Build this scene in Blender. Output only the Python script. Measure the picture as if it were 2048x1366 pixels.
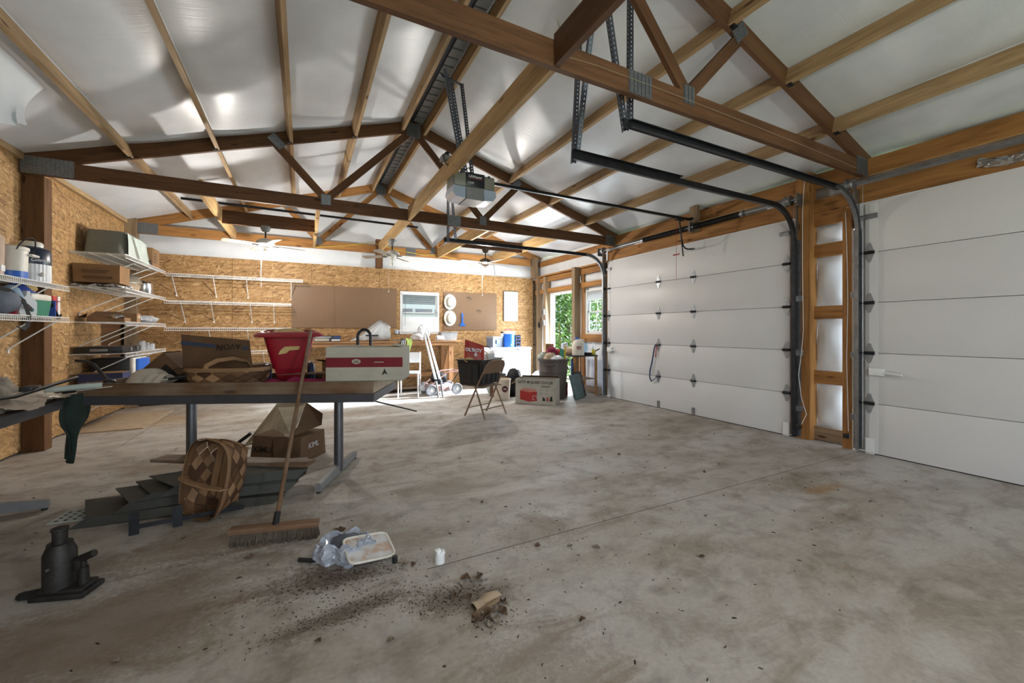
import bpy, bmesh, math, random
from mathutils import Matrix, Vector, Euler
random.seed(7)
for _o in list(bpy.data.objects): bpy.data.objects.remove(_o)
SC = bpy.context.scene
COL = SC.collection
PI = math.pi

# ---------------------------------------------------------------- camera, sky, sun, exposure
cam_d = bpy.data.cameras.new('camera'); cam = bpy.data.objects.new('camera', cam_d); COL.objects.link(cam)
cam_d.sensor_width = 36.0; cam_d.lens = 813/2048*36.0; cam_d.shift_y = -21/2048
cam_d.clip_start = 0.05; cam_d.clip_end = 200
cam.location = (0, 0, 1.19); cam.rotation_euler = (PI/2, 0, -math.radians(27.21))
SC.camera = cam

W = bpy.data.worlds.new('sky'); SC.world = W; W.use_nodes = True
bg = W.node_tree.nodes['Background']; bg.inputs['Color'].default_value = (0.72, 0.86, 1.0, 1); bg.inputs['Strength'].default_value = 2.6

sun_d = bpy.data.lights.new('sun', 'SUN'); sun = bpy.data.objects.new('sun', sun_d); COL.objects.link(sun)
sun_d.energy = 42.0; sun_d.angle = math.radians(6); sun_d.color = (0.80, 0.91, 1.0)
sun.rotation_euler = Vector((-0.93, 0.03, -0.365)).to_track_quat('-Z', 'Y').to_euler()
sun.location = (14, 7, 7)

def area(name, loc, aim, sx, sy, power, color):
    d = bpy.data.lights.new(name, 'AREA'); o = bpy.data.objects.new(name, d); COL.objects.link(o)
    d.shape = 'RECTANGLE'; d.size = sx; d.size_y = sy; d.energy = power; d.color = color
    o.location = loc; o.rotation_euler = (Vector(aim)-Vector(loc)).to_track_quat('-Z', 'Y').to_euler()
    return o
# added soft fill lamp, set in the opening of the unseen end wall
area('rear_fill_light', (1.3, -3.05, 1.45), (1.3, 3.0, 1.0), 4.6, 2.3, 36, (0.95, 0.97, 1.0))
# daylight through the open side doorway
area('daylight_side_doorway', (5.04, 7.28, 1.1), (0.0, 7.1, 0.5), 0.95, 1.8, 95, (0.85, 0.93, 1.0))

vs = SC.view_settings
vs.view_transform = 'Standard'; vs.look = 'None'; vs.exposure = 0.32; vs.gamma = 1.0; vs.use_curve_mapping = False

# ---------------------------------------------------------------- helpers
def lin(r, g, b):
    def c(x):
        x /= 255.0
        return x/12.92 if x <= 0.04045 else ((x+0.055)/1.055)**2.4
    return (c(r), c(g), c(b), 1.0)
def jit(a): return random.uniform(-a, a)

class MB:
    """collects simple shapes; becomes ONE mesh object"""
    def __init__(s): s.v = []; s.f = []; s.M = Matrix.Identity(4)
    def at(s, loc=(0,0,0), rot=(0,0,0)):
        s.M = Matrix.Translation(loc) @ Euler(rot).to_matrix().to_4x4(); return s
    def add(s, vs, fs):
        n = len(s.v); s.v += [tuple(s.M @ Vector(p)) for p in vs]; s.f += [tuple(i+n for i in q) for q in fs]; return s
    def box(s, x0, x1, y0, y1, z0, z1):
        return s.add([(x0,y0,z0),(x1,y0,z0),(x1,y1,z0),(x0,y1,z0),(x0,y0,z1),(x1,y0,z1),(x1,y1,z1),(x0,y1,z1)],
                     [(0,3,2,1),(4,5,6,7),(0,1,5,4),(1,2,6,5),(2,3,7,6),(3,0,4,7)])
    def cb(s, c, d, ch=0.0):
        """centred box, chamfered by ch"""
        x, y, z = d[0]/2, d[1]/2, d[2]/2
        if ch <= 0: return s.box(c[0]-x, c[0]+x, c[1]-y, c[1]+y, c[2]-z, c[2]+z)
        bm = bmesh.new(); bmesh.ops.create_cube(bm, size=1.0)
        for v in bm.verts: v.co = (v.co.x*d[0]+c[0], v.co.y*d[1]+c[1], v.co.z*d[2]+c[2])
        bmesh.ops.bevel(bm, geom=bm.edges[:], offset=ch, segments=2, affect='EDGES', profile=0.5)
        bm.verts.index_update()
        s.add([tuple(v.co) for v in bm.verts], [tuple(v.index for v in f.verts) for f in bm.faces]); bm.free(); return s
    def taper(s, z0, z1, a0, b0, a1, b1, c=(0,0), c1=None):
        """frustum box: half sizes a,b at z0 and z1"""
        c1 = c1 or c
        vs = [(c[0]-a0,c[1]-b0,z0),(c[0]+a0,c[1]-b0,z0),(c[0]+a0,c[1]+b0,z0),(c[0]-a0,c[1]+b0,z0),
              (c1[0]-a1,c1[1]-b1,z1),(c1[0]+a1,c1[1]-b1,z1),(c1[0]+a1,c1[1]+b1,z1),(c1[0]-a1,c1[1]+b1,z1)]
        return s.add(vs, [(0,3,2,1),(4,5,6,7),(0,1,5,4),(1,2,6,5),(2,3,7,6),(3,0,4,7)])
    def cyl(s, p0, p1, r0, r1=None, n=12, cap=True):
        r1 = r0 if r1 is None else r1
        p0, p1 = Vector(p0), Vector(p1); d = p1-p0
        if d.length < 1e-7: return s
        q = d.to_track_quat('Z', 'Y'); vs = []
        for p, r in ((p0, r0), (p1, r1)):
            for i in range(n):
                t = 2*PI*i/n; vs.append(tuple(p + q @ Vector((r*math.cos(t), r*math.sin(t), 0))))
        fs = [(i, (i+1) % n, n+(i+1) % n, n+i) for i in range(n)]
        if cap: fs += [tuple(range(n-1, -1, -1)), tuple(range(n, 2*n))]
        return s.add(vs, fs)
    def tube(s, pts, r, n=8, closed=False, rs=None, cap=True, sq=(1, 1)):
        pts = [Vector(p) for p in pts]; m = len(pts); vs = []; up = None
        for i, p in enumerate(pts):
            a = pts[(i-1) % m] if (closed or i > 0) else p
            b = pts[(i+1) % m] if (closed or i < m-1) else p
            t = (b-a)
            t = t.normalized() if t.length > 1e-9 else Vector((0, 0, 1))
            if up is None: up = Vector((0,0,1)) if abs(t.z) < 0.95 else Vector((1,0,0))
            x = t.cross(up)
            if x.length < 1e-6: x = t.cross(Vector((0,1,0)))
            x.normalize(); y = x.cross(t).normalized(); up = y
            rr = rs[i] if rs else r
            for k in range(n):
                th = 2*PI*(k+0.5)/n; vs.append(tuple(p + x*(rr*sq[0]*math.cos(th)) + y*(rr*sq[1]*math.sin(th))))
        fs = []
        for i in range(m if closed else m-1):
            j = (i+1) % m
            for k in range(n): fs.append((i*n+k, i*n+(k+1) % n, j*n+(k+1) % n, j*n+k))
        if cap and not closed: fs += [tuple(range(n-1, -1, -1)), tuple((m-1)*n+k for k in range(n))]
        return s.add(vs, fs)
    def lathe(s, prof, n=24, c=(0,0), sx=1, sy=1, cap=True):
        vs = []; m = len(prof)
        for r, z in prof:
            for k in range(n):
                t = 2*PI*k/n; vs.append((c[0]+sx*r*math.cos(t), c[1]+sy*r*math.sin(t), z))
        fs = [(i*n+k, i*n+(k+1) % n, (i+1)*n+(k+1) % n, (i+1)*n+k) for i in range(m-1) for k in range(n)]
        if cap:
            if prof[0][0] > 1e-6: fs.append(tuple(range(n-1, -1, -1)))
            if prof[-1][0] > 1e-6: fs.append(tuple((m-1)*n+k for k in range(n)))
        return s.add(vs, fs)
    def prism(s, poly, y0, y1, plane='xz'):
        n = len(poly)
        def P(a, b, y): return (a, y, b) if plane == 'xz' else ((a, b, y) if plane == 'xy' else (y, a, b))
        vs = [P(a, b, y0) for a, b in poly]+[P(a, b, y1) for a, b in poly]
        fs = [(i, (i+1) % n, n+(i+1) % n, n+i) for i in range(n)]+[tuple(range(n-1, -1, -1)), tuple(range(n, 2*n))]
        return s.add(vs, fs)
    def grid(s, nu, nv, fn, closed_u=False, thick=0.0):
        vs = [tuple(fn(i/(nu if closed_u else nu-1), j/(nv-1))) for j in range(nv) for i in range(nu)]
        fs = []
        for j in range(nv-1):
            for i in range(nu if closed_u else nu-1):
                k = (i+1) % nu; fs.append((j*nu+i, j*nu+k, (j+1)*nu+k, (j+1)*nu+i))
        if thick:
            me = bpy.data.meshes.new('t'); me.from_pydata(vs, [], fs); me.update()
            nn = [v.normal.copy() for v in me.vertices]; bpy.data.meshes.remove(me)
            N = len(vs); vs2 = vs+[tuple(Vector(p)-nrm*thick) for p, nrm in zip(vs, nn)]
            fs2 = fs+[tuple(i+N for i in reversed(q)) for q in fs]
            edges = {}
            for q in fs:
                for a, b in zip(q, q[1:]+q[:1]):
                    edges[(a, b)] = 1
            for (a, b) in list(edges):
                if (b, a) not in edges: fs2.append((b, a, a+N, b+N))
            return s.add(vs2, fs2)
        return s.add(vs, fs)
    def crinkle(s, a, seed=0, zmin=None):
        rnd = random.Random(seed)
        s.v = [(x+rnd.uniform(-a, a), y+rnd.uniform(-a, a), (z+rnd.uniform(-a, a)) if zmin is None else max(zmin, z+rnd.uniform(-a, a))) for x, y, z in s.v]; return s
    def blob(s, c, r, n=14, m=9, amp=0.0, seed=0, squash=None):
        rnd = random.Random(seed); ph = [rnd.uniform(0, 6.28) for _ in range(8)]
        vs = []
        for j in range(m):
            la = -PI/2+PI*j/(m-1)
            for i in range(n):
                lo = 2*PI*i/n
                k = 1+amp*(math.sin(3*lo+ph[0])*math.cos(2*la+ph[1])+0.7*math.sin(5*lo+ph[2]+3*la)+0.5*math.sin(7*la+ph[3]+2*lo))*abs(math.cos(la))
                vs.append((c[0]+r[0]*k*math.cos(la)*math.cos(lo), c[1]+r[1]*k*math.cos(la)*math.sin(lo), c[2]+r[2]*k*math.sin(la)))
        fs = [(j*n+i, j*n+(i+1) % n, (j+1)*n+(i+1) % n, (j+1)*n+i) for j in range(m-1) for i in range(n)]
        return s.add(vs, fs)
    def build(s, name, mat, parent=None, smooth=40):
        me = bpy.data.meshes.new(name); me.from_pydata(s.v, [], s.f); me.validate(); me.update()
        if smooth:
            me.polygons.foreach_set('use_smooth', [True]*len(me.polygons))
            me.set_sharp_from_angle(angle=math.radians(smooth))
        o = bpy.data.objects.new(name, me); COL.objects.link(o)
        if mat: me.materials.append(mat)
        if parent: o.parent = parent
        return o

def tag(o, label, cat, group=None):
    o['label'] = label; o['category'] = cat
    if group: o['group'] = group
    return o
def thing(name, label, cat, loc=(0,0,0), rz=0.0, group=None, rot=None):
    o = bpy.data.objects.new(name, None); COL.objects.link(o); o.empty_display_size = 0.1
    o.location = loc; o.rotation_euler = rot if rot else (0, 0, rz)
    return tag(o, label, cat, group)
def struct(name, loc=(0,0,0)):
    o = bpy.data.objects.new(name, None); COL.objects.link(o); o.empty_display_size = 0.1
    o.location = loc; o['kind'] = 'structure'; return o
def part_empty(name, parent, loc=(0,0,0), rot=(0,0,0)):
    o = bpy.data.objects.new(name, None); COL.objects.link(o); o.empty_display_size = 0.05
    o.location = loc; o.rotation_euler = rot; o.parent = parent; return o
def place(o, loc=(0,0,0), rot=(0,0,0)):
    o.location = loc; o.rotation_euler = rot; return o
_BX = {}
def beam(name, p0, p1, w, h, mat, parent=None, up=(0,0,1)):
    """board from p0 to p1 (centre line); w across, h along 'up'. local X runs along the grain"""
    p0, p1 = Vector(p0), Vector(p1); L = (p1-p0).length
    key = (round(L, 3), w, h, mat.name)
    if key not in _BX:
        me = bpy.data.meshes.new(name)
        mb = MB().box(0, L, -w/2, w/2, -h/2, h/2); me.from_pydata(mb.v, [], mb.f); me.materials.append(mat); _BX[key] = me
    o = bpy.data.objects.new(name, _BX[key]); COL.objects.link(o)
    x = (p1-p0).normalized(); u = Vector(up); y = u.cross(x).normalized(); z = x.cross(y).normalized()
    M = Matrix((x, y, z)).transposed().to_4x4(); M.translation = p0
    if parent: o.parent = parent
    o.matrix_local = M
    return o
def text(body, size, mat, parent, loc, rot, name='lettering', ext=0.0006, align='CENTER', sx=1.0, spacing=1.0, shear=0.0, bold=0.0):
    cu = bpy.data.curves.new('t', 'FONT'); cu.body = body; cu.size = size; cu.extrude = ext; cu.align_x = align; cu.align_y = 'CENTER'
    cu.space_character = spacing; cu.shear = shear; cu.offset = bold; cu.resolution_u = 2
    t = bpy.data.objects.new('t', cu); COL.objects.link(t)
    dg = bpy.context.evaluated_depsgraph_get()
    me = bpy.data.meshes.new_from_object(t.evaluated_get(dg)); bpy.data.objects.remove(t); bpy.data.curves.remove(cu)
    me.name = name; me.materials.clear(); me.materials.append(mat)
    if sx != 1.0:
        for v in me.vertices: v.co.x *= sx
    o = bpy.data.objects.new(name, me); COL.objects.link(o); o.parent = parent; o.location = loc; o.rotation_euler = rot
    return o

# ---------------------------------------------------------------- materials (node based)
def nm(name):
    m = bpy.data.materials.new(name); m.use_nodes = True
    nt = m.node_tree; return m, nt, nt.nodes['Principled BSDF']
def node(nt, t, **kw):
    n = nt.nodes.new(t)
    for k, v in kw.items():
        if k.startswith('i_'): n.inputs[k[2:].replace('_', ' ')].default_value = v
        else: setattr(n, k, v)
    return n
def ramp(nt, fac, stops, interp='LINEAR'):
    r = nt.nodes.new('ShaderNodeValToRGB'); r.color_ramp.interpolation = interp
    e = r.color_ramp.elements
    while len(e) < len(stops): e.new(0.5)
    for k, (p, c) in enumerate(stops): e[k].position = p; e[k].color = c
    nt.links.new(fac, r.inputs['Fac']); return r
def mixc(nt, a, b, fac, mode='MIX'):
    m = nt.nodes.new('ShaderNodeMix'); m.data_type = 'RGBA'; m.blend_type = mode
    for s, v in ((m.inputs['Factor'], fac), (m.inputs['A'], a), (m.inputs['B'], b)):
        if hasattr(v, 'is_output'): nt.links.new(v, s)
        else: s.default_value = v
    return m.outputs['Result']
def math_(nt, op, a, b=0.0):
    m = nt.nodes.new('ShaderNodeMath'); m.operation = op
    for s, v in ((m.inputs[0], a), (m.inputs[1], b)):
        if hasattr(v, 'is_output'): nt.links.new(v, s)
        else: s.default_value = v
    return m.outputs[0]
def coords(nt, scale=(1,1,1), rot=(0,0,0), rnd=True, loc=(0,0,0)):
    tc = nt.nodes.new('ShaderNodeTexCoord'); mp = nt.nodes.new('ShaderNodeMapping')
    mp.inputs['Scale'].default_value = scale; mp.inputs['Rotation'].default_value = rot; mp.inputs['Location'].default_value = loc
    src = tc.outputs['Object']
    if rnd:
        oi = nt.nodes.new('ShaderNodeObjectInfo'); va = nt.nodes.new('ShaderNodeVectorMath'); va.operation = 'ADD'
        ml = nt.nodes.new('ShaderNodeMath'); ml.operation = 'MULTIPLY'; ml.inputs[1].default_value = 37.0
        nt.links.new(oi.outputs['Random'], ml.inputs[0]); nt.links.new(src, va.inputs[0]); nt.links.new(ml.outputs[0], va.inputs[1]); src = va.outputs[0]
    nt.links.new(src, mp.inputs['Vector']); return mp.outputs['Vector']
def noise(nt, vec, scale, detail=4, rough=0.55, dist=0.0):
    n = node(nt, 'ShaderNodeTexNoise'); n.inputs['Scale'].default_value = scale; n.inputs['Detail'].default_value = detail
    n.inputs['Roughness'].default_value = rough; n.inputs['Distortion'].default_value = dist
    nt.links.new(vec, n.inputs['Vector']); return n.outputs['Fac']
def bump(nt, bs, h, strength, dist=0.01):
    b = node(nt, 'ShaderNodeBump'); b.inputs['Strength'].default_value = strength; b.inputs['Distance'].default_value = dist
    nt.links.new(h, b.inputs['Height']); nt.links.new(b.outputs['Normal'], bs.inputs['Normal'])
def sc(c, k): return (min(1, c[0]*k), min(1, c[1]*k), min(1, c[2]*k), 1)
def plain(name, c, rough=0.5, metal=0.0, var=0.12, scale=9.0, spec=0.5, bmp=0.0, trans=0.0, alpha=1.0, emit=None, sheen=0.0):
    m, nt, bs = nm(name); v = coords(nt)
    f = noise(nt, v, scale, 5, 0.6)
    r = ramp(nt, f, [(0.3, sc(c, 1-var)), (0.7, sc(c, 1+var))])
    nt.links.new(r.outputs['Color'], bs.inputs['Base Color'])
    bs.inputs['Roughness'].default_value = rough; bs.inputs['Metallic'].default_value = metal
    bs.inputs['Specular IOR Level'].default_value = spec
    if bmp: bump(nt, bs, noise(nt, v, scale*6, 4), bmp, 0.004)
    if trans: bs.inputs['Transmission Weight'].default_value = trans
    if alpha < 1: bs.inputs['Alpha'].default_value = alpha
    if emit: bs.inputs['Emission Color'].default_value = emit[0]; bs.inputs['Emission Strength'].default_value = emit[1]
    return m
def wood(name, c, dark=0.55, rough=0.65, knots=True, dusty=0.0):
    """sawn lumber: grain along local X"""
    m, nt, bs = nm(name)
    v = coords(nt, (1.2, 14, 14)); g = noise(nt, v, 2.2, 6, 0.6, 0.6)
    v2 = coords(nt, (0.5, 5, 5)); g2 = noise(nt, v2, 1.5, 3, 0.5, 1.2)
    r = ramp(nt, g, [(0.25, sc(c, dark)), (0.5, c), (0.78, sc(c, 1.25))])
    r2 = ramp(nt, g2, [(0.3, (0.62, 0.58, 0.55, 1)), (0.6, (1, 1, 1, 1))])
    col = mixc(nt, r.outputs['Color'], r2.outputs['Color'], 0.8, 'MULTIPLY')
    if knots:
        vk = coords(nt, (2.1, 7, 7)); vo = node(nt, 'ShaderNodeTexVoronoi'); vo.inputs['Scale'].default_value = 1.0
        nt.links.new(vk, vo.inputs['Vector'])
        rk = ramp(nt, vo.outputs['Distance'], [(0.06, (0.25, 0.16, 0.1, 1)), (0.13, (1, 1, 1, 1))])
        col = mixc(nt, col, rk.outputs['Color'], 0.9, 'MULTIPLY')
    if dusty:
        vd = coords(nt, (1, 1, 1)); rd = ramp(nt, noise(nt, vd, 3, 4), [(0.4, (0, 0, 0, 1)), (0.65, (1, 1, 1, 1))])
        fac = math_(nt, 'MULTIPLY', rd.outputs['Color'], dusty)
        col = mixc(nt, col, lin(168, 155, 140), fac)
    oi = node(nt, 'ShaderNodeObjectInfo'); rb = ramp(nt, oi.outputs['Random'], [(0, (0.82, 0.82, 0.82, 1)), (1, (1.0, 1.0, 1.0, 1))])
    col = mixc(nt, col, rb.outputs['Color'], 1.0, 'MULTIPLY')
    nt.links.new(col, bs.inputs['Base Color']); bs.inputs['Roughness'].default_value = rough; bs.inputs['Specular IOR Level'].default_value = 0.25
    bump(nt, bs, g, 0.25, 0.004)
    return m
def osb(name, tint=(1,1,1), axis='x'):
    """strand board: overlapping stretched flakes. panel plane local X (long) / Z"""
    m, nt, bs = nm(name)
    cols = []
    for k, (rot, s1, s2) in enumerate(((0.25, 14, 60), (1.15, 13, 52), (-0.75, 15, 64))):
        v = coords(nt, (s1, s2, s2), (0, 0, 0)) if False else None
        tc = nt.nodes.new('ShaderNodeTexCoord'); m1 = nt.nodes.new('ShaderNodeMapping'); m2 = nt.nodes.new('ShaderNodeMapping')
        m1.inputs['Rotation'].default_value = (0, rot, 0) if axis == 'x' else (rot, 0, 0)
        m2.inputs['Scale'].default_value = (s1, 1, s2) if axis == 'x' else (1, s1, s2)
        m2.inputs['Location'].default_value = (k*3.7, k*1.9, k*5.1)
        oi = nt.nodes.new('ShaderNodeObjectInfo'); va = nt.nodes.new('ShaderNodeVectorMath'); va.operation = 'ADD'
        ml = math_(nt, 'MULTIPLY', oi.outputs['Random'], 19.0)
        nt.links.new(tc.outputs['Object'], va.inputs[0]); nt.links.new(ml, va.inputs[1])
        nz = node(nt, 'ShaderNodeTexNoise'); nz.inputs['Scale'].default_value = 6.0; nt.links.new(va.outputs[0], nz.inputs['Vector'])
        vadd = nt.nodes.new('ShaderNodeVectorMath'); vadd.operation = 'MULTIPLY_ADD'; vadd.inputs[1].default_value = (0.05, 0.05, 0.05)
        nt.links.new(nz.outputs['Color'], vadd.inputs[0]); nt.links.new(va.outputs[0], vadd.inputs[2])
        nt.links.new(vadd.outputs[0], m1.inputs['Vector']); nt.links.new(m1.outputs[0], m2.inputs['Vector'])
        vo = node(nt, 'ShaderNodeTexVoronoi'); vo.inputs['Scale'].default_value = 1.0; nt.links.new(m2.outputs[0], vo.inputs['Vector'])
        sx = node(nt, 'ShaderNodeSeparateColor'); nt.links.new(vo.outputs['Color'], sx.inputs[0]); cols.append(sx)
        if k == 0: base_vec = va.outputs[0]
    a = math_(nt, 'GREATER_THAN', cols[0].outputs[1], 0.5); b = math_(nt, 'GREATER_THAN', cols[1].outputs[1], 0.6)
    f0 = cols[0].outputs[0]; f1 = cols[1].outputs[0]; f2 = cols[2].outputs[0]
    mx = mixc(nt, f2, f1, b); mx = mixc(nt, mx, f0, a)
    T = lambda r, g, bb: (lin(r, g, bb)[0]*tint[0], lin(r, g, bb)[1]*tint[1], lin(r, g, bb)[2]*tint[2], 1)
    r = ramp(nt, mx, [(0.0, T(116, 86, 54)), (0.10, T(146, 111, 71)), (0.5, T(166, 130, 86)), (0.85, T(182, 145, 100)), (1.0, T(198, 164, 120))])
    big = noise(nt, base_vec, 1.3, 3); rb = ramp(nt, big, [(0.3, (0.84, 0.82, 0.80, 1)), (0.7, (1, 1, 1, 1))])
    col = mixc(nt, r.outputs['Color'], rb.outputs['Color'], 1.0, 'MULTIPLY')
    # printed nailing lines every 16 in
    tc = nt.nodes.new('ShaderNodeTexCoord'); sp = nt.nodes.new('ShaderNodeSeparateXYZ'); nt.links.new(tc.outputs['Object'], sp.inputs[0])
    pz = math_(nt, 'PINGPONG', math_(nt, 'ADD', sp.outputs['Z'], 0.1), 0.2032)
    ln = math_(nt, 'LESS_THAN', pz, 0.0035)
    col = mixc(nt, col, lin(92, 66, 40), math_(nt, 'MULTIPLY', ln, 0.6))
    nt.links.new(col, bs.inputs['Base Color']); bs.inputs['Roughness'].default_value = 0.6; bs.inputs['Specular IOR Level'].default_value = 0.3
    bump(nt, bs, mx, 0.15, 0.003)
    return m
def concrete():
    m, nt, bs = nm('concrete'); v = coords(nt, rnd=False)
    vs_ = coords(nt, (0.55, 1.25, 1), (0, 0, 0.5), rnd=False)      # swept, streaky
    n1 = noise(nt, vs_, 1.1, 8, 0.62, 0.6); n2 = noise(nt, v, 5.0, 8, 0.68, 0.3); n3 = noise(nt, v, 46, 5, 0.7); n4 = noise(nt, vs_, 2.6, 9, 0.72, 0.8)
    base = ramp(nt, n1, [(0.28, lin(142, 132, 121)), (0.45, lin(168, 162, 154)), (0.6, lin(184, 181, 177)), (0.75, lin(196, 195, 194))])
    br = ramp(nt, n4, [(0.36, (0.66, 0.59, 0.52, 1)), (0.50, (1, 1, 1, 1))])
    col = mixc(nt, base.outputs['Color'], br.outputs['Color'], 0.72, 'MULTIPLY')
    sp = ramp(nt, n2, [(0.36, (0.55, 0.52, 0.5, 1)), (0.52, (1, 1, 1, 1))])
    col = mixc(nt, col, sp.outputs['Color'], 0.6, 'MULTIPLY')
    gr = ramp(nt, n3, [(0.3, (0.82, 0.81, 0.8, 1)), (0.65, (1.05, 1.05, 1.05, 1))])
    col = mixc(nt, col, gr.outputs['Color'], 0.8, 'MULTIPLY')
    # oily spots
    vo = node(nt, 'ShaderNodeTexVoronoi'); vo.inputs['Scale'].default_value = 2.1; vo.inputs['Randomness'].default_value = 1.0
    va = nt.nodes.new('ShaderNodeVectorMath'); va.operation = 'MULTIPLY_ADD'; va.inputs[1].default_value = (0.25, 0.25, 0.25)
    nz = node(nt, 'ShaderNodeTexNoise'); nz.inputs['Scale'].default_value = 7; nt.links.new(v, nz.inputs['Vector'])
    nt.links.new(nz.outputs['Color'], va.inputs[0]); nt.links.new(v, va.inputs[2]); nt.links.new(va.outputs[0], vo.inputs['Vector'])
    so = ramp(nt, vo.outputs['Distance'], [(0.05, (0.45, 0.44, 0.43, 1)), (0.16, (1, 1, 1, 1))])
    col = mixc(nt, col, so.outputs['Color'], 0.5, 'MULTIPLY')
    # swept dirt around the spot by the broom
    spx = nt.nodes.new('ShaderNodeSeparateXYZ'); nt.links.new(v, spx.inputs[0])
    def patch(cx, cy, rx, ry, ang, colr, hard):
        ca, sa = math.cos(ang), math.sin(ang)
        dx = math_(nt, 'SUBTRACT', spx.outputs['X'], cx); dy = math_(nt, 'SUBTRACT', spx.outputs['Y'], cy)
        px = math_(nt, 'ADD', math_(nt, 'MULTIPLY', dx, ca/rx), math_(nt, 'MULTIPLY', dy, sa/rx))
        py = math_(nt, 'ADD', math_(nt, 'MULTIPLY', dx, -sa/ry), math_(nt, 'MULTIPLY', dy, ca/ry))
        d = math_(nt, 'SQRT', math_(nt, 'ADD', math_(nt, 'MULTIPLY', px, px), math_(nt, 'MULTIPLY', py, py)))
        d = math_(nt, 'ADD', d, math_(nt, 'MULTIPLY', math_(nt, 'SUBTRACT', n4, 0.5), 2.2))
        d = math_(nt, 'ADD', d, math_(nt, 'MULTIPLY', math_(nt, 'SUBTRACT', n3, 0.5), 1.2))
        return ramp(nt, d, [(0.35, (hard, hard, hard, 1)), (1.0, (0, 0, 0, 1))]).outputs['Color'], colr
    for p in (patch(0.14, 2.14, 0.42, 0.16, -0.15, lin(82, 64, 50), 0.85), patch(0.12, 1.84, 0.36, 0.08, 0.1, lin(84, 68, 54), 0.7),
              patch(0.62, 1.72, 0.30, 0.12, -0.3, lin(84, 68, 54), 0.7), patch(-0.75, 2.2, 0.9, 0.45, 0.5, lin(112, 92, 76), 0.6),
              patch(-0.35, 2.85, 0.7, 0.28, 0.2, lin(120, 100, 82), 0.6), patch(3.55, 1.65, 0.30, 0.07, 0.0, lin(150, 112, 66), 0.6),
              patch(1.2, 2.1, 0.30, 0.25, 0.0, lin(122, 104, 88), 0.45), patch(0.8, 1.2, 0.3, 0.3, 0.0, lin(118, 98, 82), 0.45),
              patch(-1.9, 6.9, 1.0, 0.6, 0.1, lin(170, 138, 96), 0.5)):
        col = mixc(nt, col, p[1], p[0])
    # saw-cut joints
    def joint(comp, pos, lo=None):
        d = math_(nt, 'ABSOLUTE', math_(nt, 'SUBTRACT', spx.outputs[comp], pos)); j = math_(nt, 'LESS_THAN', d, 0.0035); return j
    j = math_(nt, 'MULTIPLY', joint('Y', 2.0), math_(nt, 'GREATER_THAN', spx.outputs['X'], 0.55)); j = math_(nt, 'MAXIMUM', j, math_(nt, 'MULTIPLY', joint('X', -1.68), math_(nt, 'GREATER_THAN', spx.outputs['Y'], 5.6)))
    col = mixc(nt, col, lin(70, 60, 50), math_(nt, 'MULTIPLY', j, 0.85))
    nt.links.new(col, bs.inputs['Base Color']); bs.inputs['Roughness'].default_value = 0.62; bs.inputs['Specular IOR Level'].default_value = 0.3
    bump(nt, bs, n2, 0.25, 0.006)
    return m
def insulation(name='insulation_facing', k=1.0, wax='y'):
    m, nt, bs = nm(name)
    v = coords(nt, (60, 2.0, 2.0) if wax == 'x' else (2.0, 60, 2.0)); w = noise(nt, v, 1.0, 3, 0.5, 0.4)
    v2 = coords(nt); w2 = noise(nt, v2, 2.5, 4, 0.55); w3 = noise(nt, v2, 120, 2)
    r = ramp(nt, w2, [(0.3, sc(lin(208, 212, 218), k)), (0.7, sc(lin(224, 227, 232), k))])
    nt.links.new(r.outputs['Color'], bs.inputs['Base Color']); bs.inputs['Roughness'].default_value = 0.34; bs.inputs['Specular IOR Level'].default_value = 0.5
    h = math_(nt, 'ADD', math_(nt, 'MULTIPLY', w, 0.6), math_(nt, 'ADD', math_(nt, 'MULTIPLY', w2, 0.5), math_(nt, 'MULTIPLY', w3, 0.10)))
    bump(nt, bs, h, 0.22, 0.008)
    return m
def pegboard():
    m, nt, bs = nm('pegboard'); v = coords(nt, rnd=False)
    sp = nt.nodes.new('ShaderNodeSeparateXYZ'); nt.links.new(v, sp.inputs[0])
    a = math_(nt, 'PINGPONG', sp.outputs['X'], 0.0127); b = math_(nt, 'PINGPONG', sp.outputs['Z'], 0.0127)
    d = math_(nt, 'SQRT', math_(nt, 'ADD', math_(nt, 'MULTIPLY', a, a), math_(nt, 'MULTIPLY', b, b)))
    hole = math_(nt, 'LESS_THAN', d, 0.0042)
    col = mixc(nt, lin(126, 97, 70), lin(40, 28, 20), hole)
    n = noise(nt, v, 2.0, 4); rb = ramp(nt, n, [(0.3, (0.86, 0.86, 0.86, 1)), (0.7, (1, 1, 1, 1))])
    col = mixc(nt, col, rb.outputs['Color'], 1.0, 'MULTIPLY')
    nt.links.new(col, bs.inputs['Base Color']); bs.inputs['Roughness'].default_value = 0.55; return m
def leafmat(name, c1, c2):
    m, nt, bs = nm(name); v = coords(nt); n = noise(nt, v, 3.0, 5)
    r = ramp(nt, n, [(0.3, c1), (0.7, c2)]); nt.links.new(r.outputs['Color'], bs.inputs['Base Color']); bs.inputs['Roughness'].default_value = 0.5
    bs.inputs['Subsurface Weight'].default_value = 0.0
    return m
def cardboard(name, c=None, dirty=0.25):
    c = c or lin(140, 110, 80); m, nt, bs = nm(name); v = coords(nt)
    n = noise(nt, v, 4, 6, 0.65); r = ramp(nt, n, [(0.3, sc(c, 1-dirty)), (0.65, sc(c, 1.08))])
    vw = coords(nt, (1, 1, 160)); w = noise(nt, vw, 1.0, 2); rw = ramp(nt, w, [(0.35, (0.92, 0.92, 0.92, 1)), (0.65, (1, 1, 1, 1))])
    col = mixc(nt, r.outputs['Color'], rw.outputs['Color'], 0.8, 'MULTIPLY')
    nt.links.new(col, bs.inputs['Base Color']); bs.inputs['Roughness'].default_value = 0.85; bs.inputs['Specular IOR Level'].default_value = 0.15
    bump(nt, bs, n, 0.15, 0.004); return m

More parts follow.
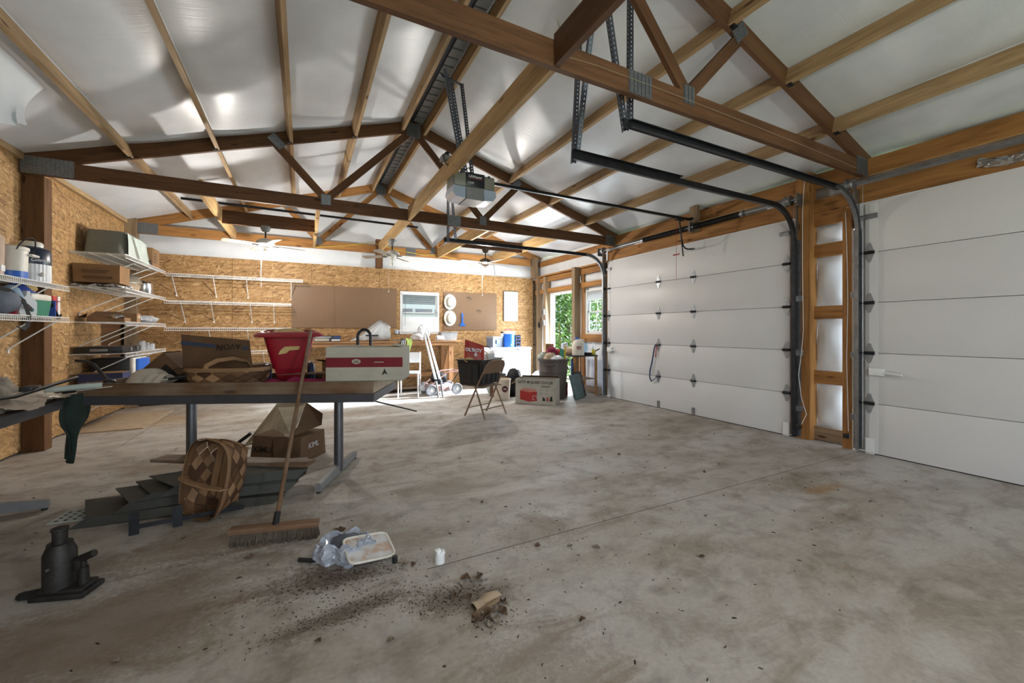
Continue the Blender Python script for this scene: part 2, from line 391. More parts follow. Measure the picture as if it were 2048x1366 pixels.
M = {}
M['truss'] = wood('wood_truss', lin(106, 74, 50), 0.6)
M['purlin'] = wood('wood_purlin', lin(182, 152, 114), 0.65); M['tie'] = wood('wood_tie', lin(196, 162, 112), 0.7)
M['gold'] = wood('wood_gold', lin(166, 118, 68), 0.55)
M['post'] = wood('wood_post', lin(108, 76, 48), 0.6)
M['greywood'] = wood('wood_weathered', lin(150, 128, 102), 0.65)
M['bench'] = wood('wood_bench', lin(186, 140, 98), 0.7)
M['dirtywood'] = wood('wood_dirty', lin(118, 92, 70), 0.6, dusty=0.35)
M['handle'] = wood('wood_handle', lin(128, 98, 74), 0.7, knots=False, dusty=0.3)
M['osb'] = osb('strand_board', axis='x'); M['osby'] = osb('strand_board_side', axis='y')
M['concrete'] = concrete()
M['insul'] = insulation(wax='x'); M['insul_wall'] = insulation('insulation_wall', 0.98, 'x')
M['insul_roof'] = insulation('insulation_roof', 1.0, 'y')
M['peg'] = pegboard()
M['galv'] = plain('galvanised_steel', lin(150, 153, 158), 0.38, 0.9, 0.22, 22)
M['plate'] = plain('nail_plate_steel', lin(128, 132, 138), 0.42, 0.85, 0.25, 60)
M['darksteel'] = plain('dark_steel', lin(58, 60, 64), 0.42, 0.8, 0.25, 14)
M['blacksteel'] = plain('black_steel', lin(30, 30, 32), 0.4, 0.5, 0.25, 14)
M['chrome'] = plain('bright_steel', lin(205, 208, 212), 0.22, 1.0, 0.1, 10)
M['door'] = plain('door_white', lin(212, 213, 215), 0.42, 0, 0.025, 2.2, bmp=0.05)
M['white'] = plain('white_paint', lin(226, 228, 230), 0.4, 0, 0.04)
M['wire'] = plain('white_vinyl_wire', lin(232, 232, 230), 0.35, 0, 0.05)
M['blackpl'] = plain('black_plastic', lin(30, 31, 33), 0.42, 0, 0.2)
M['greypl'] = plain('grey_plastic', lin(120, 122, 124), 0.45, 0, 0.12)
M['card'] = cardboard('cardboard'); M['carddark'] = cardboard('cardboard_brown', lin(108, 84, 64), 0.3)

# ---------------------------------------------------------------- more materials for the shell
def perfmat():
    m, nt, bs = nm('perforated_angle'); v = coords(nt, rnd=False)
    sp = nt.nodes.new('ShaderNodeSeparateXYZ'); nt.links.new(v, sp.inputs[0])
    a = math_(nt, 'PINGPONG', sp.outputs['X'], 0.016)
    b = math_(nt, 'MULTIPLY', math_(nt, 'ABSOLUTE', math_(nt, 'SUBTRACT', math_(nt, 'ABSOLUTE', math_(nt, 'ADD', sp.outputs['Y'], sp.outputs['Z'])), 0.016)), 1.0)
    d = math_(nt, 'MAXIMUM', math_(nt, 'MULTIPLY', a, 0.8), b); hole = math_(nt, 'LESS_THAN', d, 0.0052)
    inv = math_(nt, 'SUBTRACT', 1.0, hole)
    bs.inputs['Base Color'].default_value = lin(86, 92, 104); bs.inputs['Metallic'].default_value = 0.75; bs.inputs['Roughness'].default_value = 0.4
    nt.links.new(inv, bs.inputs['Alpha']); return m
M['perf'] = perfmat(); M['hingew'] = plain('hinge_zinc_white', lin(158, 162, 168), 0.35, 0.5, 0.15, 20)
M['glass'] = plain('window_glass', (0.9, 0.95, 0.95, 1), 0.02, 0, 0.0, trans=1.0)
M['darkwall'] = plain('dark_teal_siding', lin(70, 92, 96), 0.6)
M['grass'] = plain('lawn', lin(96, 112, 60), 0.9, 0, 0.3, 5)
M['leaf1'] = leafmat('leaves_green', lin(62, 96, 40), lin(128, 156, 84)); M['leaf2'] = leafmat('leaves_dark', lin(40, 66, 30), lin(92, 124, 62))
M['bark'] = plain('bark', lin(84, 68, 54), 0.9, 0, 0.3, 12, bmp=0.4)
M['foil'] = plain('foil_insulation', lin(150, 152, 154), 0.3, 0.6, 0.2, 6, bmp=0.4)
M['rubber'] = plain('black_rubber', lin(22, 22, 23), 0.6, 0, 0.2)

RX, RZ, RS = 1.37, 4.123, 0.318          # ridge x, z and roof slope
def roofz(x): return RZ-RS*abs(x-RX)
TY = [-1.70, 1.98, 5.66, 8.33]           # front faces of the trusses
YB = 8.40                                # face of the strand board on the back wall
XL, XR = -2.44, 4.90

# ---- floor
o = MB().box(-2.62, 5.12, -3.3, 8.6, -0.12, 0.0).build('floor', M['concrete'], smooth=0); o['kind'] = 'structure'
o = MB().box(-30, 45, -20, 45, -0.25, -0.13).build('ground', M['grass'], smooth=0); o['kind'] = 'structure'

# ---- left wall: strand board sheets between posts
wl = struct('wall_left')
def osb_piece(x0, x1, y0, y1, z0, z1, parent, mat, name='strand_board_panel'):
    g = 0.002; mb = MB()
    loc = ((x0+x1)/2, (y0+y1)/2, z0)
    mb.box(x0-loc[0], x1-loc[0], y0-loc[1]+(g if y1-y0 > 0.1 else 0), y1-loc[1]-(g if y1-y0 > 0.1 else 0), g, z1-z0-g)
    if x1-x0 > 0.1: mb.v = [(x*(1-g*2/(x1-x0)), y, z) for x, y, z in mb.v]
    ob = mb.build(name, mat, parent, smooth=0); ob.location = loc; return ob
ys = [5.70, 4.48, 3.26, 2.04, 0.82, -0.40, -1.62, -3.2]
for a, b in zip(ys[1:], ys[:-1]):
    osb_piece(XL-0.012, XL, a, b, 0.02, 2.44, wl, M['osby']); osb_piece(XL-0.012, XL, a, b, 2.44, 2.88, wl, M['osby'])
for a, b in ((5.84, 6.62), (6.62, 7.46)):
    osb_piece(XL-0.012, XL, a, b, 0.02, 2.88, wl, M['osby'])
osb_piece(XL-0.012, XL, 7.46, 8.28, 1.32, 2.88, wl, M['osby']); osb_piece(XL-0.012, XL, 7.46, 8.28, 0.02, 0.78, wl, M['osby'])
beam('recessed_board', (XL-0.05, 7.46, 0.92), (XL-0.05, 8.28, 0.92), 0.02, 0.28, M['post'], wl); beam('recessed_board', (XL-0.05, 7.46, 1.19), (XL-0.05, 8.28, 1.19), 0.02, 0.26, M['post'], wl)
for y in (5.77, 1.98+0.09, -1.6): beam('post', (XL+0.02, y, 0.0), (XL+0.02, y, 2.72), 0.14, 0.28, M['post'], wl, up=(1,0,0))
beam('corner_post', (-2.37, 8.33, 0.0), (-2.37, 8.33, 2.95), 0.14, 0.14, M['greywood'], wl, up=(1,0,0))
beam('post_trim', (XL+0.005, 5.865, 0.0), (XL+0.005, 5.865, 2.72), 0.04, 0.03, M['greywood'], wl, up=(1,0,0))
for a, b in ((-3.2, 1.98), (2.02, 5.66), (5.70, 8.28)):
    beam('eave_plate', (XL+0.02, a, 2.895), (XL+0.02, b, 2.895), 0.04, 0.09, M['purlin'], wl)
MB().box(-2.62, XL-0.07, -3.3, 8.6, -0.12, 2.95).build('outer_sheathing', M['greywood'], wl, smooth=0)

# ---- back wall
wb = struct('wall_back')
WX0, WX1, WZ0, WZ1 = 1.757, 2.573, 1.13, 2.0       # window hole
for a, b in ((-2.30, -1.08), (-1.08, 0.14), (0.14, 1.36), (2.62, 3.84), (3.84, 4.88)):
    osb_piece(a, b, YB, YB+0.012, 0.02, 1.22, wb, M['osb']); osb_piece(a, b, YB, YB+0.012, 1.22, 2.44, wb, M['osb'])
for a, b, c, d in ((1.36, 2.62, 0.02, WZ0), (1.36, 2.62, WZ1, 2.44), (1.36, WX0, WZ0, WZ1), (WX1, 2.62, WZ0, WZ1)):
    osb_piece(a, b, YB, YB+0.012, c, d, wb, M['osb'])
def gab(u, v):
    x = -2.5+7.75*u; z = 2.40+(roofz(x)-2.40)*v; return (x, YB+0.06-0.05*math.sin(PI*min(1, v*2))*(0.6+0.4*abs(math.sin(x*2.57))), z)
MB().grid(60, 12, gab).build('gable_insulation', M['insul_wall'], wb)
MB().box(-2.62, WX0, 8.50, 8.62, -0.12, 2.9).box(WX1, 5.3, 8.50, 8.62, -0.12, 2.9).box(WX0, WX1, 8.50, 8.62, -0.12, WZ0).box(WX0, WX1, 8.50, 8.62, WZ1, 2.9) \
    .prism([(-2.62, 2.9), (5.36, 2.9), (RX, 4.2)], 8.5, 8.62).build('outer_sheathing', M['greywood'], wb, smooth=0)
beam('king_post', (1.33, 8.31, 2.43), (1.33, 8.31, 2.98), 0.14, 0.12, M['post'], wb, up=(1,0,0))
beam('corner_post', (4.87, 8.31, 2.43), (4.87, 8.31, 2.92), 0.14, 0.12, M['greywood'], wb, up=(1,0,0))

# ---- roof: sagging white faced insulation, purlins, ridge vent
ceil = struct('ceiling')
PXL = [-1.63, -0.883, -0.145, 0.594]; PXR = [2.145, 2.885, 3.623, 4.37]
bays = [(-3.2, TY[0]), (TY[0]+0.04, TY[1]), (TY[1]+0.04, TY[2]), (TY[2]+0.04, TY[3]), (TY[3]+0.04, 8.52)]
def roof_strip(x0, x1, y0, y1, seed):
    rnd = random.Random(seed); sg = rnd.uniform(0.030, 0.060); ph = rnd.uniform(0, 6)
    def fn(u, v):
        x = x0+(x1-x0)*u; y = y0+(y1-y0)*v
        s = sg*(4*u*(1-u))**0.7*(0.75+0.25*math.sin(3.1*y+ph))*min(1, 0.25+3*v, 0.25+3*(1-v))
        return (x, y, roofz(x)-0.002-s)
    return fn
xs = [-2.60]+PXL+[RX-0.15]; xr = [RX+0.15]+PXR+[5.30]
k = 0
for (y0, y1) in bays:
    for seq in (xs, xr):
        for a, b in zip(seq[:-1], seq[1:]):
            k += 1; n = max(6, int((y1-y0)*8))
            MB().grid(12, n, roof_strip(a, b, y0-0.04, y1+0.04, k)).build('insulation_blanket', M['insul_roof'], ceil)
MB().prism([(-2.7, roofz(-2.7)+0.02), (RX, RZ+0.02), (5.4, roofz(5.4)+0.02), (5.4, roofz(5.4)+0.12), (RX, RZ+0.12), (-2.7, roofz(-2.7)+0.12)], -3.3, 8.62).build('roof_deck', M['galv'], ceil, smooth=0)
# torn flap of insulation hanging at the left eave
def flap(u, v):
    y = 2.9+1.56*u-0.10*v*(u > 0.9); w = 0.48*v*(1-0.25*max(0, u-0.75)/0.25)
    x = -1.79-0.10*math.sin(PI*v*0.7)-0.03*math.sin(11*u)*v; return (x, y, roofz(-1.79)-0.04-w+0.02*math.sin(9*u)*v)
MB().grid(20, 10, flap, thick=0.008).build('torn_insulation_flap', M['insul_wall'], ceil)
def slope_up(side): return (side*-0.303*0+0, 0, 1)
for (y0, y1) in bays[:4]:
    for x in PXL: beam('purlin', (x, y0, roofz(x)-0.085), (x, y1, roofz(x)-0.085), 0.038, 0.14, M['purlin'], ceil, up=(-0.303, 0, 0.953))
    for x in PXR: beam('purlin', (x, y0, roofz(x)-0.085), (x, y1, roofz(x)-0.085), 0.038, 0.14, M['purlin'], ceil, up=(0.303, 0, 0.953))
    for dx in (-0.15, 0.15): beam('ridge_purlin', (RX+dx, y0, roofz(RX+dx)-0.07), (RX+dx, y1, roofz(RX+dx)-0.07), 0.038, 0.14, M['purlin'], ceil)
    # grey foam closure blocks of the ridge vent
    mb = MB().box(RX-0.13, RX+0.13, y0, y1, RZ-0.012, RZ-0.004); mb.build('ridge_vent_backing', M['darksteel'], ceil, smooth=0)
    mb = MB(); yy = y0+0.02
    while yy < y1-0.14: mb.box(RX-0.01, RX+0.115, yy, yy+0.125, RZ-0.035, RZ-0.012); yy += 0.15
    mb.build('ridge_foam_blocks', M['greypl'], ceil, smooth=0)
# joist hangers at the purlin ends, second bay
mb = MB()
for x in PXL+PXR:
    for y in (TY[2]-0.012, TY[1]-0.012): mb.box(x-0.024, x+0.024, y-0.03, y+0.008, roofz(x)-0.165, roofz(x)-0.150)
mb.build('joist_hangers', M['darksteel'], ceil, smooth=0)
# ties lying along the bottom chords
TIES = [(1.31, TY[0]+0.04, TY[1], 'truss'), (1.31, TY[1]+0.04, TY[2], 'tie'), (1.33, TY[2]+0.04, TY[3]-0.1, 'tie'), (-1.03, TY[2]+0.04, TY[3], 'tie'),
        (0.18, TY[2]+0.04, TY[3], 'tie'), (2.53, TY[2]+0.04, TY[3], 'tie'), (3.80, TY[2]+0.04, TY[3], 'tie')]
for x, a, b, mt in TIES: beam('tie_board', (x, a, 2.815), (x, b, 2.815), 0.038, 0.185, M[mt], ceil)
beam('fan_support_board', (-1.01, 6.95, 2.80), (0.16, 6.95, 2.80), 0.038, 0.185, M['truss'], ceil)
beam('fan_support_board', (2.55, 6.95, 2.80), (3.78, 6.95, 2.80), 0.038, 0.185, M['truss'], ceil)

# ---- trusses
def plate(parent, cx, cz, w, h, y, rot=0.0):
    mb = MB(); n = max(3, int(w/0.030))
    mb.cb((0, 0, 0), (w, 0.003, h))
    for i in range(n):
        x = -w/2+w*(i+0.5)/n; mb.box(x-w/n*0.22, x+w/n*0.22, -0.0055, 0, -h/2+0.004, h/2-0.004)
    o = mb.build('nail_plate', M['plate'], parent, smooth=0); o.location = (cx, y-0.002, cz); o.rotation_euler = (0, rot, 0); return o
def truss(y, label, mat, name='roof_truss'):
    t = thing(name, label, 'truss', (RX, y, 2.72), group=None)
    Z0 = 2.72; cw, ch = 0.038, 0.155; yc = cw/2
    L = lambda x, z: (x-RX, yc, z-Z0)
    beam('bottom_chord', L(-2.44, 2.72+ch/2), L(5.12, 2.72+ch/2), cw, ch, M[mat], t)
    off = ch/2*1.049
    beam('top_chord', L(-2.52, roofz(-2.52)-off), L(RX, RZ-off), cw, ch, M[mat], t); beam('top_chord', L(5.26, roofz(5.26)-off), L(RX, RZ-off), cw, ch, M[mat], t)
    for a, b in (((0.26, 2.86), (-0.30, roofz(-0.30)-0.13)), ((0.26, 2.86), (RX-0.03, RZ-0.16)), ((2.42, 2.86), (RX+0.03, RZ-0.16)), ((2.42, 2.86), (3.02, roofz(3.02)-0.13))):
        beam('web', L(*a), L(*b), 0.036, 0.089, M[mat], t, up=(0.3, 0, 1))
    P = lambda x, z, w, h, r=0.0: plate(t, x-RX, z-Z0, w, h, 0, r)
    P(-2.24, 2.81, 0.38, 0.17); P(4.93, 2.81, 0.30, 0.17); P(0.26, 2.855, 0.11, 0.13); P(2.42, 2.855, 0.11, 0.13); P(RX, RZ-0.14, 0.19, 0.20); P(1.96, 2.80, 0.20, 0.15)
    P(-0.28, roofz(-0.28)-0.12, 0.18, 0.10, 0.78); P(2.99, roofz(2.99)-0.12, 0.18, 0.10, -0.78)
    return t
truss(TY[1], 'nearest dark timber roof truss with grey splice plate and track hangers against it', 'truss')
truss(TY[2], 'dark timber roof truss with W-shaped webs crossing above the folding tables', 'truss')
truss(TY[3], 'golden timber roof truss against the back wall behind the ceiling fans', 'gold')

# ---- right wall: posts, girts, faced insulation, headers
wr = struct('wall_right')
def rb(name, y0, y1, z0, z1, x0, x1, mat): 
    ob = beam(name, ((x0+x1)/2, y0, (z0+z1)/2), ((x0+x1)/2, y1, (z0+z1)/2), round(x1-x0, 4), round(z1-z0, 4), M[mat], wr); return ob
def vpost(name, y0, y1, z0, z1, x0, x1, mat):
    return beam(name, ((x0+x1)/2, (y0+y1)/2, z0), ((x0+x1)/2, (y0+y1)/2, z1), round(y1-y0, 4), round(x1-x0, 4), M[mat], wr, up=(1,0,0))
def bulge(name, y0, y1, z0, z1, x=5.03, depth=0.05, seed=0, mat='insul_wall'):
    def fn(u, v):
        return (x-depth*math.sin(PI*u)**0.5*math.sin(PI*v)**0.5+0.006*math.sin(9*u+seed)*math.sin(7*v), y0+(y1-y0)*u, z0+(z1-z0)*v)
    return MB().grid(12, 12, fn).build(name, M[mat], wr)
# between the two vehicle doors
vpost('door_post', 2.45, 2.59, 0, 2.92, 4.90, 5.04, 'gold'); vpost('jamb_board', 2.07, 2.15, 0, 2.44, 4.90, 4.94, 'gold'); vpost('jamb_board', 2.59, 2.66, 0, 2.44, 4.945, 4.985, 'gold')
for z in (2.40, 2.06, 1.39, 0.69, 0.08): rb('girt', 2.15, 2.45, z-0.07, z+0.07, 4.985, 5.025, 'gold' if z > 0.2 else 'greywood')
for a, b, s in ((2.13, 2.33, 1), (1.46, 1.99, 2), (0.76, 1.32, 3), (0.15, 0.62, 4)): bulge('wall_insulation', 2.13, 2.47, a, b, 5.06, 0.06, s)
# headers and eave plates
rb('door_header', 2.62, 5.80, 2.42, 2.64, 4.945, 4.985, 'gold'); rb('door_header', -1.2, 2.10, 2.42, 2.64, 4.945, 4.985, 'gold'); rb('door_header', 2.10, 2.45, 2.47, 2.62, 4.985, 5.025, 'gold')
rb('eave_plate', TY[2]+0.04, TY[3], 2.70, 2.83, 5.01, 5.05, 'gold'); rb('eave_plate', TY[1]+0.04, TY[2], 2.74, 2.90, 4.99, 5.03, 'gold'); rb('eave_plate', TY[0]+0.04, TY[1], 2.74, 2.90, 4.99, 5.03, 'gold')
MB().grid(40, 5, lambda u, v: (5.055-0.03*math.sin(PI*v), -3.2+9.1*u, 2.6+0.2*v)).build('foil_insulation_strip', M['foil'], wr)
vpost('bearing_block', 3.86, 3.98, 2.58, 2.95, 4.89, 4.945, 'greywood')
# far end: corner, doorway, window
vpost('corner_stud', 8.16, 8.22, 0, 2.44, 4.87, 4.99, 'greywood'); vpost('door_stud', 7.83, 7.94, 0, 2.42, 4.88, 5.0, 'greywood'); vpost('door_stud', 6.60, 6.70, 0, 2.46, 4.79, 4.93, 'greywood')
vpost('jamb_board', 5.78, 5.85, 0, 2.44, 4.93, 4.97, 'gold'); vpost('window_stud', 6.52, 6.58, 0, 2.44, 4.95, 5.0, 'gold')
rb('wall_plate', 5.78, 8.38, 2.31, 2.42, 4.93, 4.97, 'gold'); rb('girt', 5.82, 8.38, 2.05, 2.15, 4.93, 4.97, 'gold'); rb('girt', 5.82, 6.58, 0.98, 1.13, 4.93, 4.97, 'gold'); rb('girt', 5.82, 6.58, 0.02, 0.12, 4.93, 4.97, 'greywood')
rb('wall_plate', 5.78, 8.38, 2.44, 2.47, 4.90, 5.05, 'gold')
for a, b, c, d, s in ((5.84, 6.60, 2.14, 2.32, 1), (6.70, 7.83, 2.14, 2.32, 2), (7.94, 8.2, 2.14, 2.32, 3), (7.94, 8.2, 0.1, 2.06, 4), (5.84, 6.58, 0.10, 0.99, 5), (8.22, 8.40, 0.1, 2.4, 6)):
    bulge('wall_insulation', a, b, c, d, 5.02, 0.05, s)
MB().grid(30, 6, lambda u, v: (5.05-0.02*math.sin(PI*v), 5.7+2.8*u, 2.46+0.36*v)).build('eave_insulation', M['insul_wall'], wr)
# outer siding, cut around doorway, window and vehicle doors
mb = MB()
for (a, b, c, d) in ((8.62, 7.84, -0.12, 2.9), (7.84, 6.72, 2.05, 2.9), (6.72, 6.52, -0.12, 2.9), (6.52, 5.9, -0.12, 1.13), (6.52, 5.9, 1.99, 2.9), (5.9, 5.74, -0.12, 2.9), (5.74, 2.64, 2.42, 2.9), (2.64, 2.04, -0.12, 2.9), (2.04, -1.1, 2.42, 2.9), (-1.1, -3.3, -0.12, 2.9)):
    mb.box(5.065, 5.10, b, a, c, d)
mb.build('outer_siding', M['white'], wr, smooth=0)

# ---- unseen end wall behind the camera, its opening added for the fill light
wf = struct('wall_front')
MB().box(-2.62, -1.1, -3.3, -3.2, -0.12, 2.9).box(3.7, 5.15, -3.3, -3.2, -0.12, 2.9).box(-1.1, 3.7, -3.3, -3.2, 2.6, 2.9).prism([(-2.62, 2.9), (5.36, 2.9), (RX, 4.2)], -3.3, -3.2).build('strand_board_wall', M['osb'], wf, smooth=0)

# ---- vehicle doors
def hinge(parent, y, z, end=0, s=1.0):
    """white diamond hinge with a rolled steel barrel"""
    mb = MB().at((4.90, y, z))
    w, hgt = 0.036*s, 0.095*s
    for sgn in (1, -1):
        mb.prism([(-w, 0.004*sgn), (w, 0.004*sgn), (w, 0.018*sgn), (0.010, hgt*sgn), (-0.010, hgt*sgn), (-w, 0.018*sgn)], -0.006, -0.001, 'yz')
    br = MB().at((4.90, y, z)).cyl((-0.016, -w*1.05, 0), (-0.016, w*1.05, 0), 0.012, n=8).box(-0.014, -0.005, -w*1.15, w*1.15, -0.016, 0.016)
    for zz in (-0.06, -0.03, 0.03, 0.06): mb.cyl((-0.012, 0, zz), (-0.005, 0, zz), 0.0055, n=6)
    o = mb.build('hinge', M['hingew'], parent); br.build('barrel', M['darksteel'], o)
    if end:
        ax = MB().cyl((4.885, y, z), (4.885, y+end*0.09, z), 0.006, n=6).cyl((4.885, y+end*0.075, z), (4.885, y+end*0.10, z), 0.022, n=10)
        ax.build('roller', M['darksteel'], parent)
    return o
def vehicle_door(name, y0, y1, cols, ends):
    d = struct(name); n = 5; hs = 2.44/n
    for i in range(n):
        mb = MB(); z0, z1 = i*hs+0.002+(0.006 if i == 0 else 0), (i+1)*hs-0.002
        mb.cb((4.9225, (y0+y1)/2, (z0+z1)/2), (0.045, y1-y0, z1-z0), 0.003); mb.build('door_section', M['door'], d)
    MB().box(4.940, 4.944, y0-0.05, y1+(0.09 if y1 < 2 else 0.05), 0.0, 2.46).build('light_block_sheet', M['white'], d, smooth=0)  # added sheet that stops sun leaking through gaps around the door sections
    MB().box(4.902, 4.938, y0, y1, 0.0, 0.012).build('bottom_seal', M['rubber'], d, smooth=0)
    for i in range(1, n):
        for y in cols: hinge(d, y, i*hs)
        for y, e in ends: hinge(d, y-e*0.035, i*hs, e)
    for y, e in ends:
        mb = MB().cb((4.892, y-e*0.04, 0.075), (0.006, 0.07, 0.15)); mb.cyl((4.885, y-e*0.07, 0.02), (4.885, y+e*0.05, 0.02), 0.006, n=6); mb.build('bottom_bracket', M['white'], d)
        mb = MB().cb((4.885, y-e*0.05, 2.30), (0.02, 0.10, 0.045)).cyl((4.875, y-e*0.10, 2.315), (4.875, y+e*0.09, 2.315), 0.006, n=6); mb.build('top_bracket', M['galv'], d)
    return d
d1 = vehicle_door('door_1', 2.65, 5.75, (4.564, 3.93), ((5.75, 1), (2.65, -1)))
for y in (4.564, 3.93): MB().cb((4.895, y, 0.06), (0.006, 0.05, 0.10)).build('strut_plate', M['galv'], d1)
d2 = vehicle_door('door_2', -1.10, 1.96, (-0.1,), ((1.96, 1),))
# end stiles
for d, y in ((d1, 5.72), (d2, 1.90)): MB().box(4.897, 4.901, y-0.04, y+0.03, 0.01, 2.43).build('end_stile', M['door'], d, smooth=0)
# slide locks
MB().cb((4.875, 1.86, 0.80), (0.05, 0.11, 0.07), 0.006).cyl((4.86, 1.82, 0.795), (4.83, 1.66, 0.785), 0.010, n=8).build('slide_lock', M['white'], d2)
MB().cb((4.875, 5.66, 0.86), (0.05, 0.11, 0.08), 0.006).cyl((4.86, 5.6, 0.855), (4.83, 5.50, 0.85), 0.008, n=8).build('slide_lock', M['white'], d1)

# ---- doorway to the yard (open) and its white frame
d3 = struct('door_3')
MB().box(5.0, 5.10, 7.79, 7.84, 0, 2.05).build('frame_jamb', M['white'], d3, smooth=0); MB().box(5.0, 5.10, 6.70, 6.75, 0, 2.05).build('frame_jamb', M['white'], d3, smooth=0)
MB().box(5.0, 5.10, 6.75, 7.79, 2.0, 2.05).build('frame_head', M['white'], d3, smooth=0); MB().box(4.98, 5.14, 6.75, 7.79, 0.0, 0.02).build('threshold', M['galv'], d3, smooth=0)
# the leaf swung outward against the siding
lf = part_empty('door_leaf', d3, (5.11, 7.82, 0.02), (0, 0, math.radians(62)))
MB().cb((0.46, 0, 1.0), (0.90, 0.04, 1.98), 0.004).build('leaf_panel', M['white'], lf); MB().cyl((0.82, -0.02, 1.0), (0.82, -0.07, 1.0), 0.012).cyl((0.82, -0.07, 1.0), (0.72, -0.075, 1.0), 0.010).build('lever_handle', M['chrome'], lf)

def sash_window(name, w, h, loc, rz, lower_grid=True, blinds=0):
    wdw = struct(name, loc); wdw.rotation_euler = (0, 0, rz)   # local: x across, y out of the room, z up
    fr = 0.035
    MB().box(-w/2, w/2, -0.01, 0.06, 0, fr).box(-w/2, w/2, -0.01, 0.06, h-fr, h).box(-w/2, -w/2+fr, -0.01, 0.06, fr, h-fr).box(w/2-fr, w/2, -0.01, 0.06, fr, h-fr).build('window_frame', M['white'], wdw, smooth=0)
    for nm_, z0, z1, y in (('lower_sash', fr, h/2+0.02, 0.015), ('upper_sash', h/2-0.02, h-fr, 0.04)):
        s = 0.028; a, b = -w/2+fr, w/2-fr
        mb = MB().box(a, b, y, y+0.02, z0, z0+s).box(a, b, y, y+0.02, z1-s, z1).box(a, a+s, y, y+0.02, z0, z1).box(b-s, b, y, y+0.02, z0, z1)
        if lower_grid: mb.box(-0.008, 0.008, y+0.004, y+0.014, z0, z1).box(a, b, y+0.004, y+0.014, (z0+z1)/2-0.008, (z0+z1)/2+0.008)
        sa = mb.build(nm_, M['white'], wdw, smooth=0)
        MB().box(a+s, b-s, y+0.008, y+0.011, z0+s, z1-s).build('pane', M['glass'], sa, smooth=0)
    return wdw
win1 = sash_window('window_1', WX1-WX0, WZ1-WZ0, ((WX0+WX1)/2, YB+0.0, WZ0), 0, False)
mb = MB(); z = 0.06; n = 0
while z < 0.80:
    tilt = 0.30 if z > 0.36 else 1.2
    mb.at((0, -0.018, z), (tilt, 0, 0)).box(-0.37, 0.37, -0.0115, 0.0115, -0.0006, 0.0006); z += 0.0215
bl = mb.build('blind_slats', M['white'], win1, smooth=0); bl['kind'] = 'stuff'
MB().box(-0.375, 0.375, -0.035, -0.005, 0.805, 0.84).build('blind_headrail', M['white'], win1, smooth=0); MB().box(-0.37, 0.37, -0.03, -0.006, 0.028, 0.042).build('blind_bottom_rail', M['white'], win1, smooth=0)
MB().cyl((-0.31, -0.045, 0.80), (-0.315, -0.045, 0.17), 0.004, n=6).build('tilt_wand', M['greypl'], win1); MB().cyl((0.35, -0.04, 0.80), (0.352, -0.04, 0.45), 0.003, n=6).build('lift_cord', M['white'], win1)
win2 = sash_window('window_2', 0.58, 0.86, (5.0, 6.21, 1.13), -PI/2, True)
mb = MB()
for i in range(26): mb.at((0, -0.018, 0.835-0.0065*i), (0.5, 0, 0)).box(-0.25, 0.25, -0.0115, 0.0115, -0.0006, 0.0006)
bl = mb.build('blind_slats', M['white'], win2, smooth=0); bl['kind'] = 'stuff'
MB().box(-0.26, 0.26, -0.03, -0.004, 0.65, 0.665).build('blind_bottom_rail', M['white'], win2, smooth=0)

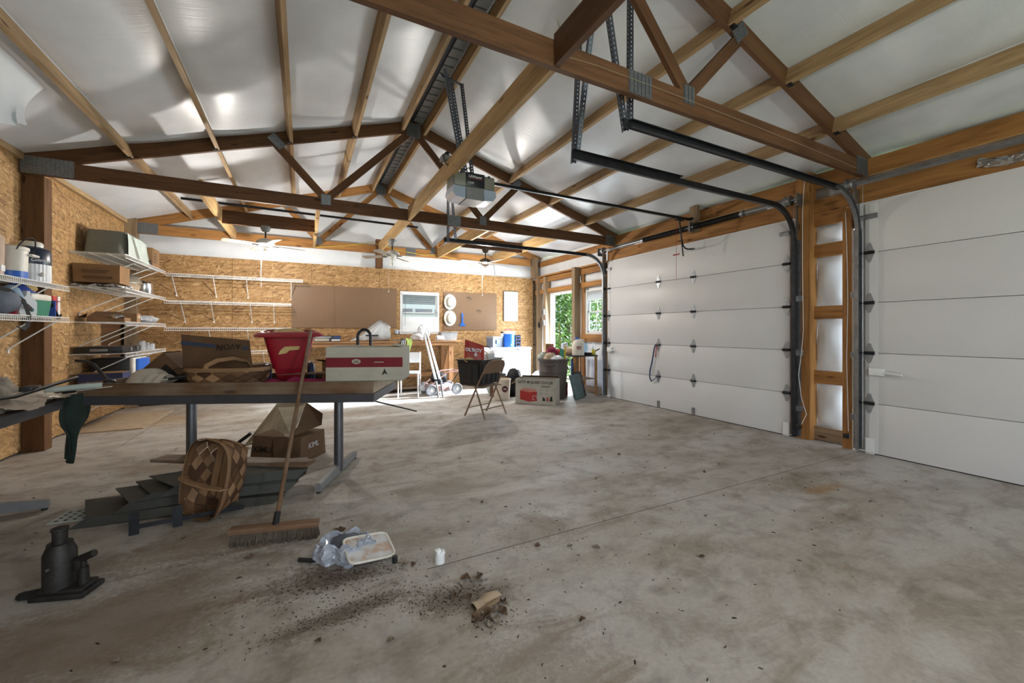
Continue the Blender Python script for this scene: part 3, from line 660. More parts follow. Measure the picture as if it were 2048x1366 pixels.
# ================================================================ ceiling fans with bare bulbs
M['fanwhite'] = plain('fan_enamel', lin(206, 204, 198), 0.35, 0, 0.06)
M['blade'] = plain('fan_blade', lin(150, 140, 126), 0.5); M['bronze'] = plain('fan_bronze', lin(96, 84, 74), 0.38, 0.6, 0.15)
M['bulb_on'] = plain('bulb_lit', (1, 1, 1, 1), 0.3, emit=((1.0, 0.93, 0.80, 1), 60.0))
M['bulb_off'] = plain('bulb_frosted', lin(236, 236, 232), 0.25)
M['brass'] = plain('brass', lin(176, 150, 92), 0.35, 0.9)
def fan(x, y, label, lit, house, power=0, rot=0.3, blades=4):
    zt = 2.72
    t = thing('ceiling_fan', label, 'fan', (x, y, zt), group='ceiling fans')
    MB().lathe([(0.0, 0.0), (0.062, 0.0), (0.066, -0.03), (0.045, -0.075), (0.016, -0.085)], 20).build('canopy', M['bronze'] if house == 'bronze' else M['greypl'], t)
    MB().cyl((0,0,-0.07), (0,0,-0.20), 0.011, n=10).build('downrod', M['darksteel'], t)
    MB().lathe([(0.0, -0.17), (0.03, -0.18), (0.075, -0.195), (0.115, -0.225), (0.12, -0.265), (0.085, -0.285), (0.06, -0.30), (0.055, -0.325), (0.0, -0.327)], 28).build('motor_housing', M['fanwhite'] if house != 'bronze' else M['bronze'], t)
    for k in range(blades):
        a = rot+k*2*PI/blades; ca, sa = math.cos(a), math.sin(a)
        mb = MB().at((0, 0, -0.275), (math.radians(12), 0, 0)); 
        mb.prism([(0.10, -0.035), (0.16, -0.05), (0.50, -0.062), (0.53, -0.045), (0.54, 0), (0.53, 0.045), (0.50, 0.062), (0.16, 0.05), (0.10, 0.035)], -0.003, 0.003, 'xy')
        b = mb.build('blade', M['blade'], t); b.rotation_euler = (0, 0, a)
        mb = MB().box(0.07, 0.17, -0.012, 0.012, -0.290, -0.282); ir = mb.build('blade_iron', M['darksteel'], b, smooth=0)
    MB().cyl((0,0,-0.325), (0,0,-0.37), 0.026, 0.022, n=14).build('lamp_socket', M['fanwhite'], t)
    MB().lathe([(0.013, -0.365), (0.016, -0.38), (0.030, -0.405), (0.033, -0.425), (0.024, -0.45), (0.0, -0.458)], 18).build('bulb', M['bulb_on'] if lit else M['bulb_off'], t)
    cx = -0.055
    pts = [(cx, 0.02, -0.32)]+[(cx+0.004*math.sin(i), 0.02, -0.36-0.07*i) for i in range(1, 8)]
    MB().tube(pts, 0.0015, n=5).lathe([(0, -0.885), (0.007, -0.88), (0.006, -0.855), (0, -0.85)], 8, c=(cx, 0.02)).build('pull_cord', M['wire'], t)
    if lit:
        d = bpy.data.lights.new('fan_bulb_light', 'POINT'); d.energy = power; d.shadow_soft_size = 0.035; d.color = (1.0, 0.95, 0.87)
        o = bpy.data.objects.new('fan_bulb_light', d); COL.objects.link(o); o.parent = t; o.location = (0, 0, -0.50)
    return t
fan(-0.487, 6.93, 'ceiling fan with lit bare bulb above the wire shelving, nearest the left wall', True, 'white', 84, 0.35)
fan(1.33, 6.97, 'white ceiling fan with unlit bulb in front of the middle post of the back wall', False, 'white', 0, 0.9)
fan(3.01, 6.93, 'bronze ceiling fan with lit bare bulb near the side doorway', True, 'bronze', 80, 0.15)
fan(1.31, -0.75, 'added unseen ceiling fan with lit bare bulb behind the camera, for fill light', True, 'white', 56, 0.5)  # lit fan added out of view to brighten the near half

# ================================================================ overhead door hardware
def sweep(mb, prof, pts, side=(0,1,0)):
    """prof: (a, b): a along side, b along the path normal"""
    side = Vector(side); n = len(prof); vs = []; m = len(pts); pts = [Vector(p) for p in pts]
    for i, p in enumerate(pts):
        t = (pts[min(i+1, m-1)]-pts[max(i-1, 0)]).normalized(); nr = t.cross(side).normalized()
        for a, b in prof: vs.append(tuple(p+side*a+nr*b))
    fs = [(i*n+k, i*n+(k+1) % n, (i+1)*n+(k+1) % n, (i+1)*n+k) for i in range(m-1) for k in range(n)]
    fs += [tuple(range(n-1, -1, -1)), tuple((m-1)*n+k for k in range(n))]
    return mb.add(vs, fs)
def chan(o):   # C channel opening towards side o
    t = 0.003
    return [(0, -0.026), (o*0.032, -0.026), (o*0.032, -0.020), (o*t, -0.022), (o*t, 0.022), (o*0.032, 0.020), (o*0.032, 0.026), (0, 0.026)]
def angle_iron(name, p0, p1, mat, parent, up=(0,0,1), w=0.032):
    p0, p1 = Vector(p0), Vector(p1); L = (p1-p0).length
    mb = MB().box(0, L, 0, w, -0.0012, 0.0012).box(0, L, -0.0012, 0.0012, 0, w)
    me = mb.build(name, mat, parent, smooth=0)
    x = (p1-p0).normalized(); u = Vector(up); y = u.cross(x).normalized(); z = x.cross(y).normalized()
    Mx = Matrix((x, y, z)).transposed().to_4x4(); Mx.translation = p0; me.matrix_local = Mx; return me
def track(y, o, label, xend=1.90, straps=(), rusty=False):
    t = thing('overhead_door_track', label, 'track', (4.86, y, 0))
    B = Vector((4.86, y, 0)); zc = 2.545; R = 0.38; xv = 4.862
    vert = [(xv, y, 0.02), (xv, y, zc-R)]; cur = [(xv-R+R*math.cos(a), y, zc-R+R*math.sin(a)) for a in [PI/2*i/10 for i in range(11)]]; hor = [(xv-R, y, zc), (xend, y, zc)]
    loc = lambda ps: [tuple(Vector(p)-B) for p in ps]
    mt = M['galv'] if not rusty else M['darksteel']
    sweep(MB(), chan(o), loc(vert)).build('vertical_track', mt, t, smooth=0); sweep(MB(), chan(o), loc(cur)).build('curved_track', mt, t, smooth=30)
    sweep(MB(), chan(o), loc(hor)).build('horizontal_track', M['darksteel'], t, smooth=0)
    mb = MB().box(-(4.86-xend)-0.04, -(4.86-xend)+1.15, o*-0.003, o*-0.0005, 0.0+zc-0.03, zc+0.035).box(-(4.86-xend)-0.04, -(4.86-xend)+1.15, o*-0.035, o*-0.003, zc+0.032, zc+0.035)
    mb.build('reinforcing_angle', M['darksteel'], t, smooth=0)
    mb = MB().box(0.035, 0.037, -0.035, 0.035, 0.02, 2.2); mb.build('track_flag_angle', M['galv'], t, smooth=0)
    for z in (0.33, 0.95, 1.55): MB().box(-0.002, 0.037, o*-0.004, o*-0.001, z-0.03, z+0.03).box(0.033, 0.037, o*-0.06, 0, z-0.03, z+0.03).build('jamb_bracket', M['galv'], t, smooth=0)
    MB().box(-0.01, 0.08, o*-0.005, o*-0.002, 2.22, 2.60).box(0.076, 0.08, o*-0.06, o*-0.002, 2.22, 2.60).build('flag_bracket', M['galv'], t, smooth=0)
    for p0, p1 in straps: angle_iron('hanger_strap', Vector(p0)-B, Vector(p1)-B, M['perf'], t, up=(0.2, 1, 0.1))
    return t
t1 = track(5.83, -1, 'far track of the hinged white overhead door, ending in front of the back wall window', 1.90, (((1.90, 5.80, 2.50), (1.90, 5.80, 3.35)), ((2.02, 5.80, 2.56), (1.93, 5.74, 3.30))))
t2 = track(2.57, 1, 'dark overhead track running from the door post, its end hung on a perforated strap', 1.88, (((1.88, 2.62, 2.51), (1.93, 2.60, 3.62)), ((1.90, 2.60, 2.57), (1.80, 2.30, 3.30))), True)
t3 = track(2.02, -1, 'nearest overhead track curving down beside the golden jamb of the right door', 1.90, (((1.90, 2.06, 2.52), (1.74, 2.10, 3.55)), ((1.94, 2.06, 2.56), (2.0, 2.12, 3.5))))

def drum(mb, y, o):
    mb.at((4.83, y, 2.64), (o*PI/2, 0, 0)); mb.lathe([(0.015, 0), (0.055, 0), (0.058, 0.006), (0.048, 0.012), (0.048, 0.045), (0.060, 0.052), (0.060, 0.060), (0.03, 0.062), (0.02, 0.075), (0.015, 0.075)], 20); mb.at()
def coil(y0, y1, r, turns):
    pts = []; n = turns*10
    for i in range(n+1):
        a = 2*PI*i/10; pts.append((4.83+r*math.cos(a), y0+(y1-y0)*i/n, 2.64+r*math.sin(a)))
    return pts
ts = thing('torsion_shaft', 'torsion shaft with two black springs above the left overhead door', 'shaft', (4.83, 4.2, 2.64))
def rel(mb, t): 
    L = Vector(t.location); mb.v = [tuple(Vector(p)-L) for p in mb.v]; return mb
rel(MB().cyl((4.83, 2.50, 2.64), (4.83, 5.88, 2.64), 0.0127, n=12), ts).build('shaft_tube', M['galv'], ts)
for a, b in ((3.20, 3.86), (3.98, 4.80)): rel(MB().tube(coil(a, b, 0.034, 46), 0.0052, n=5), ts).build('torsion_spring', M['blacksteel'], ts)
for y in (3.17, 4.82): rel(MB().cyl((4.83, y-0.02, 2.64), (4.83, y+0.02, 2.64), 0.036, n=14).cyl((4.83, y, 2.64), (4.83, y, 2.70), 0.008, n=6), ts).build('winding_cone', M['galv'], ts)
for y, o in ((2.60, -1), (5.82, 1)):
    mb = MB(); drum(mb, y, o); rel(mb, ts).build('cable_drum', M['galv'], ts); rel(MB().box(4.79, 4.945, y-o*0.0+0.07*o, y+0.075*o, 2.56, 2.70), ts).build('end_bearing_plate', M['galv'], ts, smooth=0)
rel(MB().box(4.80, 4.945, 3.915, 3.925, 2.58, 2.72), ts).build('centre_bearing_plate', M['galv'], ts, smooth=0)
for y in (5.80, 2.60): rel(MB().cyl((4.875, y, 2.62), (4.875, y, 0.08), 0.002, n=5), ts).build('lift_cable', M['galv'], ts)
ts2 = thing('torsion_shaft', 'torsion shaft and spring above the right overhead door under the eave', 'shaft', (4.83, 0.5, 2.64))
rel(MB().cyl((4.83, -1.3, 2.64), (4.83, 2.12, 2.64), 0.0127, n=12), ts2).build('shaft_tube', M['galv'], ts2)
rel(MB().tube(coil(0.0, 0.86, 0.034, 46), 0.0052, n=5), ts2).build('torsion_spring', M['blacksteel'], ts2)
rel(MB().cyl((4.83, 0.87, 2.64), (4.83, 0.92, 2.64), 0.036, n=14).cyl((4.83, 0.90, 2.64), (4.80, 0.90, 2.59), 0.009, n=6), ts2).build('winding_cone', M['galv'], ts2)
mb = MB(); drum(mb, 2.02, -1); rel(mb, ts2).build('cable_drum', M['galv'], ts2)
rel(MB().cyl((4.875, 1.97, 2.62), (4.875, 1.97, 0.08), 0.002, n=5), ts2).build('lift_cable', M['galv'], ts2)
# photo-eye sensors at the jambs
for y, o, lb in ((2.53, 1, 'small safety sensor at the foot of the door post beside the left overhead door'), (2.09, -1, 'small safety sensor at the foot of the jamb beside the right overhead door')):
    t = thing('safety_sensor', lb, 'sensor', (4.85, y, 0.14), group='door safety sensors')
    MB().cb((-0.01, 0, 0), (0.03, 0.05, 0.045), 0.005).cyl((-0.03, 0, 0), (-0.015, 0, 0), 0.014, n=10).build('sensor_body', M['blackpl'], t); MB().box(0.0, 0.05, -0.012, 0.012, -0.004, 0.0).build('mount', M['brass'], t, smooth=0)
tag(MB().tube([(4.895, 2.50, 2.85), (4.893, 2.52, 2.5), (4.893, 2.52, 1.9), (4.893, 2.51, 1.2), (4.893, 2.53, 0.95), (4.893, 2.56, 0.7), (4.893, 2.53, 0.45), (4.893, 2.48, 0.28), (4.88, 2.52, 0.17)], 0.0035, n=5).build('sensor_wire', M['wire']), 'thin tan wire stapled down the golden door post', 'wire')
tag(MB().tube([(4.895, 2.12, 2.4), (4.893, 2.11, 2.1), (4.893, 2.10, 1.5), (4.893, 2.11, 0.9), (4.893, 2.10, 0.4), (4.88, 2.09, 0.18)], 0.0035, n=5).build('sensor_wire', M['wire']), 'thin tan wire running down the jamb beside the right overhead door', 'wire')

# opener
M['opgrey'] = plain('opener_shell', lin(122, 122, 112), 0.45); M['oppanel'] = plain('opener_panel', lin(24, 27, 34), 0.35)
M['oplens'] = plain('opener_lens', lin(176, 192, 214), 0.25, trans=0.25); M['ink_w'] = plain('print_white', lin(216, 218, 222), 0.5); M['ink_r'] = plain('print_red', lin(168, 52, 48), 0.5); M['ink_k'] = plain('print_black', lin(28, 26, 26), 0.6)
t = thing('garage_door_opener', 'grey and black garage door opener hung on perforated straps from the roof', 'opener', (1.53, 3.90, 2.56))
MB().cb((0, 0, 0.13), (0.44, 0.24, 0.14), 0.02).build('motor_housing', M['opgrey'], t)
MB().cb((0.0, -0.122, 0.135), (0.20, 0.012, 0.135), 0.004).build('label_panel', M['oppanel'], t)
for s in (-1, 1):
    MB().prism([(s*0.10, 0.06), (s*0.225, 0.06), (s*0.235, 0.0), (s*0.20, -0.045), (s*0.10, -0.055)], -0.115, 0.115).build('light_lens', M['oplens'], t)
    MB().prism([(s*0.135, 0.20), (s*0.165, 0.20), (s*0.15, 0.175)], -0.126, -0.119).build('vent_slot', M['blackpl'], t, smooth=0)
MB().prism([(-0.10, 0.06), (0.10, 0.06), (0.09, -0.06), (-0.09, -0.06)], -0.118, 0.118).build('belly_cover', M['greypl'], t)
text('LiftMaster', 0.036, M['ink_w'], t, (0.0, -0.1295, 0.165), (PI/2, 0, 0), sx=0.98, bold=0.0005)
MB().box(-0.07, 0.08, -0.1295, -0.1285, 0.144, 0.147).build('red_underline', M['ink_r'], t, smooth=0)
text('1/2HP', 0.028, M['ink_w'], t, (-0.05, -0.1295, 0.10), (PI/2, 0, 0))
MB().box(0.24, 3.27, -0.014, 0.014, 0.165, 0.195).build('rail', M['blacksteel'], t, smooth=0)
MB().box(2.98, 3.12, -0.02, 0.02, 0.14, 0.168).build('trolley', M['blackpl'], t, smooth=0)
MB().cb((3.27, 0, 0.19), (0.05, 0.06, 0.03)).build('header_bracket', M['darksteel'], t)
ca = [(3.05, 0.0, 0.145), (3.08, 0.0, -0.05), (3.12, 0.0, -0.19), (3.16, 0.0, -0.225), (3.22, 0, -0.235), (3.30, 0, -0.225)]
MB().tube(ca, 0.013, n=4, sq=(0.5, 1)).build('curved_door_arm', M['darksteel'], t); MB().tube([(3.06, 0.004, 0.14), (3.13, 0.004, -0.34)], 0.013, n=4, sq=(0.4, 1)).build('straight_door_arm', M['darksteel'], t)
MB().cb((3.31, 0, -0.225), (0.05, 0.05, 0.03), 0.004).build('door_bracket', M['galv'], t)
MB().tube([(2.99, 0, 0.14), (2.99, 0, -0.66)], 0.0022, n=5).build('release_cord', M['ink_r'], t); MB().cyl((2.99, -0.05, -0.33), (2.99, 0.05, -0.33), 0.009, n=8).build('release_handle', M['ink_r'], t)
for p0, p1 in (((-0.08, 0.02, 0.20), (-0.30, -0.02, 1.22)), ((-0.05, 0.02, 0.20), (-0.22, 0.03, 1.18)), ((0.03, 0.05, 0.20), (-0.02, 0.25, 1.30)), ((-0.34, -0.06, 1.14), (0.02, 0.30, 1.33)), ((-0.12, 0.0, 0.203), (0.12, 0.0, 0.203))):
    angle_iron('hanger_strap', p0, p1, M['perf'], t, up=(0.2, 1, 0.1))
MB().tube([(-0.17, 0.05, 0.42), (-0.24, 0.02, 0.43), (-0.29, 0.0, 0.38), (-0.27, 0, 0.30), (-0.17, 0, 0.26), (-0.05, 0, 0.28), (-0.01, 0.02, 0.31), (-0.0, 0, 0.26), (-0.06, 0, 0.225), (-0.13, 0.0, 0.32), (-0.16, 0.04, 0.41)], 0.006, n=6).build('power_cord', M['blackpl'], t)
t = thing('outlet_box', 'small metal outlet box on the tie board above the garage door opener', 'outlet', (1.29, 3.98, 2.915))
MB().box(-0.05, 0.05, -0.05, 0.05, 0.0, 0.045).build('box_body', M['galv'], t, smooth=0); MB().cb((0.0, -0.04, 0.06), (0.04, 0.03, 0.03), 0.005).build('plug', M['blackpl'], t)
# long dark rod resting on the tie boards
tag(beam('steel_rod', (-1.42, 6.70, 2.925), (1.71, 6.78, 2.925), 0.028, 0.028, M['darksteel']), 'long thin dark steel bar lying across the tie boards in front of the fans', 'bar')
M['yellow'] = plain('yellow_cable', lin(200, 176, 60), 0.5)
tag(MB().tube([(0.2, 8.29, 2.73), (0.7, 8.28, 2.80), (1.2, 8.22, 2.90), (1.7, 8.28, 2.80), (2.2, 8.29, 2.76), (2.5, 8.29, 2.79), (2.9, 8.29, 2.73)], 0.006, n=5).build('yellow_cable', M['yellow']), 'yellow electrical cable looped along the back wall truss', 'cable')
tag(MB().tube([(3.66, 8.29, 2.88), (3.75, 8.27, 2.80), (3.78, 8.26, 2.68), (3.84, 8.32, 2.55), (3.86, 8.36, 2.46)], 0.008, n=5).build('loose_cable', M['greypl']), 'loose grey cable hanging at the top of the strand board near the corner', 'cable')
M['splintw'] = plain('tan_wire', lin(150, 134, 112), 0.6)
tag(MB().tube([(1.30, 1.96, 2.98), (1.33, 1.9, 2.74), (1.6, 1.955, 2.80), (2.3, 1.955, 2.80), (3.2, 1.955, 2.79), (4.2, 1.955, 2.77), (4.75, 1.955, 2.75), (4.83, 2.0, 2.72)], 0.0018, n=5).build('bell_wire', M['splintw']), 'thin pale wire strung along the nearest truss bottom chord', 'wire')

# ================================================================ wire shelving
def wire_deck(L, D, step=0.027):
    """x along the wall, y from wall (0) to front (D)"""
    mb = MB(); r = 0.0031; n = int(L/step)
    for i in range(n+1):
        x = L*i/n; mb.tube([(x, 0, 0), (x, D, 0), (x, D+0.002, -0.042)], r, n=4, cap=False)
    for y, z in ((0.005, -0.004), (D*0.33, -0.004), (D*0.66, -0.004), (D, 0.003), (D+0.003, -0.042)): mb.tube([(0, y, z), (L, y, z)], 0.0042, n=5)
    return mb
def wire_shelf(label, loc, rz, L, D, braces, group, drop=0.29):
    t = thing('wire_shelf', label, 'shelf', loc, rz, group)
    wire_deck(L, D).build('wire_deck', M['wire'], t)['kind'] = 'stuff'
    for x in braces:
        MB().tube([(x, D-0.01, -0.03), (x+0.004, 0.012, -drop), (x+0.004, 0.004, -drop-0.02)], 0.0065, n=6).cb((x+0.004, 0.004, -drop-0.03), (0.022, 0.008, 0.035), 0.002).build('brace', M['wire'], t)
    return t
# local x must run right-to-left so that y points into the room: back wall -> rz = pi
def back_shelf(z, x0, x1, braces, lab, D=0.30): return wire_shelf(lab, (x1, YB-0.002, z), PI, x1-x0, D, [x1-b for b in braces], 'wire shelves on the back wall')
back_shelf(2.09, -1.90, 0.0, (-1.83, -1.30, -0.845, -0.185), 'top white wire shelf on the back wall, its right end over the pegboard')
back_shelf(1.665, -1.92, -0.185, (-1.72, -1.33, -0.79, -0.45), 'second white wire shelf from the top on the back wall')
back_shelf(1.238, -1.92, -0.185, (-1.36, -0.83, -0.35), 'third white wire shelf from the top on the back wall, behind the red wagon')
back_shelf(0.85, -1.92, -0.17, (-1.2, -0.6), 'lowest white wire shelf on the back wall, mostly hidden by the cardboard box')
def left_shelf(z, y0, y1, braces, lab, D, grp): return wire_shelf(lab, (XL+0.002, y1, z), -PI/2, y1-y0, D, [y1-b for b in braces], grp)
left_shelf(1.63, 3.2, 5.69, (3.5, 4.5, 4.95, 5.35), 'upper wire shelf on the left wall holding the drink coolers', 0.34, 'wire shelves on the left wall')
left_shelf(1.32, 3.2, 5.69, (3.5, 4.45, 5.1, 5.5), 'lower wire shelf on the left wall holding lunch coolers and bags', 0.34, 'wire shelves on the left wall')
for z, lab, br in ((2.13, 'highest wire shelf near the left corner, under the grey covered tub', (7.05, 7.6, 7.95)), (1.715, 'second wire shelf near the left corner, with roaster and steel cooker', (6.85, 7.35, 7.75)), (1.30, 'third wire shelf near the left corner, with opened cardboard boxes', (6.85, 7.2, 7.7)), (0.91, 'fourth wire shelf near the left corner, with black case and glass jars', (6.9, 7.3, 7.8)), (0.46, 'lowest wire shelf near the left corner with the blue carton', (6.9, 7.7))):
    left_shelf(z, 6.60, 8.25, br, lab, 0.50, 'wire shelves near the left corner')

# ---- drink coolers on the upper left shelf
M['cream'] = plain('cream_plastic', lin(212, 208, 198), 0.4); M['blue'] = plain('blue_plastic', lin(34, 96, 190), 0.35); M['navy'] = plain('navy_plastic', lin(34, 46, 66), 0.3)
M['green'] = plain('green_plastic', lin(44, 122, 98), 0.4); M['redpl'] = plain('red_plastic', lin(150, 20, 38), 0.38); M['red'] = plain('red_fabric', lin(190, 62, 60), 0.8); M['bluefab'] = plain('blue_fabric', lin(44, 72, 150), 0.8)
M['tan'] = plain('tan_cloth', lin(196, 170, 116), 0.85); M['blackfab'] = plain('black_webbing', lin(24, 24, 26), 0.8); M['greyfab'] = plain('grey_nylon', lin(92, 98, 112), 0.7)
Zs = 1.634
t = thing('drink_cooler', 'white drink cooler with blue base band and wire bail on the upper left shelf', 'cooler', (-2.26, 5.12, Zs))
MB().lathe([(0.0, 0.0), (0.100, 0.0), (0.104, 0.02), (0.106, 0.075)], 32).build('base_band', M['blue'], t)
MB().lathe([(0.103, 0.075), (0.108, 0.26), (0.0, 0.261)], 32).build('body', M['cream'], t); MB().lathe([(0.112, 0.255), (0.116, 0.262), (0.114, 0.285), (0.09, 0.296), (0.0, 0.30)], 32).build('lid', M['cream'], t)
MB().tube([(0.0+0.118*math.cos(a)*1.0, 0, 0.27+0.13*math.sin(a)) for a in [PI*i/14 for i in range(15)]], 0.005, n=6).build('bail_handle', M['darksteel'], t).rotation_euler = (0.35, 0, PI/2)
MB().cb((0.115, 0.06, 0.225), (0.05, 0.11, 0.02), 0.006).build('side_grip', M['cream'], t)
def ribbed(mb, r, z0, z1, n=30):
    vs = []; m = n*2
    for z in (z0, z1):
        for i in range(m): 
            a = 2*PI*i/m; rr = r+(0.004 if i % 2 else 0); vs.append((rr*math.cos(a), rr*math.sin(a), z))
    mb.add(vs, [(i, (i+1) % m, m+(i+1) % m, m+i) for i in range(m)]+[tuple(range(m-1, -1, -1)), tuple(range(m, 2*m))]); return mb
def jug(label, loc, r, spigot=True, hh=0.36):
    t = thing('ribbed_jug', label, 'cooler', loc)
    MB().lathe([(0, 0), (r, 0), (r+0.004, 0.01), (r, 0.02)], 32).build('foot_ring', M['white'], t)
    ribbed(MB(), r, 0.018, hh*0.46).build('ribbed_base', M['white'], t, smooth=0)
    MB().lathe([(r+0.004, hh*0.45), (r+0.006, hh*0.47), (r+0.004, hh*0.76), (r*0.93, hh*0.83), (r*0.6, hh*0.88), (0, hh*0.885)], 32).build('upper_body', M['navy'], t)
    MB().lathe([(r*0.62, hh*0.86), (r*0.64, hh*0.96), (r*0.55, hh), (0, hh)], 28).build('screw_lid', M['cream'], t)
    if spigot: MB().cyl((r*0.75, -r*0.66, 0.075), (r*1.0, -r*0.92, 0.075), 0.014, n=10).cyl((r*0.98, -r*0.9, 0.055), (r*0.98, -r*0.9, 0.095), 0.012, n=10).build('spigot', M['cream'], t)
    return t
t = jug('large navy and white ribbed jug beside the timber post on the upper left shelf', (-2.255, 5.42, Zs), 0.125, True, 0.385)
text('Coleman', 0.042, M['ink_w'], t, (0.098, -0.087, 0.21), (PI/2, 0, math.radians(48)), sx=0.85, shear=0.2)
jug('smaller navy and white ribbed jug at the end of the upper left shelf', (-2.30, 5.59, Zs), 0.078, False, 0.33)
t = thing('clear_tumbler', 'clear plastic tube standing behind the ribbed jugs on the left shelf', 'tube', (-2.36, 5.60, Zs)); MB().cyl((0, 0, 0), (0, 0, 0.42), 0.014, n=12).build('tube_wall', M['cream'], t)
t = thing('tan_canister', 'tan canister cut by the left edge of the picture on the upper shelf', 'canister', (-2.24, 4.76, Zs)); MB().lathe([(0, 0), (0.10, 0), (0.105, 0.30), (0.08, 0.34), (0, 0.35)], 28).build('canister_body', plain('canister_tan', lin(186, 160, 140), 0.6), t)
MB().cb((0.10, 0.0, 0.06), (0.012, 0.05, 0.05), 0.004).build('tag', M['white'], t)

# ---- lower left shelf
Zl = 1.325
t = thing('lunch_cooler', 'green lunch cooler with white lid on the lower left shelf', 'cooler', (-2.24, 5.33, Zl), -0.15)
MB().taper(0.0, 0.145, 0.085, 0.105, 0.10, 0.12).build('tub', M['green'], t); MB().cb((0, 0, 0.172), (0.205, 0.245, 0.055), 0.012).build('lid', M['cream'], t); MB().cb((0, 0, 0.204), (0.12, 0.16, 0.012), 0.004).build('lid_panel', M['greypl'], t)
MB().tube([(0.0, -0.125, 0.15), (0.06, -0.13, 0.20), (0.06, 0.13, 0.20), (0.0, 0.125, 0.15)], 0.008, n=6).build('swing_handle', M['cream'], t)
t = thing('soft_cooler', 'blue, red and white soft cooler bag at the end of the lower left shelf', 'bag', (-2.25, 5.57, Zl), 0.05)
MB().cb((0, 0, 0.075), (0.22, 0.17, 0.15), 0.02).build('lower_pouch', M['red'], t); MB().cb((0.0, 0, 0.178), (0.225, 0.175, 0.05), 0.015).build('flap', M['red'], t)
MB().cb((0.113, 0.02, 0.08), (0.008, 0.05, 0.14), 0.002).cb((0.114, 0.02, 0.18), (0.008, 0.05, 0.045), 0.002).build('white_stripe', M['white'], t); MB().cb((0.03, -0.09, 0.08), (0.2, 0.02, 0.15), 0.005).build('blue_side', M['bluefab'], t)
MB().tube([(0.02, -0.10, 0.19), (0.10, -0.11, 0.14), (0.135, -0.08, 0.02), (0.125, -0.02, -0.02), (0.12, 0.04, 0.03)], 0.016, n=4, sq=(0.15, 1)).build('strap', M['blackfab'], t)
t = thing('folded_bag', 'blue and tan folded beach bag lying behind the green lunch cooler', 'bag', (-2.33, 5.42, Zl+0.0), 0)
MB().blob((0.0, 0, 0.16), (0.09, 0.17, 0.16), 20, 12, 0.06, 3).build('blue_shell', M['bluefab'], t); MB().blob((0.03, 0.06, 0.27), (0.05, 0.10, 0.05), 16, 9, 0.08, 5).build('tan_top', M['tan'], t)
t = thing('grey_shoulder_bag', 'grey nylon bag with a long black strap hanging over the lower left shelf', 'bag', (-2.25, 4.92, Zl))
MB().blob((0, 0, 0.12), (0.13, 0.17, 0.12), 22, 12, 0.06, 8).build('bag_body', M['greyfab'], t); MB().blob((0.04, 0.10, 0.16), (0.07, 0.06, 0.10), 14, 9, 0.05, 2).build('side_pocket', plain('pale_blue_fabric', lin(128, 152, 172), 0.8), t)
MB().tube([(0.05, -0.15, 0.22), (0.10, -0.05, 0.20), (0.14, 0.05, 0.12), (0.15, 0.10, 0.0), (0.15, 0.08, -0.09), (0.15, 0.02, -0.12), (0.15, -0.06, -0.10)], 0.022, n=4, sq=(0.12, 1)).build('strap', M['blackfab'], t)
MB().tube([(0.12, 0.04, 0.13), (0.13, 0.14, 0.08), (0.13, 0.24, 0.03)], 0.02, n=4, sq=(0.12, 1)).build('side_strap', M['blackfab'], t)
t = thing('white_paddle_flask', 'white paddle shaped flask standing between the grey bag and green cooler', 'flask', (-2.16, 5.12, Zl))
MB().prism([(-0.045, 0.0), (0.045, 0.0), (0.055, 0.02), (0.055, 0.12), (0.012, 0.18), (0.010, 0.215), (-0.010, 0.215), (-0.012, 0.18), (-0.055, 0.12), (-0.055, 0.02)], -0.03, 0.03).build('flask_body', M['white'], t)
MB().cyl((0.02, -0.0305, 0.05), (0.02, -0.033, 0.05), 0.016, n=14).build('round_badge', plain('badge_teal', lin(70, 130, 140), 0.5), t)
t.rotation_euler = (0, 0, math.radians(50))
t = thing('red_pouch', 'flat red pouch standing behind the white flask on the lower left shelf', 'pouch', (-2.24, 5.06, Zl)); MB().cb((0, 0, 0.09), (0.10, 0.03, 0.18), 0.008).build('pouch_body', plain('crimson_fabric', lin(176, 40, 66), 0.8), t)

# ---- corner shelves
M['bin_grey'] = plain('grey_green_cover', lin(112, 114, 106), 0.6, 0, 0.12, 5, bmp=0.3); M['drab'] = plain('pale_cloth', lin(176, 186, 180), 0.8, 0, 0.1, 6)
t = thing('covered_tub', 'grey covered tub on the highest corner shelf against the left wall', 'tub', (-2.19, 6.78, 2.137))
def tub(u, v):
    a = 2*PI*u; e = 0.28; cx = math.copysign(abs(math.cos(a))**e, math.cos(a)); cy = math.copysign(abs(math.sin(a))**e, math.sin(a))
    k = 1-0.10*v; return (0.215*cx*k, 0.45+0.46*cy*k, 0.02+0.29*v-0.02*(cy > 0)*v)
MB().grid(48, 8, tub, closed_u=True).cb((0, 0.45, 0.30), (0.37, 0.80, 0.012), 0.004).build('cover', M['bin_grey'], t)
MB().grid(14, 12, lambda u, v: (0.225-0.02*v+0.012*math.sin(9*u+2*v), 0.02+0.78*u, 0.30*v-0.01+0.02*math.sin(7*u)*(1-v)), thick=0.004).build('draped_cloth', M['drab'], t)
t = thing('small_carton', 'small brown carton at the far end of the highest corner shelf', 'box', (-2.08, 7.78, 2.137)); MB().box(-0.14, 0.14, -0.16, 0.16, 0, 0.26).build('carton_body', M['card'], t, smooth=0)
for i in range(4): MB().box(0.141, 0.142, -0.10, 0.02, 0.06+0.04*i, 0.075+0.04*i).build('printed_bar', M['ink_k'], t, smooth=0)
for i in range(3): MB().box(-0.10, 0.06, -0.1615, -0.1605, 0.10+0.05*i, 0.125+0.05*i).build('printed_bar', M['ink_k'], t, smooth=0)
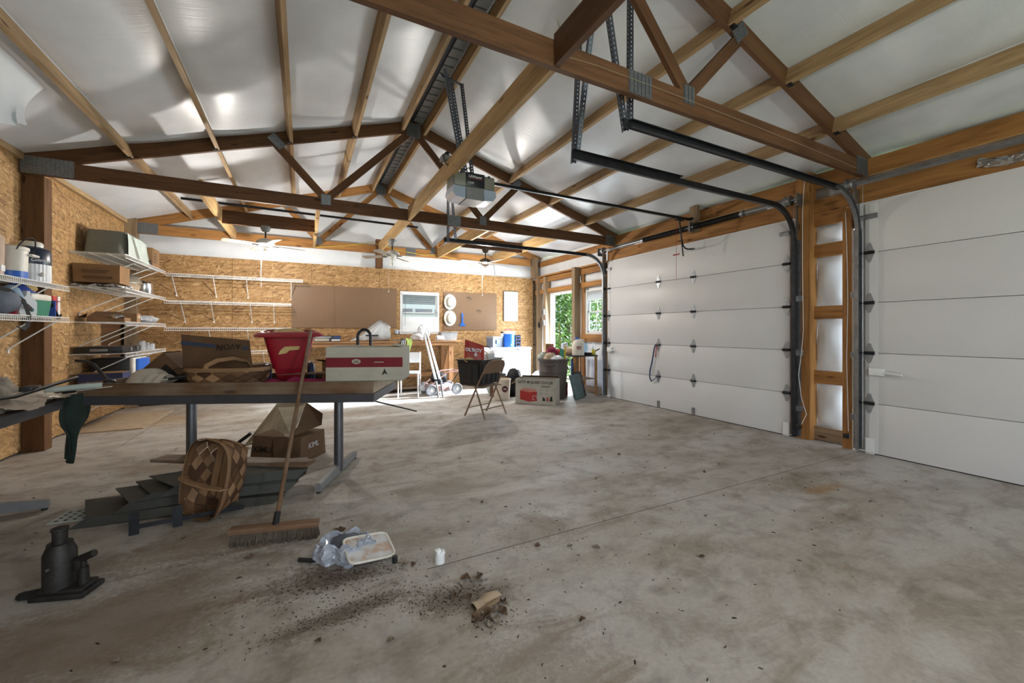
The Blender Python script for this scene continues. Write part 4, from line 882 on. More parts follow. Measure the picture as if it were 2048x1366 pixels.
t = thing('black_skillet', 'black pan with handle on the highest corner shelf behind the grey tub', 'pan', (-2.02, 7.62, 2.137)); MB().lathe([(0, 0), (0.05, 0), (0.07, 0.05), (0.065, 0.05), (0.048, 0.006), (0, 0.006)], 20).build('pan_body', M['blackpl'], t); MB().cyl((0.04, -0.05, 0.04), (0.10, -0.16, 0.05), 0.009, n=8).build('handle', M['blackpl'], t)
t = thing('shipping_carton', 'brown shipping carton on the second corner shelf with faint stencil print', 'box', (-2.21, 6.80, 1.775), 0.03)
MB().taper(0, 0.22, 0.205, 0.17, 0.21, 0.18).build('carton_body', M['card'], t, smooth=0)
for x0, x1, z0, z1 in ((-0.13, 0.11, 0.135, 0.145), (-0.13, 0.09, 0.112, 0.122), (-0.12, 0.14, 0.045, 0.075)): MB().box(x0, x1, -0.186, -0.1775, z0, z1).build('faint_print', M['carddark'], t, smooth=0)
MB().blob((0.0, 0.05, 0.225), (0.07, 0.08, 0.02), 12, 7, 0.1, 4).build('crumpled_top', M['blackpl'], t)
t = thing('crumpled_newspaper', 'crumpled black and white newspaper under the shipping carton', 'paper', (-2.20, 6.80, 1.723))
mb = MB().grid(24, 16, lambda u, v: (-0.23+0.46*u, -0.19+0.40*v, 0.024+0.010*math.sin(17*u+5*v)+0.010*math.sin(11*v-7*u)), thick=0.02)
mp, nt, bs = nm('newsprint'); vv = coords(nt, (9, 9, 9)); rr = ramp(nt, noise(nt, vv, 2.2, 5, 0.7), [(0.44, lin(34, 34, 38)), (0.52, lin(196, 196, 198))]); nt.links.new(rr.outputs['Color'], bs.inputs['Base Color']); bs.inputs['Roughness'].default_value = 0.8; M['news'] = mp
mb.build('paper_sheet', M['news'], t)
M['alum'] = plain('dull_aluminium', lin(178, 174, 160), 0.3, 0.85, 0.1); M['splintpale'] = plain('pale_splint', lin(172, 152, 128), 0.75, 0, 0.15)
t = thing('domed_roaster', 'dented domed metal lid over a pale slatted basket on the second corner shelf', 'roaster', (-2.13, 7.22, 1.722))
MB().lathe([(0, 0), (0.14, 0), (0.165, 0.10), (0.168, 0.105), (0, 0.105)], 36, sy=1.15).build('slatted_basket', M['splintpale'], t)
for i in range(26):
    a = 2*PI*i/26; MB().at((0, 0, 0), (0, 0, a)).add([(0.143, -0.012, 0.002), (0.143, 0.012, 0.002), (0.170, 0.014, 0.10), (0.170, -0.014, 0.10)], [(0, 1, 2, 3)]).build('slat', M['splintpale'], t, smooth=0)
MB().lathe([(0.185, 0.10), (0.188, 0.112), (0.175, 0.14), (0.14, 0.19), (0.08, 0.222), (0, 0.23)], 36, sy=1.2).build('domed_lid', M['alum'], t); MB().cyl((0, 0, 0.225), (0, 0, 0.255), 0.02, 0.028, n=12).build('lid_knob', M['blackpl'], t)
t = thing('pressure_cooker', 'bright aluminium pressure cooker at the end of the second corner shelf', 'cooker', (-2.02, 7.58, 1.722))
MB().lathe([(0, 0), (0.095, 0), (0.10, 0.01), (0.10, 0.125), (0.107, 0.13), (0.107, 0.14), (0.07, 0.152), (0, 0.155)], 32).build('pot', M['chrome'], t); MB().cb((0.0, -0.02, 0.165), (0.05, 0.16, 0.022), 0.006).build('handle', M['blackpl'], t); MB().cyl((0.04, 0.06, 0.15), (0.04, 0.06, 0.18), 0.01, n=8).build('weight', M['blackpl'], t)
t = thing('open_carton', 'opened brown carton with foil inside on the third corner shelf', 'box', (-2.17, 6.88, 1.307), 0.05)
MB().box(-0.17, 0.17, -0.13, 0.13, 0, 0.005).box(-0.17, 0.17, 0.125, 0.13, 0, 0.11).box(-0.17, -0.165, -0.13, 0.13, 0, 0.11).box(0.165, 0.17, -0.13, 0.13, 0, 0.05).box(-0.17, 0.17, -0.13, -0.125, 0, 0.045).build('carton_body', M['card'], t, smooth=0)
MB().add([(-0.17, -0.13, 0.05), (0.10, -0.13, 0.05), (0.12, -0.02, 0.125), (-0.13, 0.0, 0.13)], [(0, 1, 2, 3)]).add([(-0.17, -0.13, 0.10), (-0.17, 0.13, 0.10), (-0.25, 0.10, 0.05), (-0.25, -0.12, 0.05)], [(0, 1, 2, 3)]).build('flap', M['carddark'], t, smooth=0)
MB().blob((0.08, -0.06, 0.05), (0.09, 0.07, 0.045), 18, 10, 0.12, 6).build('foil_wrap', M['chrome'], t)
t = thing('sealed_carton', 'sealed small tan carton beside the opened carton on the third corner shelf', 'box', (-2.05, 7.10, 1.307)); MB().box(-0.10, 0.10, -0.07, 0.07, 0, 0.115).build('carton_body', M['card'], t, smooth=0); MB().box(0.101, 0.102, -0.04, 0.05, 0.05, 0.09).build('print_patch', M['splintpale'], t, smooth=0)
M['clear'] = plain('clear_plastic', (0.9, 0.93, 0.97, 1), 0.12, 0, 0.02, trans=0.75)
t = thing('plastic_wrap_bundle', 'crinkled clear plastic bundle at the end of the third corner shelf', 'bundle', (-2.03, 7.62, 1.307)); MB().blob((0, 0, 0.05), (0.13, 0.28, 0.05), 26, 12, 0.14, 9).crinkle(0.010, 4, 0.001).build('plastic_film', plain('milky_film', lin(206, 210, 214), 0.25, trans=0.3), t, smooth=0); MB().blob((0.05, -0.22, 0.045), (0.06, 0.06, 0.045), 14, 9, 0.08, 2).build('glass_cups', M['clear'], t)
t = thing('black_tool_case', 'flat black plastic tool case on the fourth corner shelf', 'case', (-2.19, 6.95, 0.917)); MB().cb((0, 0, 0.042), (0.44, 0.62, 0.08), 0.014).build('case_shell', M['blackpl'], t); MB().cb((0.0, -0.312, 0.04), (0.16, 0.012, 0.03), 0.004).build('carry_handle', M['greypl'], t)
for y in (-0.05, 0.18): MB().cb((0.222, y, 0.045), (0.012, 0.05, 0.05), 0.003).build('latch', M['greypl'], t)
jr = [(7.48, 0.045, 0.135, -2.02), (7.60, 0.035, 0.08, -1.99), (7.70, 0.05, 0.105, -2.03), (7.82, 0.04, 0.09, -2.0), (7.92, 0.035, 0.085, -2.05)]
names = ['tall clear glass jar nearest the camera on the fourth corner shelf', 'small clear jar second in the row on the fourth corner shelf', 'wide clear jar in the middle of the row on the fourth corner shelf', 'clear jar fourth in the row on the fourth corner shelf', 'clear jar last in the row toward the corner on the fourth shelf']
for (y, r, hh, x), nn in zip(jr, names):
    t = thing('glass_jar', nn, 'jar', (x, y, 0.917), group='glass jars on the corner shelf'); MB().lathe([(0, 0), (r, 0), (r, hh*0.8), (r*0.8, hh*0.9), (r*0.8, hh)], 20).build('jar_glass', M['clear'], t); MB().lathe([(r*0.82, hh*0.92), (r*0.84, hh), (0, hh+0.004)], 20).build('jar_lid', M['galv'], t)
t = thing('blue_carton', 'dark blue printed carton on the lowest corner shelf', 'box', (-2.16, 6.74, 0.467)); MB().box(-0.21, 0.19, -0.12, 0.14, 0, 0.21).build('carton_body', plain('blue_card', lin(40, 50, 84), 0.7), t, smooth=0); MB().box(-0.21, 0.19, -0.13, 0.14, 0.211, 0.216).build('brown_top_flap', M['card'], t, smooth=0)
MB().box(-0.13, 0.06, -0.1222, -0.1205, 0.088, 0.112).build('print_bar', M['ink_w'], t, smooth=0); MB().box(-0.17, 0.17, -0.1222, -0.1205, 0.052, 0.058).build('print_bar', M['ink_w'], t, smooth=0); MB().prism([(0.11, 0.10), (0.135, 0.125), (0.16, 0.10), (0.135, 0.075)], -0.1222, -0.1205).build('logo_diamond', M['ink_w'], t, smooth=0)
t = thing('ice_chest', 'black and white ice chest with blue lid behind the blue carton', 'cooler', (-2.16, 7.18, 0.467)); MB().cb((-0.02, 0, 0.19), (0.38, 0.50, 0.37), 0.02).build('chest_body', M['blackpl'], t); MB().cb((0.185, 0.0, 0.19), (0.05, 0.50, 0.375), 0.02).build('white_rim', M['cream'], t); MB().cb((0.225, 0.03, 0.20), (0.04, 0.44, 0.32), 0.015).build('blue_lid', M['blue'], t)
# sheet of board lying on the slab along the left wall
tag(MB().box(-0.34, 0.30, -0.55, 0.70, 0, 0.012).build('floor_board', M['splintpale'], smooth=0), 'thin pale board lying on the slab by the left wall', 'board').location = (-2.03, 7.0, 0.001)

# ================================================================ steel-edged folding tables
M['tabletop'] = plain('table_top_brown', lin(112, 92, 76), 0.6); M['tableedge'] = plain('table_edge', lin(70, 70, 76), 0.5, 0.2, 0.12); M['pipe'] = plain('table_pipe', lin(112, 114, 120), 0.35, 0.8, 0.15)
def ftable(label, loc, rz, x0, x1, W, legs, footlen, H=0.72):
    t = thing('pedestal_table', label, 'table', loc, rz)
    MB().box(x0+0.01, x1-0.01, 0.01, W-0.01, H-0.02, H).build('table_top', M['tabletop'], t, smooth=0)
    MB().box(x0, x1, 0, 0.012, H-0.062, H-0.001).box(x0, x1, W-0.012, W, H-0.062, H-0.001).box(x0, x0+0.012, 0.012, W-0.012, H-0.062, H-0.001).box(x1-0.012, x1, 0.012, W-0.012, H-0.062, H-0.001).build('edge_apron', M['tableedge'], t, smooth=0)
    for x in legs:
        lg = MB().cyl((x, W/2, 0.03), (x, W/2, H-0.02), 0.036, n=20).build('leg', M['pipe'], t)
        y0, y1 = W/2-footlen/2, W/2+footlen/2
        MB().prism([(y0, 0.016), (y0, 0.062), (W/2-0.1, 0.085), (W/2+0.1, 0.085), (y1, 0.062), (y1, 0.016)], x-0.018, x+0.018, 'yz').build('foot_bar', M['greypl'], lg, smooth=0)
        for y in (y0+0.02, y1-0.02): MB().cyl((x, y, 0), (x, y, 0.02), 0.016, n=10).build('glide', M['blackpl'], lg)
    return t
T1 = (0.472, 3.176, 0); RZ1 = math.radians(-23.4)
ft = ftable('long pedestal table across the middle carrying a wooden tray of junk', T1, RZ1, -2.10, 0.0, 0.76, (-0.39, -1.56), 0.86)
MB().cyl((-0.02, 0.05, 0.66), (0.24, 0.44, 0.50), 0.006, n=6).build('folded_brace', M['blacksteel'], ft)
q = RZ1; EX = Vector((math.cos(q), math.sin(q), 0)); EY = Vector((-math.sin(q), math.cos(q), 0)); O1 = Vector(T1)
def onT(x, y, z): return tuple(O1+EX*x+EY*y+Vector((0, 0, z)))
t2 = ftable('pedestal table at the left edge covered with crumpled tarps', (-1.46, 1.75, 0), PI/2, 0.0, 2.40, 0.76, (0.35, 2.08), 0.66)
# tray
t = thing('wooden_tray', 'long shallow dirty wooden tray lying on the pedestal table', 'tray', onT(0, 0, 0.722), RZ1)
MB().box(-2.07, -0.03, 0.03, 0.70, 0.0, 0.008).build('tray_bottom', M['dirtywood'], t, smooth=0)
beam('tray_side', (-2.08, 0.015, 0.045), (-0.01, 0.015, 0.045), 0.02, 0.09, M['dirtywood'], t); beam('tray_side', (-2.08, 0.71, 0.045), (-0.01, 0.71, 0.045), 0.02, 0.09, M['dirtywood'], t)
beam('tray_end', (-0.02, 0.026, 0.045), (-0.02, 0.70, 0.045), 0.02, 0.09, M['splintpale'], t); beam('tray_end', (-2.07, 0.026, 0.045), (-2.07, 0.70, 0.045), 0.02, 0.09, M['dirtywood'], t)
ZT = 0.731
# striped gift carton
M['boxwhite'] = cardboard('carton_grey_white', lin(176, 172, 160), 0.14); M['maroon'] = plain('maroon_print', lin(112, 14, 30), 0.7)
t = thing('striped_carton', 'large off-white carton with a red band resting on the tray edge', 'box', onT(-0.08, 0.19, 0.813), RZ1+0.03)
w, dp, hb = 0.28, 0.17, 0.255
MB().box(-w, w, -dp, -dp+0.005, 0, hb).box(-w, w, dp-0.005, dp, 0, hb).box(-w, -w+0.005, -dp+0.005, dp-0.005, 0, hb).box(w-0.005, w, -dp+0.005, dp-0.005, 0, hb).box(-w, w, -dp, dp, 0, 0.005).build('carton_walls', M['boxwhite'], t, smooth=0)
MB().box(-w-0.0006, w+0.0006, -dp-0.0008, -dp-0.0002, 0.105, 0.178).build('red_band', M['maroon'], t, smooth=0)
MB().prism([(-0.06+0.032*math.cos(a), 0.148+0.019*math.sin(a)) for a in [2*PI*i/24 for i in range(24)]], -dp-0.0022, -dp-0.001).build('oval_logo', M['boxwhite'], t, smooth=0)
MB().box(-0.08, -0.04, -dp-0.003, -dp-0.002, 0.141, 0.146).build('logo_line', M['ink_k'], t, smooth=0); MB().box(-0.076, -0.044, -dp-0.003, -dp-0.002, 0.150, 0.154).build('logo_line', M['maroon'], t, smooth=0); MB().box(0.07, 0.14, -dp-0.002, -dp-0.001, 0.139, 0.145).build('web_line', M['boxwhite'], t, smooth=0)
MB().prism([(0.145, 0.095), (0.158, 0.07), (0.170, 0.05), (0.155, 0.055), (0.150, 0.062), (0.142, 0.052), (0.125, 0.048), (0.138, 0.07)], -dp-0.0022, -dp-0.0004).build('tree_mark', M['ink_k'], t, smooth=0)
MB().add([(-w, -dp, hb), (-0.05, -dp, hb+0.004), (-0.04, -dp+0.10, hb+0.016), (-w+0.02, -dp+0.09, hb+0.01)], [(0, 1, 2, 3)]).build('flap', M['boxwhite'], t, smooth=0)
MB().add([(w, -dp, hb), (w, dp, hb), (w-0.10, dp-0.05, hb+0.02), (w-0.09, -dp+0.03, hb+0.018)], [(0, 1, 2, 3)]).build('flap', M['boxwhite'], t, smooth=0)
# upside-down printed carton lid
t = thing('upside_down_carton', 'brown carton standing upside down with a blue stripe and inverted lettering', 'box', onT(-1.325, 0.36, ZT), RZ1-0.02)
MB().add([(-0.28, 0.0, 0.0), (0.26, 0.02, 0.0), (0.265, -0.06, 0.385), (-0.262, -0.06, 0.432)], [(0, 1, 2, 3)]).add([(-0.28, 0.006, 0.0), (0.26, 0.026, 0.0), (0.265, -0.054, 0.385), (-0.262, -0.054, 0.432)], [(3, 2, 1, 0)]).build('printed_flap', M['carddark'], t, smooth=0)
MB().box(-0.28, 0.26, 0.03, 0.26, 0, 0.18).build('carton_body', M['carddark'], t, smooth=0)
MB().add([(-0.28, 0.02, 0.0), (-0.28, 0.25, 0.0), (-0.27, 0.25, 0.25), (-0.265, -0.05, 0.42)], [(0, 1, 2, 3)]).build('side_flap', M['carddark'], t, smooth=0)
lean = math.atan2(0.06, 0.40)
M['blueprint'] = plain('blue_print', lin(56, 68, 92), 0.7)
for qd in ([(-0.262, 0, 0.035), (0.0, 0, 0.008), (0.0, 0, -0.022), (-0.264, 0, 0.003)], [(0.205, 0, -0.008), (0.255, 0, -0.012), (0.255, 0, -0.038), (0.205, 0, -0.036)]):
    place(MB().add(qd, [(0, 1, 2, 3)]).build('blue_stripe', M['blueprint'], t, smooth=0), (0, -0.056, 0.345), (lean, 0, 0))
text('AVON', 0.066, M['ink_k'], t, (0.105, -0.0585, 0.335), (PI/2+lean, PI-0.06, 0), bold=0.0)
# woven splint baskets
M['splint1'] = wood('splint_tan', lin(158, 124, 92), 0.75, knots=False); M['splint2'] = wood('splint_brown', lin(116, 86, 62), 0.75, knots=False)
M['splint3'] = wood('splint_umber', lin(92, 66, 48), 0.75, knots=False)
def basket(label, loc, rot, a=0.28, b=0.165, hgt=0.175, n=13):
    t = thing('splint_basket', label, 'basket', loc, rot=rot, group='woven splint baskets')
    e = 0.62; N0 = 720; tab = []; acc = 0.0; last = None      # equal arc length around the rounded rectangle
    for i in range(N0+1):
        th = 2*PI*i/N0; c, sn = math.cos(th), math.sin(th)
        pt = (a*math.copysign(abs(c)**e, c), b*math.copysign(abs(sn)**e, sn))
        if last: acc += math.hypot(pt[0]-last[0], pt[1]-last[1])
        tab.append((acc, pt)); last = pt
    def S(th, v, off):
        want = (th/(2*PI) % 1.0)*acc; lo, hi = 0, N0
        while hi-lo > 1:
            m = (lo+hi)//2
            if tab[m][0] <= want: lo = m
            else: hi = m
        f = (want-tab[lo][0])/max(1e-9, tab[hi][0]-tab[lo][0]); px = tab[lo][1][0]*(1-f)+tab[hi][1][0]*f; py = tab[lo][1][1]*(1-f)+tab[hi][1][1]*f
        k = 0.80+0.20*v**0.7; L = math.hypot(px/a, py/b) or 1
        return Vector((px*k+off*px/a/L, py*k+off*py/b/L, hgt*v))
    per = 2*PI/n
    rows = 5; rnd = random.Random(len(label))
    for r_ in range(rows+1):
        for i in range(n):
            thc = per*(i+0.5*(r_ % 2)); vc = r_/rows; off0 = 0.0025 if r_ % 2 else 0.0
            def tile(u, w_):
                p, q_ = (u+w_-1)*0.965, (w_-u)*0.965          # diamond from a unit square
                return S(thc+p*per*0.5, min(1.0, max(0.0, vc+q_/rows)), off0+0.003*(1-max(abs(2*u-1), abs(2*w_-1))**2))
            mt = ('splint1' if r_ % 2 else 'splint2') if rnd.random() > 0.25 else 'splint3'
            MB().grid(4, 4, tile).build('splint', M[mt], t)
    for i in range(7):      # bottom weave
        x = -a*0.80+a*1.6*(i+0.5)/7; yy = b*0.82*(1-abs(x/a)**3)
        MB().box(x-a*0.105, x+a*0.105, -yy, yy, -0.002+0.002*(i % 2), 0.0+0.002*(i % 2)).build('bottom_splint', M['splint2'], t, smooth=0)
    for i in range(4):
        y = -b*0.78+b*1.56*(i+0.5)/4; xx = a*0.82*(1-abs(y/b)**3*0.4)
        MB().box(-xx, xx, y-b*0.17, y+b*0.17, 0.003+0.002*(i % 2), 0.005+0.002*(i % 2)).build('bottom_splint', M['splint1'], t, smooth=0)
    rim = []
    for i in range(48):
        p = S(2*PI*i/48, 1.0, 0.002); rim.append(tuple(p))
    for off, mt in ((0.006, 'splint1'), (-0.006, 'splint2')):
        vs = []
        for i in range(48):
            for z in (-0.022, 0.006):
                p = S(2*PI*i/48, 1.0, off); vs.append((p.x, p.y, p.z+z))
        N = 48; MB().add(vs, [(2*i, 2*((i+1) % N), 2*((i+1) % N)+1, 2*i+1) for i in range(N)]).build('rim_band', M[mt], t)
    return t
bk = basket('splint basket sitting upright in the tray with its handle in front of the brown carton', onT(-1.145, 0.185, ZT+0.003), (0, 0, RZ1+0.02))
MB().tube([(-0.075, -0.165, 0.16), (-0.075, -0.15, 0.20), (-0.03, -0.10, 0.235), (0.03, 0.0, 0.245), (0.07, 0.11, 0.22), (0.08, 0.16, 0.16)], 0.020, n=4, sq=(1.2, 0.3)).build('handle_band', M['splint1'], bk)
# red wheeled tub
t = thing('red_toy_cart', 'faded red plastic cart with blue wheels standing in the tray', 'cart', onT(-0.85, 0.52, ZT+0.055), RZ1+0.42); t.scale = (1.14, 1.14, 1.10)
def cart(u, v):
    a = 2*PI*u; e = 0.35; cx = math.copysign(abs(math.cos(a))**e, math.cos(a)); cy = math.copysign(abs(math.sin(a))**e, math.sin(a))
    k = 0.62+0.38*v; return (0.175*cx*k, 0.15*cy*k, 0.08+0.28*v)
MB().grid(44, 8, cart, closed_u=True, thick=0.004).box(-0.10, 0.10, -0.085, 0.085, 0.08, 0.084).build('tub', M['redpl'], t)
def lip(u, v):
    a = 2*PI*u; e = 0.35; cx = math.copysign(abs(math.cos(a))**e, math.cos(a)); cy = math.copysign(abs(math.sin(a))**e, math.sin(a))
    return ((0.170+0.055*v)*cx, (0.145+0.055*v)*cy, 0.362-0.03*v**2+0.012*math.sin(a))
MB().grid(44, 5, lip, closed_u=True, thick=0.005).build('flared_rim', M['redpl'], t)
MB().taper(-0.005, 0.085, 0.07, 0.06, 0.10, 0.085).build('axle_block', M['redpl'], t)
for x, y in ((-0.145, -0.085), (0.145, -0.085), (-0.145, 0.085), (0.145, 0.085)):
    wv = MB().at((x, y, 0.045), (0, PI/2, 0)).lathe([(0, -0.025), (0.05, -0.025), (0.072, -0.012), (0.076, 0), (0.072, 0.012), (0.05, 0.025), (0, 0.025)], 22).build('wheel', plain('wheel_blue', lin(36, 56, 92), 0.5), t)
MB().at((0, -0.131, 0.22), (-0.2, 0, 0)).prism([(-0.07, -0.03), (-0.02, -0.02), (0.0, 0.0), (0.06, 0.005), (0.07, 0.03), (0.03, 0.035), (0.0, 0.03), (-0.03, 0.03), (-0.06, 0.0)], -0.003, 0.003).build('torn_sticker', M['tan'], t, smooth=0)
MB().blob((0, 0, 0.33), (0.13, 0.11, 0.06), 20, 10, 0.06, 4).build('tan_bundle', M['tan'], t)
# magenta cloth
M['magenta'] = plain('magenta_cloth', lin(142, 14, 74), 0.75, 0, 0.25, 8, bmp=0.3)
tag(MB().grid(26, 14, lambda u, v: (-0.26+0.52*u, -0.16+0.30*v, 0.012+0.075*math.sin(PI*v)**0.6*(1-0.25*abs(2*u-1)**2)+0.010*math.sin(15*u+3*v)+0.008*math.sin(23*u)), thick=0.006).build('magenta_cloth', M['magenta']), 'crumpled magenta cloth in the tray below the red cart', 'cloth')
o = bpy.data.objects['magenta_cloth']; place(o, onT(-0.60, 0.21, ZT), (0, 0, RZ1))
# dark paddle lying over it
tag(MB().prism([(-0.28, 0.0), (-0.05, 0.018), (0.22, 0.022), (0.36, 0.0), (0.22, 0.012), (-0.05, 0.006)], -0.03, 0.03).build('wooden_paddle', M['dirtywood']), 'dark wooden paddle lying on the magenta cloth', 'paddle'); place(bpy.data.objects['wooden_paddle'], onT(-0.57, 0.30, ZT+0.105), (0, 0, RZ1))
t = thing('brown_carton', 'small open brown carton between the red cart and the striped carton', 'box', onT(-0.43, 0.52, ZT), RZ1-0.2); MB().box(-0.10, 0.10, -0.10, 0.10, 0, 0.20).build('carton_body', M['card'], t, smooth=0); MB().add([(-0.10, -0.10, 0.20), (0.10, -0.10, 0.20), (0.13, -0.16, 0.23), (-0.13, -0.18, 0.22)], [(0, 1, 2, 3)]).build('flap', M['carddark'], t, smooth=0); MB().blob((0.0, 0.0, 0.21), (0.08, 0.07, 0.04), 14, 8, 0.12, 3).build('packing', M['drab'], t)
# translucent bowl with a crumpled bag
M['milky'] = plain('milky_plastic', lin(190, 180, 166), 0.35, trans=0.15)
t = thing('upturned_bowl', 'upturned translucent white bowl lying in the tray', 'bowl', onT(-1.735, 0.19, ZT), RZ1); MB().lathe([(0.150, 0.0), (0.148, 0.02), (0.135, 0.08), (0.10, 0.14), (0.06, 0.168), (0.0, 0.172)], 32).build('bowl_shell', M['milky'], t)
t = thing('crumpled_plastic_bag', 'small crumpled clear bag draped over the tray edge beside the bowl', 'bag', onT(-1.58, 0.06, ZT+0.03), RZ1)
MB().grid(14, 14, lambda u, v: (-0.09+0.18*u*(1-0.35*v), 0.07-0.115*v, 0.105*math.sin(PI*(0.18+0.62*v))-0.125*max(0, v-0.62)+0.008*math.sin(13*u+6*v)), thick=0.002).build('bag_film', M['milky'], t)
t = thing('black_hose', 'bent black hose sticking up at the left end of the tray', 'hose', onT(-2.06, 0.22, ZT)); 
MB().tube([tuple(Vector(onT(*p))-Vector(t.location)) for p in ((-2.06, 0.22, ZT+0.08), (-2.10, 0.24, ZT+0.10), (-2.15, 0.25, ZT+0.15), (-2.19, 0.25, ZT+0.20), (-2.25, 0.25, ZT+0.225), (-2.32, 0.25, ZT+0.23))], 0.012, n=8).build('hose_tube', M['blackpl'], t); MB().blob((0, 0, 0.055), (0.05, 0.04, 0.04), 12, 8, 0.05, 1).build('hose_fitting', M['blackpl'], t)
t = thing('tilted_carton', 'brown carton flap tilted across the left part of the tray', 'box', onT(-1.78, 0.42, ZT), RZ1)
MB().add([(-0.30, -0.06, 0.02), (0.02, -0.06, 0.29), (0.02, 0.14, 0.29), (-0.30, 0.14, 0.02)], [(0, 1, 2, 3)]).add([(-0.30, -0.06, 0.02), (-0.29, -0.06, 0.0), (0.03, -0.06, 0.26), (0.02, -0.06, 0.29)], [(0, 1, 2, 3)]).build('long_flap', M['carddark'], t, smooth=0)
MB().at((0.07, 0.02, 0.15), (0, 0.75, 0)).cb((0, 0, 0), (0.22, 0.22, 0.16)).build('carton_body', M['carddark'], t, smooth=0)
MB().at((0.07, -0.10, 0.13), (0, 0.75, 0)).box(-0.05, 0.06, 0.0, 0.008, -0.03, 0.04).build('dark_print', M['ink_k'], t, smooth=0)
t = thing('fishing_rod', 'thin pale rod with dark grips lying across the tray edge', 'rod', onT(-2.02, -0.03, 0.80))
A = Vector(onT(-2.30, -0.06, 0.735)); B = Vector(onT(-1.50, 0.06, 0.835)); L0 = Vector(t.location)
MB().cyl(tuple(A-L0), tuple(A+(B-A)*0.30-L0), 0.010, n=8).build('lower_grip', M['blackpl'], t); MB().cyl(tuple(A+(B-A)*0.30-L0), tuple(B-L0), 0.004, n=6).build('shaft', M['cream'], t); MB().cyl(tuple(B-L0), tuple(B+(B-A)*0.14-L0), 0.009, 0.012, n=8).build('upper_grip', M['blackpl'], t)
t = thing('wire_coil', 'loose loops of black wire between the bowl and the brown carton', 'wire', onT(-1.52, 0.30, ZT), RZ1)
for k in range(4): MB().tube([(0.10*math.cos(a)*(1+0.1*k), 0.06*math.sin(a), 0.03+0.02*k+0.05*(1+math.sin(a*1.0+k))*0.8) for a in [2*PI*i/20 for i in range(20)]], 0.0035, n=5, closed=True).build('wire_loop', M['blackpl'], t)
tag(MB().blob((0, 0, 0.035), (0.10, 0.07, 0.035), 16, 8, 0.1, 12).build('grey_rag', M['drab']), 'grey rag between the bowl and the splint basket in the tray', 'rag'); place(bpy.data.objects['grey_rag'], onT(-1.475, 0.09, ZT), (0, 0, RZ1))
# steel loop handle of a folded cart lying behind the carton
t = thing('folded_cart', 'folded luggage cart with a steel loop handle standing behind the striped carton', 'cart', onT(-0.225, 0.53, ZT), RZ1)
pts = [(-0.055, 0, 0.02), (-0.055, 0, 0.41)]+[(-0.055*math.cos(a), 0, 0.41+0.062*math.sin(a)) for a in [PI*i/8 for i in range(1, 8)]]+[(0.055, 0, 0.41), (0.055, 0, 0.02)]
MB().tube(pts, 0.013, n=10).build('loop_handle', M['darksteel'], t)
MB().box(-0.10, 0.10, -0.06, 0.08, 0.0, 0.012).build('toe_plate', M['darksteel'], t, smooth=0)
MB().cyl((-0.055, 0, 0.2), (0.055, 0, 0.2), 0.01, n=8).build('crossbar', M['darksteel'], t)
for x in (-0.085, 0.085): MB().at((x, 0.04, 0.055), (0, PI/2, 0)).lathe([(0, -0.012), (0.03, -0.012), (0.042, -0.006), (0.042, 0.006), (0.03, 0.012), (0, 0.012)], 18).build('wheel', M['rubber'], t)

# ---- tarps, tools and towel on the left table
M['tarp'] = plain('grey_tarp', lin(138, 130, 118), 0.7, 0, 0.25, 6, bmp=0.4); M['tarpl'] = plain('pale_plastic_sheet', lin(196, 182, 168), 0.4, 0, 0.12, 6)
def lump(seed, w, l, hmax):
    r = random.Random(seed); ph = [r.uniform(0, 6) for _ in range(6)]
    def fn(u, v):
        e = (4*u*(1-u))**0.35*(4*v*(1-v))**0.35
        return (-w/2+w*u+0.01*math.sin(14*v+ph[0]), -l/2+l*v+0.015*math.sin(11*u+ph[1]), 0.004+hmax*e*(0.55+0.25*math.sin(9*u+5*v+ph[2])+0.2*math.sin(17*v-8*u+ph[3])+0.1*math.sin(31*u+ph[4])))
    return fn
o = tag(MB().grid(44, 60, lump(3, 0.66, 2.1, 0.085)).crinkle(0.010, 2, 0.001).build('crumpled_tarp', M['tarp']), 'heap of crumpled grey tarp covering the left table', 'tarp'); o.location = (-1.82, 2.95, 0.723)
o = tag(MB().grid(26, 26, lump(5, 0.36, 0.46, 0.17)).crinkle(0.009, 3, 0.001).build('knotted_sheet', M['tarp']), 'bunched dusty plastic sheet rising at the far end of the left table', 'sheet'); o.location = (-1.80, 3.72, 0.76)
o = tag(MB().grid(18, 18, lump(8, 0.40, 0.5, 0.12)).crinkle(0.009, 4, 0.001).build('tan_tarp_fold', M['tarpl']), 'tan folded tarp near the camera end of the left table', 'tarp'); o.location = (-1.90, 3.1, 0.77)
def sheet(u, v):
    w = 0.34*(1-0.55*v); x = -0.30+w*u+0.10*v; y = -0.42+0.62*v+0.10*u*v
    return (x+0.02*math.sin(9*v), y, 0.006+0.008*math.sin(9*v+4*u)+0.01*math.sin(5*u+1)-0.03*u*u)
o = tag(MB().grid(20, 24, sheet).crinkle(0.006, 5).build('plastic_sheet', M['tarpl']), 'pale plastic sheet lying over the corner of the left table', 'sheet'); place(o, (-1.42, 3.72, 0.775))
t = thing('black_air_hose', 'black hose curling over the tarp on the left table', 'hose', (-1.75, 3.1, 0.82))
MB().tube([(-0.2, -0.6, 0.03), (0.05, -0.35, 0.02), (0.2, 0.0, -0.005), (0.27, 0.3, -0.01), (0.33, 0.62, 0.03), (0.36, 0.78, 0.05)], 0.011, n=8).build('hose_tube', M['blackpl'], t); MB().tube([(0.10, -0.2, 0.015), (0.20, -0.05, -0.02), (0.25, 0.0, -0.06)], 0.022, n=8).build('grip', M['blackpl'], t); MB().cb((0.27, 0.45, 0.02), (0.06, 0.10, 0.03), 0.006).build('clamp', M['blackpl'], t)
